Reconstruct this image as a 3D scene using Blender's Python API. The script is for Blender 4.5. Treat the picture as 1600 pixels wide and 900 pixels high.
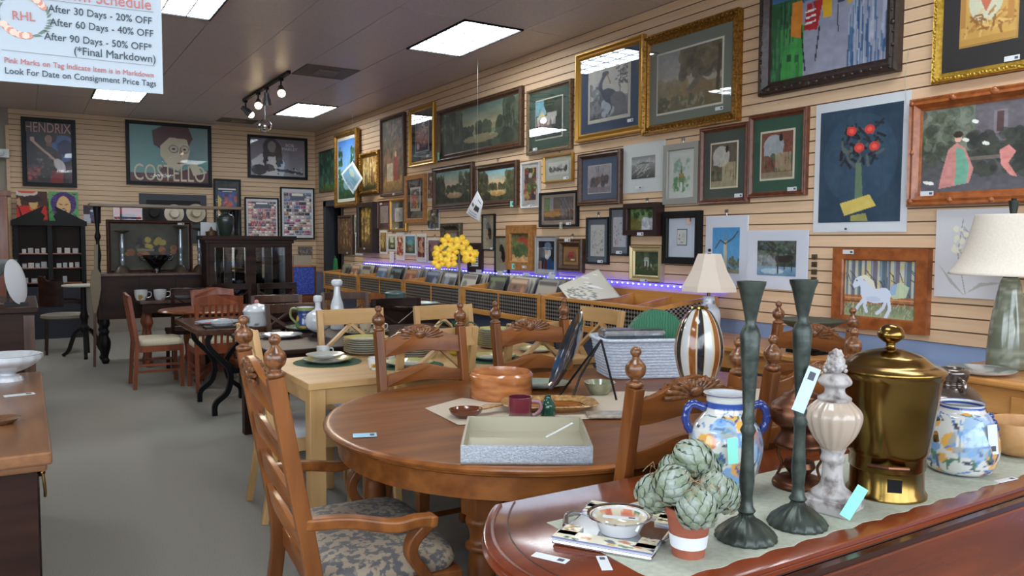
import bpy, bmesh, math, random
import numpy as np
from mathutils import Vector, Matrix, Euler

scene = bpy.context.scene
for o in list(bpy.data.objects): bpy.data.objects.remove(o)
COL = scene.collection
R = math.radians
random.seed(7)

# ------------------------------------------------------------------ camera
F = 1226.1; CAMH = 1.46
_y, _p, _r = R(31.833), R(-3.4566), R(0.303)
fw = np.array([math.sin(_y)*math.cos(_p), math.cos(_y)*math.cos(_p), math.sin(_p)])
rt = np.array([math.cos(_y), -math.sin(_y), 0.0]); up = np.cross(rt, fw)
rt, up = math.cos(_r)*rt + math.sin(_r)*up, -math.sin(_r)*rt + math.cos(_r)*up
cam = bpy.data.cameras.new('camera'); camo = bpy.data.objects.new('camera', cam); COL.objects.link(camo)
cam.sensor_width = 36.0; cam.lens = 36.0*F/1600.0; cam.clip_start = 0.02; cam.clip_end = 100
camo.matrix_world = Matrix(((rt[0], up[0], -fw[0], 0), (rt[1], up[1], -fw[1], 0), (rt[2], up[2], -fw[2], CAMH), (0, 0, 0, 1)))
scene.camera = camo

# room measures (metres): x to the right wall, y into the shop, z up
XW, YB, CEIL, YF, XL = 4.36, 13.59, 3.333, -1.6, -3.2
SLAT_BOT = 0.895

def ray(x, y): return fw + (x-800)/F*rt - (y-450)/F*up
def onz(x, y, z): d = ray(x, y); return Vector(d*(z-CAMH)/d[2]) + Vector((0, 0, CAMH))
def onx(x, y, X0=XW): d = ray(x, y); return Vector(d*X0/d[0]) + Vector((0, 0, CAMH))
def ony(x, y, Y0=YB): d = ray(x, y); return Vector(d*Y0/d[1]) + Vector((0, 0, CAMH))

# ------------------------------------------------------------------ world, exposure
w = bpy.data.worlds.new('world'); scene.world = w; w.use_nodes = True
nt = w.node_tree; bg = nt.nodes['Background']
bg.inputs[0].default_value = (0.80, 0.90, 1.0, 1); bg.inputs[1].default_value = 7.0
scene.view_settings.view_transform = 'Standard'; scene.view_settings.look = 'None'
scene.view_settings.gamma = 1.0; scene.view_settings.use_curve_mapping = False
scene.view_settings.exposure = 0.0
# the shop-front window lets the daylight in: a portal tells the renderer where it is
pl = bpy.data.lights.new('window_daylight', 'AREA'); pl.shape = 'RECTANGLE'; pl.size = 6.9; pl.size_y = 2.0
pl.cycles.is_portal = True
plo = bpy.data.objects.new('window_daylight', pl); COL.objects.link(plo)
plo.location = ((XL+XW)/2, YF+0.03, 1.92); plo.rotation_euler = (R(90), 0, 0)

pl2 = bpy.data.lights.new('side_window_daylight', 'AREA'); pl2.shape = 'RECTANGLE'; pl2.size = 4.6; pl2.size_y = 1.9; pl2.cycles.is_portal = True
pl2o = bpy.data.objects.new('side_window_daylight', pl2); COL.objects.link(pl2o); pl2o.location = (XL+0.03, 1.1, 1.93); pl2o.rotation_euler = (R(90), 0, R(-90))
# ------------------------------------------------------------------ materials
def lin(c):
    c = c/255.0
    return c/12.92 if c <= 0.04045 else ((c+0.055)/1.055)**2.4
def rgb(c):
    if isinstance(c, str): c = tuple(int(c[i:i+2], 16) for i in (1, 3, 5))
    return tuple(lin(v) for v in c)
MATS = {}
def mat(name, col=None, rough=0.5, metal=0.0, col2=None, scale=20.0, stretch=(1, 1, 1), detail=4.0, bump=0.0, bscale=None,
        coat=0.0, emit=None, estr=0.0, attr=False, trans=0.0, alpha=1.0, kind='noise', lo=0.35, hi=0.65, sheen=0.0, spec=None):
    if name in MATS: return MATS[name]
    m = bpy.data.materials.new(name); m.use_nodes = True; MATS[name] = m
    n = m.node_tree.nodes; L = m.node_tree.links; b = n['Principled BSDF']
    b.inputs['Roughness'].default_value = rough; b.inputs['Metallic'].default_value = metal
    if coat: b.inputs['Coat Weight'].default_value = coat; b.inputs['Coat Roughness'].default_value = 0.12
    if trans: b.inputs['Transmission Weight'].default_value = trans
    if spec is not None: b.inputs['Specular IOR Level'].default_value = spec
    if alpha < 1: b.inputs['Alpha'].default_value = alpha
    if sheen: b.inputs['Sheen Weight'].default_value = sheen
    tc = n.new('ShaderNodeTexCoord'); mp = n.new('ShaderNodeMapping'); L.new(tc.outputs['Object'], mp.inputs[0])
    mp.inputs['Scale'].default_value = stretch
    tex = None
    def mktex(sc):
        if kind == 'voronoi':
            t = n.new('ShaderNodeTexVoronoi'); t.inputs['Scale'].default_value = sc; o = t.outputs['Distance']
        elif kind == 'wave':
            t = n.new('ShaderNodeTexWave'); t.inputs['Scale'].default_value = sc; t.inputs['Distortion'].default_value = 6; t.inputs['Detail'].default_value = 3; o = t.outputs['Fac']
        else:
            t = n.new('ShaderNodeTexNoise'); t.inputs['Scale'].default_value = sc; t.inputs['Detail'].default_value = detail; o = t.outputs['Fac']
        L.new(mp.outputs[0], t.inputs['Vector']); return o
    if attr:
        a = n.new('ShaderNodeAttribute'); a.attribute_name = 'Col'; L.new(a.outputs['Color'], b.inputs['Base Color'])
    elif col is not None:
        c1 = rgb(col)
        if col2 is not None:
            o = mktex(scale); rp = n.new('ShaderNodeValToRGB'); L.new(o, rp.inputs[0])
            rp.color_ramp.elements[0].position = lo; rp.color_ramp.elements[1].position = hi
            rp.color_ramp.elements[0].color = (*c1, 1); rp.color_ramp.elements[1].color = (*rgb(col2), 1)
            L.new(rp.outputs[0], b.inputs['Base Color'])
        else: b.inputs['Base Color'].default_value = (*c1, 1)
    if bump:
        o = mktex(bscale or scale); bp = n.new('ShaderNodeBump'); bp.inputs['Strength'].default_value = bump; bp.inputs['Distance'].default_value = 0.004
        L.new(o, bp.inputs['Height']); L.new(bp.outputs[0], b.inputs['Normal'])
    if emit is not None:
        b.inputs['Emission Color'].default_value = (*rgb(emit), 1); b.inputs['Emission Strength'].default_value = estr
    return m
def wood(name, c1, c2, rough=0.35, axis='x', coat=0.1, scale=14, spec=0.4):
    st = {'x': (0.12, 1, 1), 'y': (1, 0.12, 1), 'z': (1, 1, 0.12)}[axis]
    return mat(name, c1, rough, 0, c2, scale=scale, stretch=st, detail=6, coat=coat, bump=0.04, spec=spec)

M_print = mat('printed_art', attr=True, rough=0.45)
M_canvas = mat('painted_canvas', attr=True, rough=0.55, bump=0.15, scale=400)
M_glaze = mat('painted_glaze', attr=True, rough=0.12, coat=0.6)
M_ink = mat('dark_ink', (52, 62, 70), 0.6); M_pinkink = mat('rose_ink', (190, 110, 105), 0.6)
M_white = mat('white_paper', (212, 214, 217), 0.6); M_label = mat('price_paper', (210, 213, 217), 0.5)
M_black = mat('black_paint', (16, 16, 17), 0.5, spec=0.3); M_darkgrey = mat('dark_grey_paint', (52, 54, 60), 0.5)
M_barcode = mat('barcode_ink', (70, 72, 84), 0.6); M_mint = mat('mint_tag', (140, 226, 206), 0.6)
M_oak = wood('oak_brown', (100, 54, 22), (140, 84, 38), 0.32, 'x', 0.05, 14, 0.3)
M_oakz = wood('oak_brown_upright', (94, 51, 22), (130, 77, 36), 0.34, 'z', 0.05, 14, 0.3)
M_carve = mat('carved_oak', (74, 42, 22), 0.3, 0, (134, 84, 46), scale=60, coat=0.3)
M_mahog = wood('mahogany', (84, 34, 16), (122, 54, 27), 0.2, 'x', 0.4, 9)
M_mahogd = wood('mahogany_dark', (44, 18, 10), (66, 28, 16), 0.25, 'x', 0.3, 9)
M_maple = wood('natural_maple', (184, 142, 90), (206, 166, 114), 0.42, 'x', 0.1, 9)
M_maplez = wood('natural_maple_upright', (184, 142, 90), (206, 166, 114), 0.42, 'z', 0.1, 9)
M_cherry = wood('cherry_red', (112, 54, 30), (142, 76, 46), 0.35, 'z', 0.3)
M_cherryx = wood('cherry_red_flat', (120, 62, 34), (156, 92, 56), 0.3, 'x', 0.3)
M_espresso = wood('espresso_wood', (32, 18, 14), (54, 31, 22), 0.45, 'x', 0.0, 14, 0.2)
M_walnut = wood('walnut_brown', (62, 38, 26), (92, 60, 40), 0.35, 'z', 0.3)
M_ebony = mat('ebony_black', (17, 14, 14), 0.5, spec=0.3)
M_pine = wood('golden_pine', (186, 124, 62), (212, 154, 90), 0.35, 'y', 0.3)
M_binwood = wood('honey_bin_wood', (184, 124, 58), (206, 148, 78), 0.45, 'y', 0.1)
M_brass = mat('aged_brass', (120, 94, 46), 0.2, 1.0, (146, 118, 66), scale=6, bump=0.03)
M_copper = mat('brown_copper', (92, 58, 42), 0.38, 0.85, (116, 76, 56), scale=8)
M_verdi = mat('green_bronze', (50, 56, 52), 0.4, 0.55, (76, 84, 77), scale=26, bump=0.5, bscale=34)
M_steel = mat('brushed_steel', (170, 172, 176), 0.28, 1.0)
M_chrome = mat('silver_plate', (205, 205, 208), 0.14, 1.0)
M_gold = mat('gilt_frame', (176, 128, 52), 0.32, 0.7, (120, 82, 34), scale=60, bump=0.5, bscale=90)
M_goldp = mat('gold_frame_plain', (188, 142, 62), 0.3, 0.6)
M_cream = mat('cream_fabric', (214, 204, 178), 0.85, 0, (196, 186, 160), scale=200)
M_damask = mat('grey_damask', (84, 82, 84), 0.7, 0, (148, 132, 112), scale=42, detail=3, lo=0.46, hi=0.54, sheen=0.1)
M_linen = mat('pale_linen', (176, 178, 162), 0.8, 0, (162, 165, 150), scale=60)
M_whitec = mat('white_ceramic', (206, 208, 212), 0.1, coat=0.6)
M_milk = mat('milk_glass', (204, 207, 212), 0.12, coat=0.5)
M_iron = mat('black_iron', (22, 22, 24), 0.4, 0.6)

def glass_mat(name, tint=(1, 1, 1), rough=0.02, refl=0.09):
    m = bpy.data.materials.new(name); m.use_nodes = True; n = m.node_tree.nodes; L = m.node_tree.links; n.clear()
    out = n.new('ShaderNodeOutputMaterial'); mx = n.new('ShaderNodeMixShader'); t = n.new('ShaderNodeBsdfTransparent'); g = n.new('ShaderNodeBsdfGlossy')
    lw = n.new('ShaderNodeLayerWeight'); lw.inputs[0].default_value = 0.25; ma = n.new('ShaderNodeMath'); ma.operation = 'MULTIPLY_ADD'
    ma.inputs[1].default_value = 0.35; ma.inputs[2].default_value = refl*0.5
    L.new(lw.outputs['Fresnel'], ma.inputs[0]); L.new(ma.outputs[0], mx.inputs[0])
    t.inputs[0].default_value = (*tint, 1); g.inputs['Roughness'].default_value = rough
    L.new(t.outputs[0], mx.inputs[1]); L.new(g.outputs[0], mx.inputs[2]); L.new(mx.outputs[0], out.inputs[0]); return m
M_glass = glass_mat('picture_glass', refl=0.05)
M_clear = glass_mat('clear_glassware', (0.93, 0.96, 0.95), 0.02, 0.15)

# ------------------------------------------------------------------ mesh builder
class MB:
    def __init__(s): s.v = []; s.f = []; s.m = []
    def add(s, vs, fs, mi=0):
        o = len(s.v); s.v += [tuple(v) for v in vs]; s.f += [tuple(i+o for i in f) for f in fs]; s.m += [mi]*len(fs); return s
    def box(s, x0, y0, z0, x1, y1, z1, mi=0):
        return s.add([(x0,y0,z0),(x1,y0,z0),(x1,y1,z0),(x0,y1,z0),(x0,y0,z1),(x1,y0,z1),(x1,y1,z1),(x0,y1,z1)],
                     [(0,3,2,1),(4,5,6,7),(0,1,5,4),(1,2,6,5),(2,3,7,6),(3,0,4,7)], mi)
    def bar(s, p, q, w, h, upv=(0, 0, 1), w2=None, h2=None, mi=0):
        p = Vector(p); q = Vector(q); d = (q-p).normalized(); sd = d.cross(Vector(upv))
        if sd.length < 1e-4: sd = d.cross(Vector((1, 0, 0)))
        sd.normalize(); u2 = sd.cross(d); w2 = w if w2 is None else w2; h2 = h if h2 is None else h2
        vs = []
        for c, a, b in ((p, w/2, h/2), (q, w2/2, h2/2)):
            vs += [c - sd*a - u2*b, c + sd*a - u2*b, c + sd*a + u2*b, c - sd*a + u2*b]
        return s.add(vs, [(3,2,1,0),(4,5,6,7),(0,1,5,4),(1,2,6,5),(2,3,7,6),(3,0,4,7)], mi)
    def sweep(s, pts, w, h, upv=(0, 0, 1), mi=0):
        # rectangular section swept along a path; w, h may be lists
        n = len(pts); P = [Vector(p) for p in pts]; vs = []; fs = []
        for i in range(n):
            d = (P[min(i+1, n-1)] - P[max(i-1, 0)]).normalized(); sd = d.cross(Vector(upv)).normalized(); u2 = sd.cross(d)
            a = (w[i] if isinstance(w, (list, tuple)) else w)/2; b = (h[i] if isinstance(h, (list, tuple)) else h)/2
            vs += [P[i]-sd*a-u2*b, P[i]+sd*a-u2*b, P[i]+sd*a+u2*b, P[i]-sd*a+u2*b]
        for i in range(n-1):
            for k in range(4): fs.append((4*i+k, 4*i+(k+1) % 4, 4*i+4+(k+1) % 4, 4*i+4+k))
        fs += [(3,2,1,0), tuple(4*(n-1)+k for k in range(4))]
        return s.add(vs, fs, mi)
    def tube(s, pts, r, n=8, mi=0):
        P = [Vector(p) for p in pts]; m = len(P); vs = []; fs = []; prev = None
        for i in range(m):
            d = (P[min(i+1, m-1)] - P[max(i-1, 0)]).normalized()
            a = prev if prev is not None and abs(prev.dot(d)) < 0.95 else (Vector((0, 0, 1)) if abs(d.z) < 0.9 else Vector((1, 0, 0)))
            x = (a - d*a.dot(d)).normalized(); prev = x; y = d.cross(x); rr = r[i] if isinstance(r, (list, tuple)) else r
            vs += [P[i] + (x*math.cos(2*math.pi*k/n) + y*math.sin(2*math.pi*k/n))*rr for k in range(n)]
        for i in range(m-1):
            for k in range(n): fs.append((n*i+k, n*i+(k+1) % n, n*i+n+(k+1) % n, n*i+n+k))
        fs += [tuple(range(n-1, -1, -1)), tuple(n*(m-1)+k for k in range(n))]
        return s.add(vs, fs, mi)
    def lathe(s, prof, n=24, c=(0, 0, 0), rib=None, sx=1, sy=1, mi=0, cap=True):
        vs = []; fs = []; m = len(prof)
        for j, pr in enumerate(prof):
            r, z = pr[0], pr[1]
            for k in range(n):
                t = 2*math.pi*k/n; q = r
                if rib: q = r*(1 + (pr[2] if len(pr) > 2 else 1)*rib[1]*math.cos(rib[0]*t))
                vs.append((c[0]+q*math.cos(t)*sx, c[1]+q*math.sin(t)*sy, c[2]+z))
        for j in range(m-1):
            for k in range(n): fs.append((n*j+k, n*j+(k+1) % n, n*j+n+(k+1) % n, n*j+n+k))
        if cap:
            if prof[0][0] > 1e-5: fs.append(tuple(range(n-1, -1, -1)))
            if prof[-1][0] > 1e-5: fs.append(tuple(n*(m-1)+k for k in range(n)))
        return s.add(vs, fs, mi)
    def prism(s, poly, plane, d0, d1, mi=0):
        f = {'xy': lambda a, b, d: (a, b, d), 'xz': lambda a, b, d: (a, d, b), 'yz': lambda a, b, d: (d, a, b)}[plane]
        n = len(poly); vs = [f(a, b, d0) for a, b in poly] + [f(a, b, d1) for a, b in poly]
        fs = [tuple(range(n-1, -1, -1)), tuple(range(n, 2*n))] + [(i, (i+1) % n, n+(i+1) % n, n+i) for i in range(n)]
        return s.add(vs, fs, mi)
    def rings(s, rings, mi=0, cap=True):
        n = len(rings[0]); vs = [p for r in rings for p in r]; fs = []
        for j in range(len(rings)-1):
            for k in range(n): fs.append((n*j+k, n*j+(k+1) % n, n*j+n+(k+1) % n, n*j+n+k))
        if cap: fs += [tuple(range(n-1, -1, -1)), tuple(n*(len(rings)-1)+k for k in range(n))]
        return s.add(vs, fs, mi)
    def ball(s, c, rx, ry=None, rz=None, n=12, m=8, mi=0):
        ry = ry or rx; rz = rz or rx
        pr = [(math.sin(math.pi*j/m), -math.cos(math.pi*j/m)) for j in range(m+1)]
        vs = []; fs = []
        for a, b in pr:
            for k in range(n): t = 2*math.pi*k/n; vs.append((c[0]+rx*a*math.cos(t), c[1]+ry*a*math.sin(t), c[2]+rz*b))
        for j in range(m):
            for k in range(n): fs.append((n*j+k, n*j+(k+1) % n, n*j+n+(k+1) % n, n*j+n+k))
        return s.add(vs, fs, mi)
    def build(s, name, mats, parent=None, smooth=None, bevel=0, loc=None, rot=None):
        me = bpy.data.meshes.new(name); me.from_pydata(s.v, [], s.f)
        mats = mats if isinstance(mats, (list, tuple)) else [mats]
        for m in mats: me.materials.append(m)
        if len(mats) > 1: me.polygons.foreach_set('material_index', s.m)
        bm = bmesh.new(); bm.from_mesh(me); bmesh.ops.remove_doubles(bm, verts=bm.verts, dist=1e-5)
        bmesh.ops.recalc_face_normals(bm, faces=bm.faces); bm.to_mesh(me); bm.free()
        if smooth: me.shade_smooth(); me.set_sharp_from_angle(angle=R(smooth))
        o = bpy.data.objects.new(name, me); COL.objects.link(o)
        if parent is not None: o.parent = parent
        if loc is not None: o.location = loc
        if rot is not None: o.rotation_euler = rot
        if bevel:
            b = o.modifiers.new('bevel', 'BEVEL'); b.width = bevel; b.segments = 2; b.limit_method = 'ANGLE'
        return o
def tag(o, label=None, cat=None, group=None, kind=None):
    if label: o['label'] = label
    if cat: o['category'] = cat
    if group: o['group'] = group
    if kind: o['kind'] = kind
    return o
def thing(name, label, cat, loc=(0, 0, 0), rotz=0, group=None):
    o = bpy.data.objects.new(name, None); COL.objects.link(o); o.empty_display_size = 0.05
    o.location = loc; o.rotation_euler = (0, 0, rotz); return tag(o, label, cat, group)
def dup(root, loc, rotz=None, label=None, group=None, scale=None):
    def cp(o, par):
        c = o.copy(); COL.objects.link(c); c.parent = par
        for ch in o.children: cp(ch, c)
        return c
    c = cp(root, None); c.location = loc
    if rotz is not None: c.rotation_euler = (0, 0, rotz)
    if scale: c.scale = scale
    if label: c['label'] = label
    if group: c['group'] = group
    return c
def text(s, parent, size, loc, material, rot=(R(90), 0, 0), align='LEFT', name='lettering', depth=0.0008, sx=1.0):
    cu = bpy.data.curves.new(name, 'FONT'); cu.body = s; cu.size = size; cu.align_x = align; cu.align_y = 'CENTER'; cu.extrude = depth; cu.resolution_u = 3
    t = bpy.data.objects.new(name+'_tmp', cu); COL.objects.link(t)
    dg = bpy.context.evaluated_depsgraph_get(); me = bpy.data.meshes.new_from_object(t.evaluated_get(dg))
    bpy.data.objects.remove(t); o = bpy.data.objects.new(name, me); COL.objects.link(o); me.materials.clear(); me.materials.append(material)
    o.parent = parent; o.location = loc; o.rotation_euler = rot; o.scale = (sx, 1, 1); return o

# ------------------------------------------------------------------ little painter: pictures become coloured grids
class Art:
    def __init__(s, w, h, col=(255, 255, 255)):
        s.w, s.h = max(6, int(w)), max(6, int(h)); s.a = np.zeros((s.h, s.w, 3)); s.a[:] = col
        s.X, s.Y = np.meshgrid((np.arange(s.w)+0.5)/s.w, (np.arange(s.h)+0.5)/s.h); s.asp = s.h/s.w
        s.rng = np.random.default_rng(s.w*131+s.h)
    def put(s, mask, col, al=1.0):
        m = (mask.astype(float)*al)[..., None]; s.a = s.a*(1-m) + np.array(col, float)*m; return s
    def rect(s, x0, y0, x1, y1, col, al=1.0): return s.put((s.X >= x0) & (s.X < x1) & (s.Y >= y0) & (s.Y < y1), col, al)
    def ell(s, cx, cy, rx, ry, col, al=1.0, ang=0):
        dx, dy = s.X-cx, s.Y-cy; c, n = math.cos(ang), math.sin(ang); u = dx*c+dy*n; v = -dx*n+dy*c
        return s.put((u/rx)**2+(v/ry)**2 < 1, col, al)
    def poly(s, pts, col, al=1.0):
        inside = np.zeros_like(s.X, bool); n = len(pts); j = n-1
        for i in range(n):
            (xi, yi), (xj, yj) = pts[i], pts[j]
            c = ((yi > s.Y) != (yj > s.Y)) & (s.X < (xj-xi)*(s.Y-yi)/((yj-yi) or 1e-9)+xi); inside ^= c; j = i
        return s.put(inside, col, al)
    def line(s, x0, y0, x1, y1, wd, col, al=1.0):
        px, py = s.X-x0, (s.Y-y0)*s.asp; dx, dy = x1-x0, (y1-y0)*s.asp; L2 = dx*dx+dy*dy or 1e-9
        t = np.clip((px*dx+py*dy)/L2, 0, 1); return s.put(np.hypot(px-t*dx, py-t*dy) < wd/2, col, al)
    def path(s, pts, wd, col, al=1.0):
        for a, b in zip(pts, pts[1:]): s.line(*a, *b, wd, col, al)
        return s
    def grad(s, y0, y1, c0, c1, x0=0, x1=1):
        t = np.clip((s.Y-y0)/(y1-y0), 0, 1)[..., None]; g = np.array(c0, float)*(1-t)+np.array(c1, float)*t
        m = ((s.Y >= y0) & (s.Y <= y1) & (s.X >= x0) & (s.X <= x1))[..., None]; s.a = np.where(m, g, s.a); return s
    def field(s, n, seed=0):
        r = np.random.default_rng(seed+11); g = r.random((n+2, n+2)); u, v = s.X*n, s.Y*n
        i, j = u.astype(int), v.astype(int); fu, fv = u-i, v-j; fu = fu*fu*(3-2*fu); fv = fv*fv*(3-2*fv)
        return (g[j, i]*(1-fu)+g[j, i+1]*fu)*(1-fv)+(g[j+1, i]*(1-fu)+g[j+1, i+1]*fu)*fv
    def noise(s, n, amp, seed=0, y0=0, y1=1):
        d = ((s.field(n, seed)+0.5*s.field(n*2, seed+1))/1.5-0.5)*2*amp; d = d*((s.Y >= y0) & (s.Y <= y1)); s.a = s.a+d[..., None]; return s
    def mottle(s, n, col, thr=0.55, al=0.7, seed=0, box=(0, 0, 1, 1)):
        f = (s.field(n, seed)+0.6*s.field(n*2, seed+3))/1.6
        return s.put((f > thr) & (s.X >= box[0]) & (s.X <= box[2]) & (s.Y >= box[1]) & (s.Y <= box[3]), col, al)
    def blobs(s, n, box, r, cols, seed=0, al=0.9):
        q = random.Random(seed)
        for _ in range(n):
            rr = r*q.uniform(0.5, 1.2); s.ell(q.uniform(box[0], box[2]), q.uniform(box[1], box[3]), rr, rr/s.asp, q.choice(cols), al)
        return s
    def strokes(s, n, box, ln, wd, cols, ang=1.57, seed=0, al=0.9, jit=0.3):
        q = random.Random(seed)
        for _ in range(n):
            x, y = q.uniform(box[0], box[2]), q.uniform(box[1], box[3]); a = ang+q.uniform(-jit, jit); l = ln*q.uniform(0.5, 1.2)
            s.line(x, y, x+math.cos(a)*l, y+math.sin(a)*l/s.asp, wd, q.choice(cols), al)
        return s
    def colors(s): return np.clip(s.a, 0, 255)
def color_attr(me, cols255):
    c = cols255/255.0; l = np.where(c <= 0.04045, c/12.92, ((c+0.055)/1.055)**2.4)
    at = me.color_attributes.new('Col', 'FLOAT_COLOR', 'POINT'); at.data.foreach_set('color', np.concatenate([l, np.ones((len(l), 1))], 1).astype(np.float32).ravel())
def art_panel(name, W, H, art, parent, loc=(0, 0, 0), material=None, rot=(0, 0, 0), thick=0.003):
    # upright panel facing -y, centred on its origin; the picture is on its front face
    w, h = art.w, art.h; xs = np.linspace(-W/2, W/2, w); zs = np.linspace(H/2, -H/2, h); gx, gz = np.meshgrid(xs, zs)
    v = np.stack([gx.ravel(), np.zeros(w*h), gz.ravel()], 1).tolist(); idx = np.arange(w*h).reshape(h, w)
    f = np.stack([idx[:-1, :-1].ravel(), idx[1:, :-1].ravel(), idx[1:, 1:].ravel(), idx[:-1, 1:].ravel()], 1).tolist()
    b = [(-W/2, thick, H/2), (W/2, thick, H/2), (W/2, thick, -H/2), (-W/2, thick, -H/2)]; n = w*h
    f += [[n, n+1, n+2, n+3], [0, w-1, n+1, n], [w-1, w*h-1, n+2, n+1], [w*h-1, w*(h-1), n+3, n+2], [w*(h-1), 0, n, n+3]]
    me = bpy.data.meshes.new(name); me.from_pydata(v+b, [], f); col = art.colors().reshape(-1, 3)
    color_attr(me, np.concatenate([col, np.full((4, 3), 200.0)])); me.materials.append(material or M_print)
    o = bpy.data.objects.new(name, me); COL.objects.link(o); o.parent = parent; o.location = loc; o.rotation_euler = rot; return o
def lathe_art(name, prof, n, art, parent=None, loc=(0, 0, 0), material=None, sx=1, sy=1, rot=(0, 0, 0), rib=None):
    # turned shape whose glaze is sampled from a drawing wrapped round it (top row of drawing = last profile point)
    m = len(prof); vs = []; cs = []; A = art.colors()
    for j, (r, z) in enumerate(prof):
        for k in range(n):
            t = 2*math.pi*k/n; q = r*(1+rib[1]*math.cos(rib[0]*t)) if rib else r
            vs.append((q*math.cos(t)*sx, q*math.sin(t)*sy, z))
            cs.append(A[min(art.h-1, int((1-j/(m-1))*art.h*0.999)), int(k/n*art.w) % art.w])
    fs = [(n*j+k, n*j+(k+1) % n, n*j+n+(k+1) % n, n*j+n+k) for j in range(m-1) for k in range(n)]
    if prof[0][0] > 1e-4: fs.append(tuple(range(n-1, -1, -1)))
    me = bpy.data.meshes.new(name); me.from_pydata(vs, [], fs); color_attr(me, np.array(cs)); me.materials.append(material or M_glaze)
    me.shade_smooth(); me.set_sharp_from_angle(angle=R(50))
    o = bpy.data.objects.new(name, me); COL.objects.link(o); o.parent = parent; o.location = loc; o.rotation_euler = rot; return o
def spline(pts, n=6):
    # Catmull-Rom through 2D or 3D points
    P = [np.array(p, float) for p in pts]; P = [2*P[0]-P[1]]+P+[2*P[-1]-P[-2]]; out = []
    for i in range(1, len(P)-2):
        a, b, c, d = P[i-1:i+3]
        for k in range(n):
            t = k/n; out.append(tuple(0.5*(2*b+(c-a)*t+(2*a-5*b+4*c-d)*t*t+(3*b-a-3*c+d)*t**3)))
    out.append(tuple(P[-2])); return out
# ================================================================== the room
M_carpet = mat('grey_carpet', (122, 118, 111), 0.95, 0, (154, 148, 140), scale=260, detail=5, bump=0.5, bscale=420)
M_slat = mat('maple_slatwall', (214, 178, 142), 0.5, 0, (226, 193, 159), scale=7, stretch=(1, 0.15, 3), detail=5)
M_slatb = mat('slatwall_groove', (120, 92, 64), 0.8)
M_blue = mat('pale_blue_wall', (150, 170, 208), 0.75); M_wallg = mat('plain_wall', (150, 140, 128), 0.8)
M_tile = mat('ceiling_tile', (206, 193, 184), 0.36, 0, (216, 204, 195), scale=30, bump=0.35, bscale=240)
M_grid = mat('ceiling_grid', (140, 130, 124), 0.5)
M_green = mat('green_hall_wall', (92, 120, 62), 0.7)

def struct(name, mb, m, **k): return tag(mb.build(name, m, **k), kind='structure')
struct('floor', MB().box(XL, YF, -0.05, XW+1.6, YB+0.2, 0), M_carpet)
# right wall: painted dado, backing board and one plank per slat, doorway near the far corner
DY0, DY1, DZ = 12.15, 13.10, 2.105
wr = struct('wall_right', MB().box(XW+0.02, YF, 0, XW+0.12, DY0, CEIL+0.05).box(XW+0.02, DY1, 0, XW+0.12, YB+0.1, CEIL+0.05).box(XW+0.02, DY0, DZ, XW+0.12, DY1, CEIL+0.05), M_blue)
MB().box(XW+0.012, YF, SLAT_BOT, XW+0.02, DY0, CEIL).box(XW+0.012, DY1, SLAT_BOT, XW+0.02, YB, CEIL).box(XW+0.012, DY0, DZ, XW+0.02, DY1, CEIL).build('backing_board', M_slatb, wr)
P = 0.0762
def plank(y0, y1, z):
    return MB().add([(XW, y0, z+0.004), (XW, y1, z+0.004), (XW, y1, z+P-0.004), (XW, y0, z+P-0.004), (XW+0.012, y0, z+0.009), (XW+0.012, y1, z+0.009), (XW+0.012, y1, z+P-0.009), (XW+0.012, y0, z+P-0.009)],
        [(0,1,2,3), (0,4,5,1), (3,2,6,7), (0,3,7,4), (1,5,6,2)])
full = plank(YF, YB, 0); near = plank(YF, DY0, 0); far = plank(DY1, YB, 0)
fo = None; no = None; ro = None
for i in range(32):
    z = SLAT_BOT + i*P
    if z + P > DZ + 0.03:
        if fo is None: fo = full.build('slat', M_slat, wr); o = fo
        else: o = fo.copy(); COL.objects.link(o)
        o.location.z = z
    else:
        if no is None: no = near.build('slat', M_slat, wr); ro = far.build('slat', M_slat, wr); a, b = no, ro
        else: a = no.copy(); b = ro.copy(); COL.objects.link(a); COL.objects.link(b)
        a.location.z = z; b.location.z = z
# back wall
BX0 = -0.15
wb = struct('wall_back', MB().box(XL-0.1, YB+0.02, 0, XW+0.12, YB+0.12, CEIL+0.05), M_wallg)
MB().box(BX0, YB+0.012, 0.7, XW, YB+0.02, CEIL).build('backing_board', M_slatb, wb)
M_slatx = mat('maple_slatwall_back', (198, 166, 130), 0.5, 0, (210, 180, 146), scale=7, stretch=(0.15, 1, 3), detail=5)
bo = None
for i in range(-2, 32):
    z = SLAT_BOT + i*P
    if bo is None:
        bo = MB().add([(BX0, YB, 0.004), (XW, YB, 0.004), (XW, YB, P-0.004), (BX0, YB, P-0.004), (BX0, YB+0.012, 0.009), (XW, YB+0.012, 0.009), (XW, YB+0.012, P-0.009), (BX0, YB+0.012, P-0.009)],
            [(0,3,2,1), (0,1,5,4), (3,7,6,2), (0,4,7,3), (1,2,6,5)]).build('slat', M_slatx, wb); o = bo
    else: o = bo.copy(); COL.objects.link(o)
    o.location.z = z
struct('trim_1', MB().box(BX0-0.04, YB-0.03, 0, BX0, YB+0.02, CEIL-0.25), M_slatx)
struct('wall_left', MB().box(XL-0.1, YF-0.12, 0, XL, YB+0.1, 0.95).box(XL-0.1, YF-0.12, 2.9, XL, YB+0.1, CEIL+0.05).box(XL-0.1, 3.4, 0.95, XL, YB+0.1, 2.9).box(XL-0.1, YF-0.12, 0.95, XL, -1.2, 2.9), M_wallg)
w2 = struct('window_2', MB().box(XL-0.08, -1.2, 0.95, XL-0.02, 3.4, 1.0).box(XL-0.08, -1.2, 2.85, XL-0.02, 3.4, 2.9), M_darkgrey)
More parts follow.
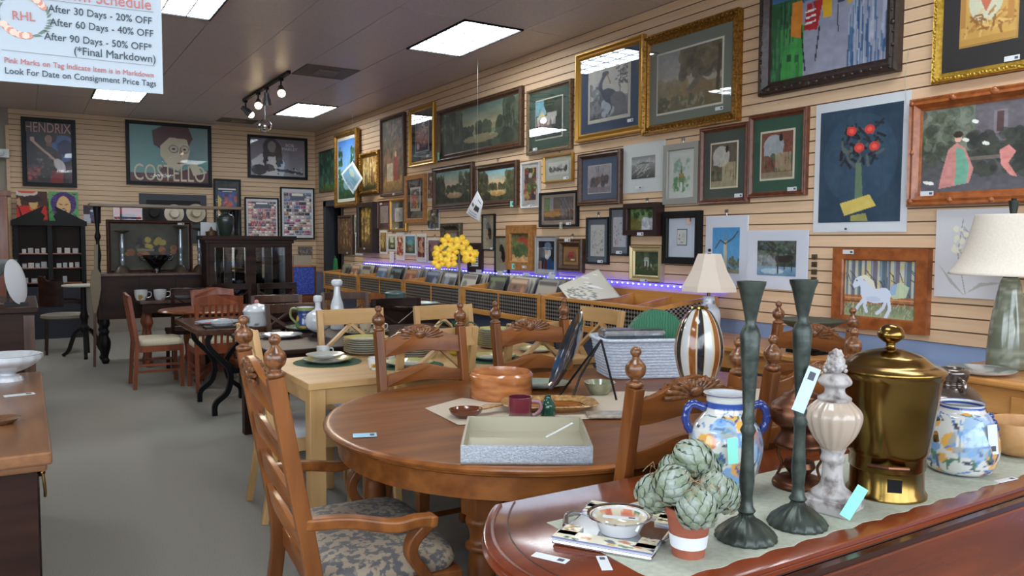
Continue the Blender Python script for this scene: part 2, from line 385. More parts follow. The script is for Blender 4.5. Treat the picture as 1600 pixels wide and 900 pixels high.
for k in range(5): MB().box(XL-0.08, -1.2+k*1.135, 1.0, XL-0.02, -1.14+k*1.135, 2.85).build('mullion', M_darkgrey, w2)
# doorway with dark jambs and the green hall beyond
dj = struct('door_1', MB().box(XW-0.02, DY1-0.13, 0, XW+0.13, DY1, DZ).box(XW-0.02, DY0, 0, XW+0.13, DY0+0.06, DZ).box(XW-0.02, DY0, DZ-0.09, XW+0.13, DY1, DZ), M_darkgrey)
MB().box(XW+0.13, DY1-0.24, 0, XW+0.17, DY1-0.12, DZ-0.09).build('dark_gap_strip', M_black, dj)  # dark gap inside the jamb, its shade put in as a black strip
struct('wall_hall', MB().box(XW+0.5, DY0-0.9, 0, XW+0.6, YB+0.2, CEIL+0.05), M_green)
struct('trim_2', MB().box(XW+0.42, DY1-0.32, 0, XW+0.5, DY1-0.18, DZ), mat('hall_brown_trim', (120, 74, 40), 0.6))
struct('wall_hall_end', MB().box(XW+0.12, YB+0.1, 0, XW+0.6, YB+0.2, CEIL).box(XW+0.12, DY0-1.0, 0, XW+0.6, DY0-0.9, CEIL+0.05), M_green)
# shop front behind the viewer: wide window, mullions, pavement outside
wfm = MB().box(XL, YF-0.12, 0, XW+0.12, YF, 0.92).box(XL, YF-0.12, 2.92, XW+0.12, YF, CEIL+0.05).box(XL, YF-0.12, 0.92, XL+0.25, YF, 2.92).box(XW-0.2, YF-0.12, 0.92, XW+0.12, YF, 2.92)
struct('wall_front', wfm, M_wallg)
wn = struct('window_1', MB().box(XL+0.25, YF-0.1, 0.92, XW-0.2, YF-0.02, 0.98).box(XL+0.25, YF-0.1, 2.86, XW-0.2, YF-0.02, 2.92), M_darkgrey)
for i in range(6):
    x = XL+0.25 + i*(XW-0.2-XL-0.25-0.06)/5; MB().box(x, YF-0.1, 0.98, x+0.06, YF-0.02, 2.86).build('mullion', M_darkgrey, wn)
struct('ground_outside', MB().box(-20, -22, -0.15, 16, YF-0.12, -0.05).box(-20, YF-0.12, -0.15, XL-0.1, 16, -0.05), mat('pavement', (120, 120, 118), 0.9))
# ceiling: slab, tiles as parts, recessed lights and vents
ce = struct('ceiling', MB().box(XL-0.1, YF-0.12, CEIL+0.03, XW+0.6, YB+0.2, CEIL+0.1), M_grid)
MB().box(XL, YF, CEIL+0.012, XW, YB, CEIL+0.03).build('grid_backing', M_grid, ce)
TW, TL = 0.605, 1.207
cols = [3.828-TW*i for i in range(12)]; rows = [5.98+TL*j for j in range(-6, 7)]
LIGHTS = {(0, 0), (0, 4), (4, 0), (4, 4), (8, 0), (8, 4), (0, -4), (4, -4), (8, -4)}
tileo = None; rr = random.Random(3)
for i, x in enumerate(cols):
    for j, y in enumerate(rows):
        jj = j-6; y1 = min(y+TL, YB); y0 = max(y, YF); xl = x-TW
        if i % 4 == 0 and jj % 4 == 0 and (i, jj) in LIGHTS: continue
        if i == 1 and jj == 2:   # half of this bay is the air vent
            MB().box(xl+0.003, y+0.605, CEIL, x-0.003, y1-0.003, CEIL+0.012).build('ceiling_tile', M_tile, ce); continue
        if abs(y1-y0-TL) < 1e-6:
            if tileo is None: tileo = MB().box(0.003, 0.003, 0, TW-0.003, TL-0.003, 0.012).build('ceiling_tile', M_tile, ce); o = tileo
            else: o = tileo.copy(); COL.objects.link(o)
            o.location = (xl, y0, CEIL + rr.uniform(-0.001, 0.0015))
        elif y1-y0 > 0.02: MB().box(xl+0.003, y0+0.003, CEIL, x-0.003, y1-0.003, CEIL+0.012).build('ceiling_tile', M_tile, ce)
for j, y in enumerate(rows):
    y0, y1 = max(y, YF), min(y+TL, YB)
    if y1-y0 > 0.02: MB().box(3.831, y0+0.003, CEIL, XW-0.002, y1-0.003, CEIL+0.012).build('ceiling_tile', M_tile, ce)

M_diff = mat('light_diffuser', (240, 244, 246), 0.5, emit=(236, 245, 250), estr=17)
M_louv = mat('light_louver', (150, 154, 158), 0.6)
def troffer(x1, y0, label):
    t = thing('ceiling_light', label, 'ceiling light', (x1-TW/2, y0+TL/2, CEIL), 0, 'recessed ceiling lights')
    a, b = TW/2-0.004, TL/2-0.004
    MB().box(-a, -b, -0.012, a, -b+0.016, 0.01).box(-a, b-0.016, -0.012, a, b, 0.01).box(-a, -b, -0.012, -a+0.016, b, 0.01).box(a-0.016, -b, -0.012, a, b, 0.01).build('frame', M_black, t)
    MB().box(-a+0.016, -b+0.016, 0.0, a-0.016, b-0.016, 0.011).build('diffuser', M_diff, t)
    for k in (-1, 1): MB().box(k*a/3-0.005, -b+0.016, -0.010, k*a/3+0.005, b-0.016, 0).build('louver_bar', M_louv, t)
    for k in range(1, 6): yy = -b+2*b*k/6; MB().box(-a+0.016, yy-0.005, -0.010, a-0.016, yy+0.005, 0).build('louver_bar', M_louv, t)
    return t
names = {(0, 0): 'bright ceiling light panel nearest the picture wall, above the large pictures', (0, 4): 'far ceiling light panel near the back corner, beyond the track light',
         (4, 0): 'ceiling light panel right of the hanging markdown sign, cut by the frame top', (4, 4): 'far ceiling light panel just under the hanging markdown sign'}
for (i, j) in sorted(LIGHTS): troffer(cols[i], 5.98+TL*j, names.get((i, j), 'recessed ceiling light panel left of the hanging sign' if j >= 0 else 'recessed ceiling light panel above the viewer'))
def vent(x0, y0, x1, y1, label):
    t = thing('ceiling_vent', label, 'air vent', ((x0+x1)/2, (y0+y1)/2, CEIL), 0, 'ceiling vents'); m = mat('vent_metal', (96, 86, 76), 0.5)
    a, b = (x1-x0)/2, (y1-y0)/2; MB().box(-a, -b, -0.006, a, b, 0.01).build('face_plate', m, t)
    MB().box(-a*0.4, -b*0.4, -0.02, a*0.4, b*0.4, -0.006).build('center_louver', mat('vent_core', (130, 118, 104), 0.5), t)
vent(2.625, 8.38, 3.215, 8.98, 'square brown ceiling vent between the track light and light panels')
vent(2.64, 12.75, 3.2, 13.2, 'small brown vent at the far end of the ceiling')

# track light with four heads
tk = thing('track_light', 'black ceiling track with four swivelling spot heads', 'track light', (2.55, 9.9, CEIL))
MB().box(-0.018, -1.08, -0.035, 0.018, 1.05, 0).build('track_rail', M_black, tk)
M_bulb = mat('lit_bulb', (255, 236, 200), 0.4, emit=(255, 226, 176), estr=14)
def head(y, aim, m_can, lit):
    hd = MB().bar((0, y, -0.035), (0, y, -0.13), 0.014, 0.014).box(-0.02, y-0.03, -0.06, 0.02, y+0.03, -0.03).build('head_arm', M_black, tk)
    a = Vector(aim).normalized(); c = Vector((0, y, -0.16)); mb = MB()
    mb.tube([c-a*0.06, c-a*0.01, c+a*0.02, c+a*0.085], [0.03, 0.034, 0.045, 0.052], 14); mb.build('lamp_can', m_can, hd, smooth=40)
    if lit:
        MB().ball(tuple(c+a*0.088), 0.043, 0.043, 0.043, 12, 8).build('bulb', M_bulb, hd, smooth=60)
        l = bpy.data.lights.new('spot', 'SPOT'); l.energy = 60; l.color = (1, 0.83, 0.6); l.spot_size = R(75); l.spot_blend = 0.6; l.shadow_soft_size = 0.04
        lo = bpy.data.objects.new('spot_beam', l); COL.objects.link(lo); lo.parent = hd; lo.location = c+a*0.14
        lo.rotation_euler = a.to_track_quat('-Z', 'Y').to_euler()
M_can = mat('grey_lamp_can', (120, 124, 128), 0.4, 0.7)
head(0.95, (0.62, -0.2, -0.55), M_can, True)
head(0.28, (-0.2, -0.75, -0.5), M_can, True)
head(-0.12, (0.1, 0.2, -0.9), M_can, False)
head(-0.75, (-0.15, -0.7, -0.55), M_can, True)
mbp = onx(414, 197, 2.66)
mbt = thing('mirror_ball', 'small mirrored disco ball hanging under the track light', 'disco ball', tuple(mbp))
me = MB().ball((0, 0, 0), 0.085, n=22, m=16).build('mirror_tiles', mat('mirror_tile', (220, 226, 230), 0.06, 1.0), mbt)
MB().tube([(0, 0, 0.08), (0, 0, CEIL-mbp.z)], 0.004, 6).build('hanging_wire', M_steel, mbt)

# ------------------------------------------------------------------ hanging price-schedule sign
br = ony(255, 147, 2.6); sg = thing('hanging_sign', 'white hanging poster board listing consignment markdown schedule', 'sign', tuple(br), R(-5.1))
SW, SH = 0.92, 0.56
MB().box(-SW, 0, 0, 0, 0.006, SH).build('board', mat('poster_white', (176, 186, 196), 0.5), sg)
for x in (-0.08, -SW+0.08): MB().tube([(x, 0.003, SH), (x, 0.003, CEIL-br.z)], 0.0015, 5).build('hanging_wire', M_steel, sg)
_sd = Vector((math.cos(R(-5.1)), math.sin(R(-5.1)), 0)); _sn = Vector((-_sd.y, _sd.x, 0))
def on_sign(px, py):
    d = Vector(ray(px, py)); o = Vector((0, 0, CAMH)); t = (br-o).dot(_sn)/d.dot(_sn); q = o+d*t-br; return q.dot(_sd), q.z
def sign_text(s, p0, p1, m, right=None):
    a = on_sign(*p0); b = on_sign(*p1); wd = math.hypot(b[0]-a[0], b[1]-a[1]); t = text(s, sg, 0.03, (0, 0, 0), m)
    xs = [v.co.x for v in t.data.vertices]; k = wd/(max(xs)-min(xs)); t.scale = (k, k*1.12, 1)
    t.location = (a[0]-min(xs)*k, -0.0012, (a[1]+b[1])/2); t.rotation_euler = (R(90), -math.atan2(b[1]-a[1], b[0]-a[0]), 0); return t
sign_text('After 30 Days - 20% OFF', (75, 12.5), (237, 33), M_ink)
sign_text('After 60 Days - 40% OFF', (78, 34), (239.5, 53), M_ink)
sign_text('After 90 Days - 50% OFF*', (69, 56), (237, 74.5), M_ink)
sign_text('(*Final Markdown)', (116, 79), (243, 92.5), M_ink)
sign_text('Pink Marks on Tag Indicate Item is in Markdown', (7, 92.5), (240, 116.5), M_pinkink)
sign_text('Look For Date on Consignment Price Tags', (8, 110), (244, 131), M_ink)
sign_text('Markdown Schedule', (30, -17), (236, 8.5), M_pinkink)
sign_text('RHL', (19.5, 25), (55, 28), M_pinkink)
for (a, b) in (((60, -2), (240, 19)), ((3, 77.5), (242, 103))):
    a, b = on_sign(*a), on_sign(*b); MB().bar((a[0], -0.0008, a[1]), (b[0], -0.0008, b[1]), 0.0012, 0.001).build('rule_line', mat('rule_ink', (150, 140, 140), 0.6), sg)
cx, cz = on_sign(37, 24); wr_ = MB(); q = random.Random(5)
for k in range(46):
    t = k/46*2*math.pi; r = 0.056; x, z = cx+r*math.cos(t), cz+r*math.sin(t); a = t+q.uniform(0.3, 1.2); l = 0.014
    big = 0.5 < t < 1.9 or 3.6 < t < 5.0
    if big: wr_.prism([(x+0.010*math.cos(s*1.05+t), z+0.010*math.sin(s*1.05+t)) for s in range(6)], 'xz', -0.0016-0.0002*(k % 4), 0.0, k % 2)
    else: wr_.prism([(x, z), (x+l*0.6*math.cos(a-0.4), z+l*0.6*math.sin(a-0.4)), (x+l*1.4*math.cos(a), z+l*1.4*math.sin(a)), (x+l*0.6*math.cos(a+0.4), z+l*0.6*math.sin(a+0.4))], 'xz', -0.0012, 0.0, 2)
wr_.build('floral_wreath', [mat('wreath_rose', (206, 140, 124), 0.6), mat('wreath_blush', (232, 196, 178), 0.6), mat('wreath_leaf', (104, 122, 112), 0.6)], sg)
# ================================================================== pictures on the walls
def frame_mesh(w, h, fw_, d, prof='step'):
    # mitred moulding round a w x h rectangle, front towards -y, back at y=0
    pr = {'step': [(0, 0), (0, -d*0.75), (0.12, -d), (0.3, -d*0.92), (0.5, -d), (0.8, -d*0.55), (1, -d*0.5), (1, 0)],
          'flat': [(0, 0), (0, -d), (0.9, -d), (1, -d*0.85), (1, 0)],
          'scoop': [(0, 0), (0, -d), (0.15, -d), (0.4, -d*0.6), (0.75, -d*0.75), (0.85, -d*0.6), (1, -d*0.45), (1, 0)]}[prof]
    rings = []
    for t, y in pr:
        a, b = w/2-fw_*t, h/2-fw_*t; rings.append([(-a, y, -b), (a, y, -b), (a, y, b), (-a, y, b)])
    rings.append(rings[0]); return MB().rings(rings, cap=False)
def ornament(w, h, fw_, d, step=0.03, r=0.011, seed=1):
    mb = MB(); q = random.Random(seed); a, b = w/2-fw_*0.35, h/2-fw_*0.35; pts = []
    nx, nz = max(2, int(2*a/step)), max(2, int(2*b/step))
    for i in range(nx+1):
        for s in (-1, 1): pts.append((-a+2*a*i/nx, s*b))
    for i in range(1, nz):
        for s in (-1, 1): pts.append((s*a, -b+2*b*i/nz))
    for x, z in pts: k = q.uniform(0.7, 1.25); mb.ball((x+q.uniform(-.3, .3)*fw_*0.3, -d*0.95, z+q.uniform(-.3, .3)*fw_*0.3), r*k, r*0.6, r*k, 6, 4)
    return mb
M_mats = {}
def flatmat(c, rough=0.7):
    k = tuple(c)
    if k not in M_mats: M_mats[k] = mat('mount_%d_%d_%d' % k, c, rough)
    return M_mats[k]
def price_label(parent, x, z, y, wd=0.075, ht=0.026, m=None):
    MB().box(x-wd/2, y-0.0012, z-ht/2, x+wd/2, y, z+ht/2, 0).box(x+wd*0.18, y-0.0018, z-ht*0.25, x+wd*0.4, y-0.0012, z+ht*0.22, 1).build('price_label', [m or M_label, M_barcode], parent)
def picture(wall, tl, br_, label, paint, frame=None, mount=None, liner=None, glass=False, lab=None, name='framed_picture', cat='picture',
            prof='step', orn=None, off=0.002, group=None, canvas=False, res=1.0, lean=0.0, lablist=None, plane=None, hang=False):
    if wall == 'R':
        X0 = plane or XW; a, b = onx(*tl, X0), onx(*br_, X0); w, h = a.y-b.y, a.z-b.z; loc = (X0-off, (a.y+b.y)/2, (a.z+b.z)/2); rz = R(-90)
    else:
        Y0 = plane or YB; a, b = ony(*tl, Y0), ony(*br_, Y0); w, h = b.x-a.x, a.z-b.z; loc = ((a.x+b.x)/2, Y0-off, (a.z+b.z)/2); rz = 0
    t = thing(name, label, cat, loc, rz, group); t.rotation_euler = (lean, 0, rz)
    pw, ph = abs(br_[0]-tl[0]), abs(br_[1]-tl[1]); iw, ih = w, h; y = 0.0; d = 0.006
    if frame:
        f_w, f_m, d = frame; frame_mesh(w, h, f_w, d, prof).build('frame', f_m, t)
        if orn: ornament(w, h, f_w, d, *orn).build('carved_ornament', f_m, t, smooth=60)['kind'] = 'stuff'
        iw, ih = w-2*f_w+0.004, h-2*f_w+0.004
    d2 = d*0.45 if frame else d
    ax, az, aw, ah = 0, 0, iw, ih
    if mount:
        mw, mc = mount[0], mount[1]; mw = mw if isinstance(mw, tuple) else (mw, mw, mw); mw = (mw[0]*iw, mw[1]*ih, mw[2]*ih)   # side, top, bottom as shares of the opening
        MB().box(-iw/2, -d2, -ih/2, iw/2, 0, ih/2).build('mat_board', flatmat(mc), t)
        aw, ah = iw-2*mw[0], ih-mw[1]-mw[2]; az = (mw[2]-mw[1])/2; d2 += 0.002
        if liner:
            lw, lc = liner; MB().box(-aw/2-lw, -d2, az-ah/2-lw, aw/2+lw, -d2+0.002, az+ah/2+lw).build('inner_mat', flatmat(lc), t); d2 += 0.002
    elif liner:
        lw, lc = liner; MB().box(-iw/2, -d2, -ih/2, iw/2, 0, ih/2).build('liner', flatmat(lc), t); aw, ah = iw-2*lw, ih-2*lw; d2 += 0.002
    k = res*ph/h; nh = min(170, max(10, ah*k*1.0)); nw = min(170, max(10, nh*aw/ah))
    A = Art(nw, nh); paint(A)
    art_panel('canvas' if canvas else 'print', aw, ah, A, t, (ax, -d2-0.001, az), M_canvas if canvas else M_print, thick=min(0.003, d2))
    if glass: MB().box(-iw/2, -d2-0.004, -ih/2, iw/2, -d2-0.003, ih/2).build('glass_pane', M_glass, t)
    yl = -(max(d, d2+0.004) if not glass else d2+0.005)
    for L in ([lab] if lab else []) + (lablist or []):
        price_label(t, L[0]*w, L[1]*h, -d-0.001 if len(L) > 2 and L[2] == 'f' else yl, *(L[3:] if len(L) > 3 else ()))
    if hang: MB().tube([(0, -0.004, h/2-0.005), (0, -0.004, h/2+0.03)], 0.003, 5).box(-0.012, -0.01, h/2+0.02, 0.012, 0, h/2+0.045).build('hook', M_steel, t)
    return t

# ---- painters
def lake(sky0, sky1, water, tree, seed=0, hor=0.62, left=0.3, right=0.75):
    def p(A):
        k_ = 1.18; sk0, sk1 = tuple(v*k_ for v in sky0), tuple(v*k_ for v in sky1)
        A.grad(0, hor, sk0, sk1).grad(hor, 1, tuple(v*k_ for v in water), tuple(v*0.9 for v in tree)).noise(6, 14, seed)
        A.mottle(7, tuple(v*1.5 for v in tree), 0.5, 0.35, seed, (0, hor-0.15, 1, hor+0.05))
        A.blobs(60, (0, hor-0.1, 1, hor+0.02), 0.04, [tree, tuple(v*1.3 for v in tree)], seed)
        A.blobs(46, (-0.03, 0.12, left*0.8, 0.95), 0.055, [tree, tuple(v*0.8 for v in tree), tuple(v*1.4 for v in tree)], seed+1, 0.7)
        A.blobs(46, (right+0.03, 0.15, 1.03, 0.8), 0.05, [tree, tuple(v*1.35 for v in tree), tuple(v*1.6 for v in tree)], seed+2, 0.7)
        A.strokes(26, (0, 0.1, left*0.9, 0.6), 0.1, 0.012, [tuple(v*0.7 for v in tree), tuple(v*1.5 for v in tree)], 1.5, seed+7, 0.6, 0.2).strokes(26, (right, 0.15, 1, 0.6), 0.1, 0.012, [tuple(v*0.7 for v in tree), tuple(v*1.5 for v in tree)], 1.5, seed+8, 0.6, 0.2)
        A.blobs(50, (0, 0.86, 1, 1.05), 0.07, [tuple(v*0.75 for v in tree), tuple(v*1.2 for v in tree)], seed+3, 0.7)
        A.ell(0.55, 0.76, 0.22, 0.09, sk1, 0.6).noise(14, 10, seed+5)
    return p
def forest(bgc, cols, trunk, seed=0, ground=(120, 96, 50), n=9, extra=None):
    def p(A):
        A.a[:] = bgc; A.noise(5, 25, seed).grad(0.78, 1, ground, tuple(v*0.6 for v in ground))
        A.blobs(120, (0, 0, 1, 0.8), 0.09, cols, seed, 0.6); q = random.Random(seed)
        for i in range(n):
            x = q.random(); A.line(x, 0.02, x+q.uniform(-.04, .04), q.uniform(0.75, 0.95), q.uniform(0.02, 0.06), trunk, 0.9)
        A.blobs(60, (0, 0, 1, 0.5), 0.06, cols, seed+4, 0.6)
        if extra: extra(A)
        A.noise(20, 22, seed+2)
    return p
def house(sky, tree, ground, wall=(232, 230, 220), seed=0, cols=5):
    def p(A):
        A.grad(0, 0.6, sky, tuple(min(255, v*1.2) for v in sky)).grad(0.6, 1, ground, tuple(v*0.6 for v in ground))
        A.poly([(0.2, 0.36), (0.5, 0.22), (0.8, 0.36)], tuple(v*0.8 for v in wall)); A.rect(0.22, 0.36, 0.78, 0.66, wall)
        for i in range(cols): x = 0.25+0.5*i/(cols-1); A.rect(x-0.035, 0.40, x+0.035, 0.65, tuple(v*0.35 for v in wall)); 
        A.blobs(60, (0, 0, 0.3, 0.6), 0.09, [tree, tuple(v*1.4 for v in tree)], seed); A.blobs(60, (0.65, 0, 1, 0.4), 0.09, [tree, tuple(v*1.3 for v in tree)], seed+1)
        A.blobs(40, (0, 0.62, 1, 0.72), 0.03, [tree, tuple(v*1.5 for v in tree), (150, 90, 90)], seed+2).noise(16, 14, seed)
    return p
def sketch(paper, inks, seed=0, box=(0.15, 0.2, 0.85, 0.85), n=60):
    def p(A): A.a[:] = paper; A.strokes(n, box, 0.12, 0.02, inks, 1.2, seed, 0.75, 1.4); A.blobs(n//3, box, 0.05, inks, seed+1, 0.45)
    return p
def bird(A):
    A.a[:] = (222, 220, 212); A.grad(0.6, 1, (150, 156, 164), (96, 104, 112)); A.blobs(70, (0, 0.3, 0.35, 0.95), 0.05, [(96, 104, 110), (150, 156, 160)], 1, 0.7)
    A.blobs(30, (0.35, 0.7, 0.6, 0.95), 0.06, [(190, 205, 215)], 3, 0.6); A.line(0.8, 0.1, 0.8, 0.7, 0.02, (60, 66, 66)); A.strokes(30, (0.65, 0.05, 0.95, 0.4), 0.1, 0.02, [(60, 70, 70)], 0.2, 2, 0.9, 0.8)
    A.ell(0.55, 0.58, 0.24, 0.14, (62, 76, 104), 1, 0.5).ell(0.75, 0.68, 0.2, 0.16, (110, 116, 124), 1, 0.3)
    A.path([(0.36, 0.5), (0.27, 0.36), (0.33, 0.22), (0.4, 0.14)], 0.075, (66, 80, 108)); A.ell(0.42, 0.11, 0.09, 0.05, (60, 74, 100)); A.line(0.46, 0.13, 0.55, 0.32, 0.025, (190, 150, 80))
    A.path([(0.55, 0.7), (0.6, 0.82), (0.52, 0.93)], 0.03, (70, 74, 84)).noise(20, 12, 2)
def bayou(A):
    A.a[:] = (150, 152, 150); A.grad(0, 0.6, (140, 146, 152), (176, 168, 150)).grad(0.6, 1, (140, 122, 84), (104, 96, 62)); A.blobs(60, (0, 0.5, 0.5, 0.75), 0.05, [(156, 128, 82), (128, 116, 90)], 1, 0.5)
    A.poly([(0.5, 0.68), (0.66, 0.48), (0.86, 0.66), (0.86, 0.8), (0.5, 0.82)], (130, 106, 74)); A.poly([(0.47, 0.7), (0.66, 0.44), (0.72, 0.5), (0.56, 0.72)], (104, 100, 88))
    A.blobs(120, (0.4, 0.02, 1, 0.45), 0.06, [(74, 70, 54), (96, 88, 64), (120, 108, 78)], 4, 0.7); A.line(0.97, 0.1, 0.94, 0.75, 0.05, (80, 68, 50)); A.blobs(60, (0, 0.78, 0.75, 0.95), 0.03, [(74, 74, 56), (150, 140, 110), (96, 96, 70)], 6, 0.8); A.noise(18, 14, 3)
def harbor(A):
    A.grad(0, 0.35, (38, 70, 108), (70, 116, 160)).grad(0.35, 1, (140, 146, 168), (150, 152, 170)); A.rect(0, 0.3, 0.28, 1, (44, 92, 58)); A.rect(0.1, 0.55, 0.31, 1, (58, 150, 66))
    A.strokes(40, (0, 0.3, 0.28, 0.9), 0.2, 0.012, [(30, 60, 44), (66, 130, 80)], 1.57, 1, 0.8, 0.1); A.poly([(0.2, 0.33), (0.3, 0.33), (0.29, 0.66), (0.19, 0.62)], (206, 128, 40))
    A.poly([(0.34, 0.38), (0.48, 0.36), (0.43, 0.62), (0.31, 0.6)], (172, 38, 40)); A.poly([(0.47, 0.38), (0.55, 0.38), (0.55, 0.54), (0.48, 0.54)], (220, 174, 40))
    A.poly([(0.6, 0.36), (0.66, 0.36), (0.66, 0.44), (0.6, 0.44)], (40, 60, 80)).poly([(0.68, 0.36), (0.75, 0.34), (0.73, 0.46), (0.68, 0.48)], (196, 158, 48)).poly([(0.76, 0.32), (0.85, 0.32), (0.83, 0.42), (0.76, 0.42)], (188, 70, 48))
    for i in range(3): A.line(0.33, 0.45+0.05*i, 0.41, 0.44+0.05*i, 0.014, (230, 230, 232))
    A.strokes(60, (0.7, 0.3, 1, 0.9), 0.25, 0.012, [(40, 80, 124), (60, 100, 140), (170, 180, 200)], 1.57, 3, 0.8, 0.05); A.strokes(40, (0, 0.02, 1, 0.3), 0.12, 0.015, [(30, 58, 96), (120, 160, 190), (220, 226, 230)], 0.9, 5, 0.7, 0.6)
    A.path([(0.29, 0.55), (0.3, 0.7), (0.33, 0.95)], 0.012, (20, 24, 30)).line(0.45, 0.6, 0.42, 0.88, 0.012, (30, 34, 40)).line(0.6, 0.45, 0.61, 0.68, 0.008, (30, 34, 40)); A.rect(0.16, 0.78, 0.2, 0.84, (30, 70, 40)).rect(0.23, 0.8, 0.27, 0.86, (30, 90, 46)).noise(18, 12, 4)
def roses(A):
    A.a[:] = (40, 62, 82); A.noise(5, 10, 2); A.ell(0.5, 0.45, 0.45, 0.4, (52, 80, 102), 0.5)
    A.strokes(60, (0.28, 0.14, 0.72, 0.46), 0.1, 0.03, [(20, 22, 28), (90, 96, 92), (36, 38, 44)], 0.8, 3, 0.85, 1.5)
    for x, y in ((0.4, 0.2), (0.62, 0.2), (0.5, 0.35), (0.68, 0.35)): A.ell(x, y, 0.06, 0.04, (206, 62, 50)).ell(x, y, 0.03, 0.02, (232, 92, 76))
    A.poly([(0.46, 0.48), (0.53, 0.48), (0.56, 0.8), (0.46, 0.82)], (96, 118, 92)); A.poly([(0.28, 0.83), (0.64, 0.76), (0.72, 0.86), (0.34, 0.94)], (206, 184, 96)).poly([(0.42, 0.94), (0.6, 0.92), (0.63, 0.99), (0.42, 0.99)], (150, 146, 84)); A.noise(18, 8, 4)
def garden_lady(A):
    A.grad(0, 0.4, (120, 128, 116), (92, 100, 84)).grad(0.4, 1, (70, 72, 62), (92, 90, 98)); A.rect(0.5, 0, 1, 0.45, (104, 98, 104)); A.rect(0.66, 0.1, 0.78, 0.36, (126, 120, 124)).rect(0.69, 0.12, 0.75, 0.34, (84, 60, 62))
    A.blobs(120, (0, 0.05, 0.45, 0.6), 0.05, [(70, 80, 60), (52, 58, 48), (130, 136, 120)], 2, 0.5); A.blobs(90, (0.45, 0.35, 1, 0.8), 0.05, [(46, 48, 44), (62, 66, 58)], 3, 0.7)
    A.rect(0.44, 0.6, 0.84, 0.64, (110, 100, 92)); A.poly([(0.26, 0.5), (0.34, 0.42), (0.42, 0.5), (0.5, 0.74), (0.46, 0.9), (0.18, 0.95), (0.2, 0.8)], (196, 132, 126)).poly([(0.33, 0.48), (0.4, 0.5), (0.46, 0.7), (0.44, 0.9), (0.33, 0.92), (0.34, 0.7)], (110, 164, 142))
    A.ell(0.35, 0.37, 0.035, 0.05, (220, 176, 156)).ell(0.35, 0.33, 0.045, 0.04, (54, 38, 32)); A.poly([(0.72, 0.55), (0.8, 0.5), (0.86, 0.58), (0.8, 0.7), (0.88, 0.86), (0.82, 0.84), (0.74, 0.72)], (208, 134, 128))
    for x, y in ((0.42, 0.4), (0.6, 0.46), (0.5, 0.2), (0.06, 0.87), (0.1, 0.88)): A.ell(x, y, 0.035, 0.02, (228, 228, 220), 1, 0.4)
    A.noise(22, 12, 5)
def horse(A):
    A.a[:] = (196, 196, 180); A.mottle(9, (206, 190, 120), 0.52, 0.7, 2).noise(6, 14, 3); q = random.Random(4)
    for x, wd in ((0.04, .03), (0.12, .06), (0.22, .05), (0.3, .03), (0.42, .09), (0.55, .1), (0.63, .04), (0.73, .08), (0.88, .09), (0.97, .03)):
        A.line(x, 0, x+q.uniform(-.01, .01), 0.72, wd, (108+q.randint(-14, 14), 112, 124)); A.line(x-wd*0.3, 0, x-wd*0.3, 0.7, wd*0.25, (150, 168, 188), 0.8)
    A.strokes(30, (0, 0.1, 1, 0.5), 0.12, 0.012, [(70, 66, 74)], 0.9, 6, 0.8, 0.5); A.rect(0, 0.62, 1, 0.8, (168, 96, 50), 0.75); A.rect(0, 0.66, 1, 0.68, (216, 150, 90)).rect(0, 0.73, 1, 0.745, (96, 60, 40))
    A.grad(0.78, 1, (116, 128, 104), (160, 168, 130)); A.strokes(160, (0, 0.78, 1, 0.99), 0.05, 0.01, [(196, 200, 160), (120, 130, 96), (150, 158, 120)], -1.3, 7, 0.8, 0.4)
    W = (214, 222, 240); A.poly([(0.9, 0.45), (0.78, 0.36), (0.66, 0.44), (0.62, 0.58), (0.7, 0.66), (0.86, 0.62)], (196, 212, 176), 0.9).poly([(0.66, 0.42), (0.74, 0.4), (0.72, 0.58), (0.64, 0.6)], (150, 176, 220), 0.9)
    A.ell(0.45, 0.62, 0.2, 0.125, W).ell(0.56, 0.6, 0.1, 0.13, W); A.poly([(0.24, 0.32), (0.36, 0.42), (0.46, 0.52), (0.34, 0.7), (0.25, 0.62), (0.23, 0.44)], W)
    A.poly([(0.12, 0.45), (0.16, 0.33), (0.25, 0.28), (0.28, 0.36), (0.22, 0.46), (0.15, 0.51)], W).poly([(0.2, 0.3), (0.3, 0.26), (0.42, 0.36), (0.45, 0.5), (0.36, 0.44), (0.28, 0.34)], (226, 226, 206)).ell(0.18, 0.37, 0.012, 0.012, (40, 44, 60))
    for pts in (((0.3, 0.68), (0.22, 0.8), (0.16, 0.92)), ((0.32, 0.7), (0.3, 0.8), (0.33, 0.9)), ((0.6, 0.68), (0.56, 0.82), (0.48, 0.92)), ((0.63, 0.66), (0.65, 0.84), (0.6, 0.97))): A.path(list(pts), 0.045, W)
    A.ell(0.42, 0.68, 0.1, 0.05, (186, 200, 226), 0.6)
def lone_tree(A):
    A.grad(0, 1, (70, 150, 206), (120, 186, 226)); A.blobs(70, (0, 0.66, 1, 0.95), 0.06, [(74, 96, 92), (96, 112, 90), (130, 128, 96)], 1, 0.8); A.rect(0, 0.9, 1, 1, (150, 150, 120))
    A.poly([(0.44, 0.3), (0.55, 0.3), (0.58, 0.98), (0.42, 0.98)], (206, 204, 184)); A.path([(0.5, 0.36), (0.3, 0.28), (0.12, 0.46)], 0.04, (92, 76, 60)).path([(0.52, 0.34), (0.76, 0.24), (0.92, 0.1)], 0.045, (98, 80, 62)).line(0.5, 0.3, 0.48, 0.16, 0.04, (150, 140, 120)); A.line(0.55, 0.35, 0.57, 0.95, 0.02, (150, 146, 130)); A.noise(16, 8, 2)
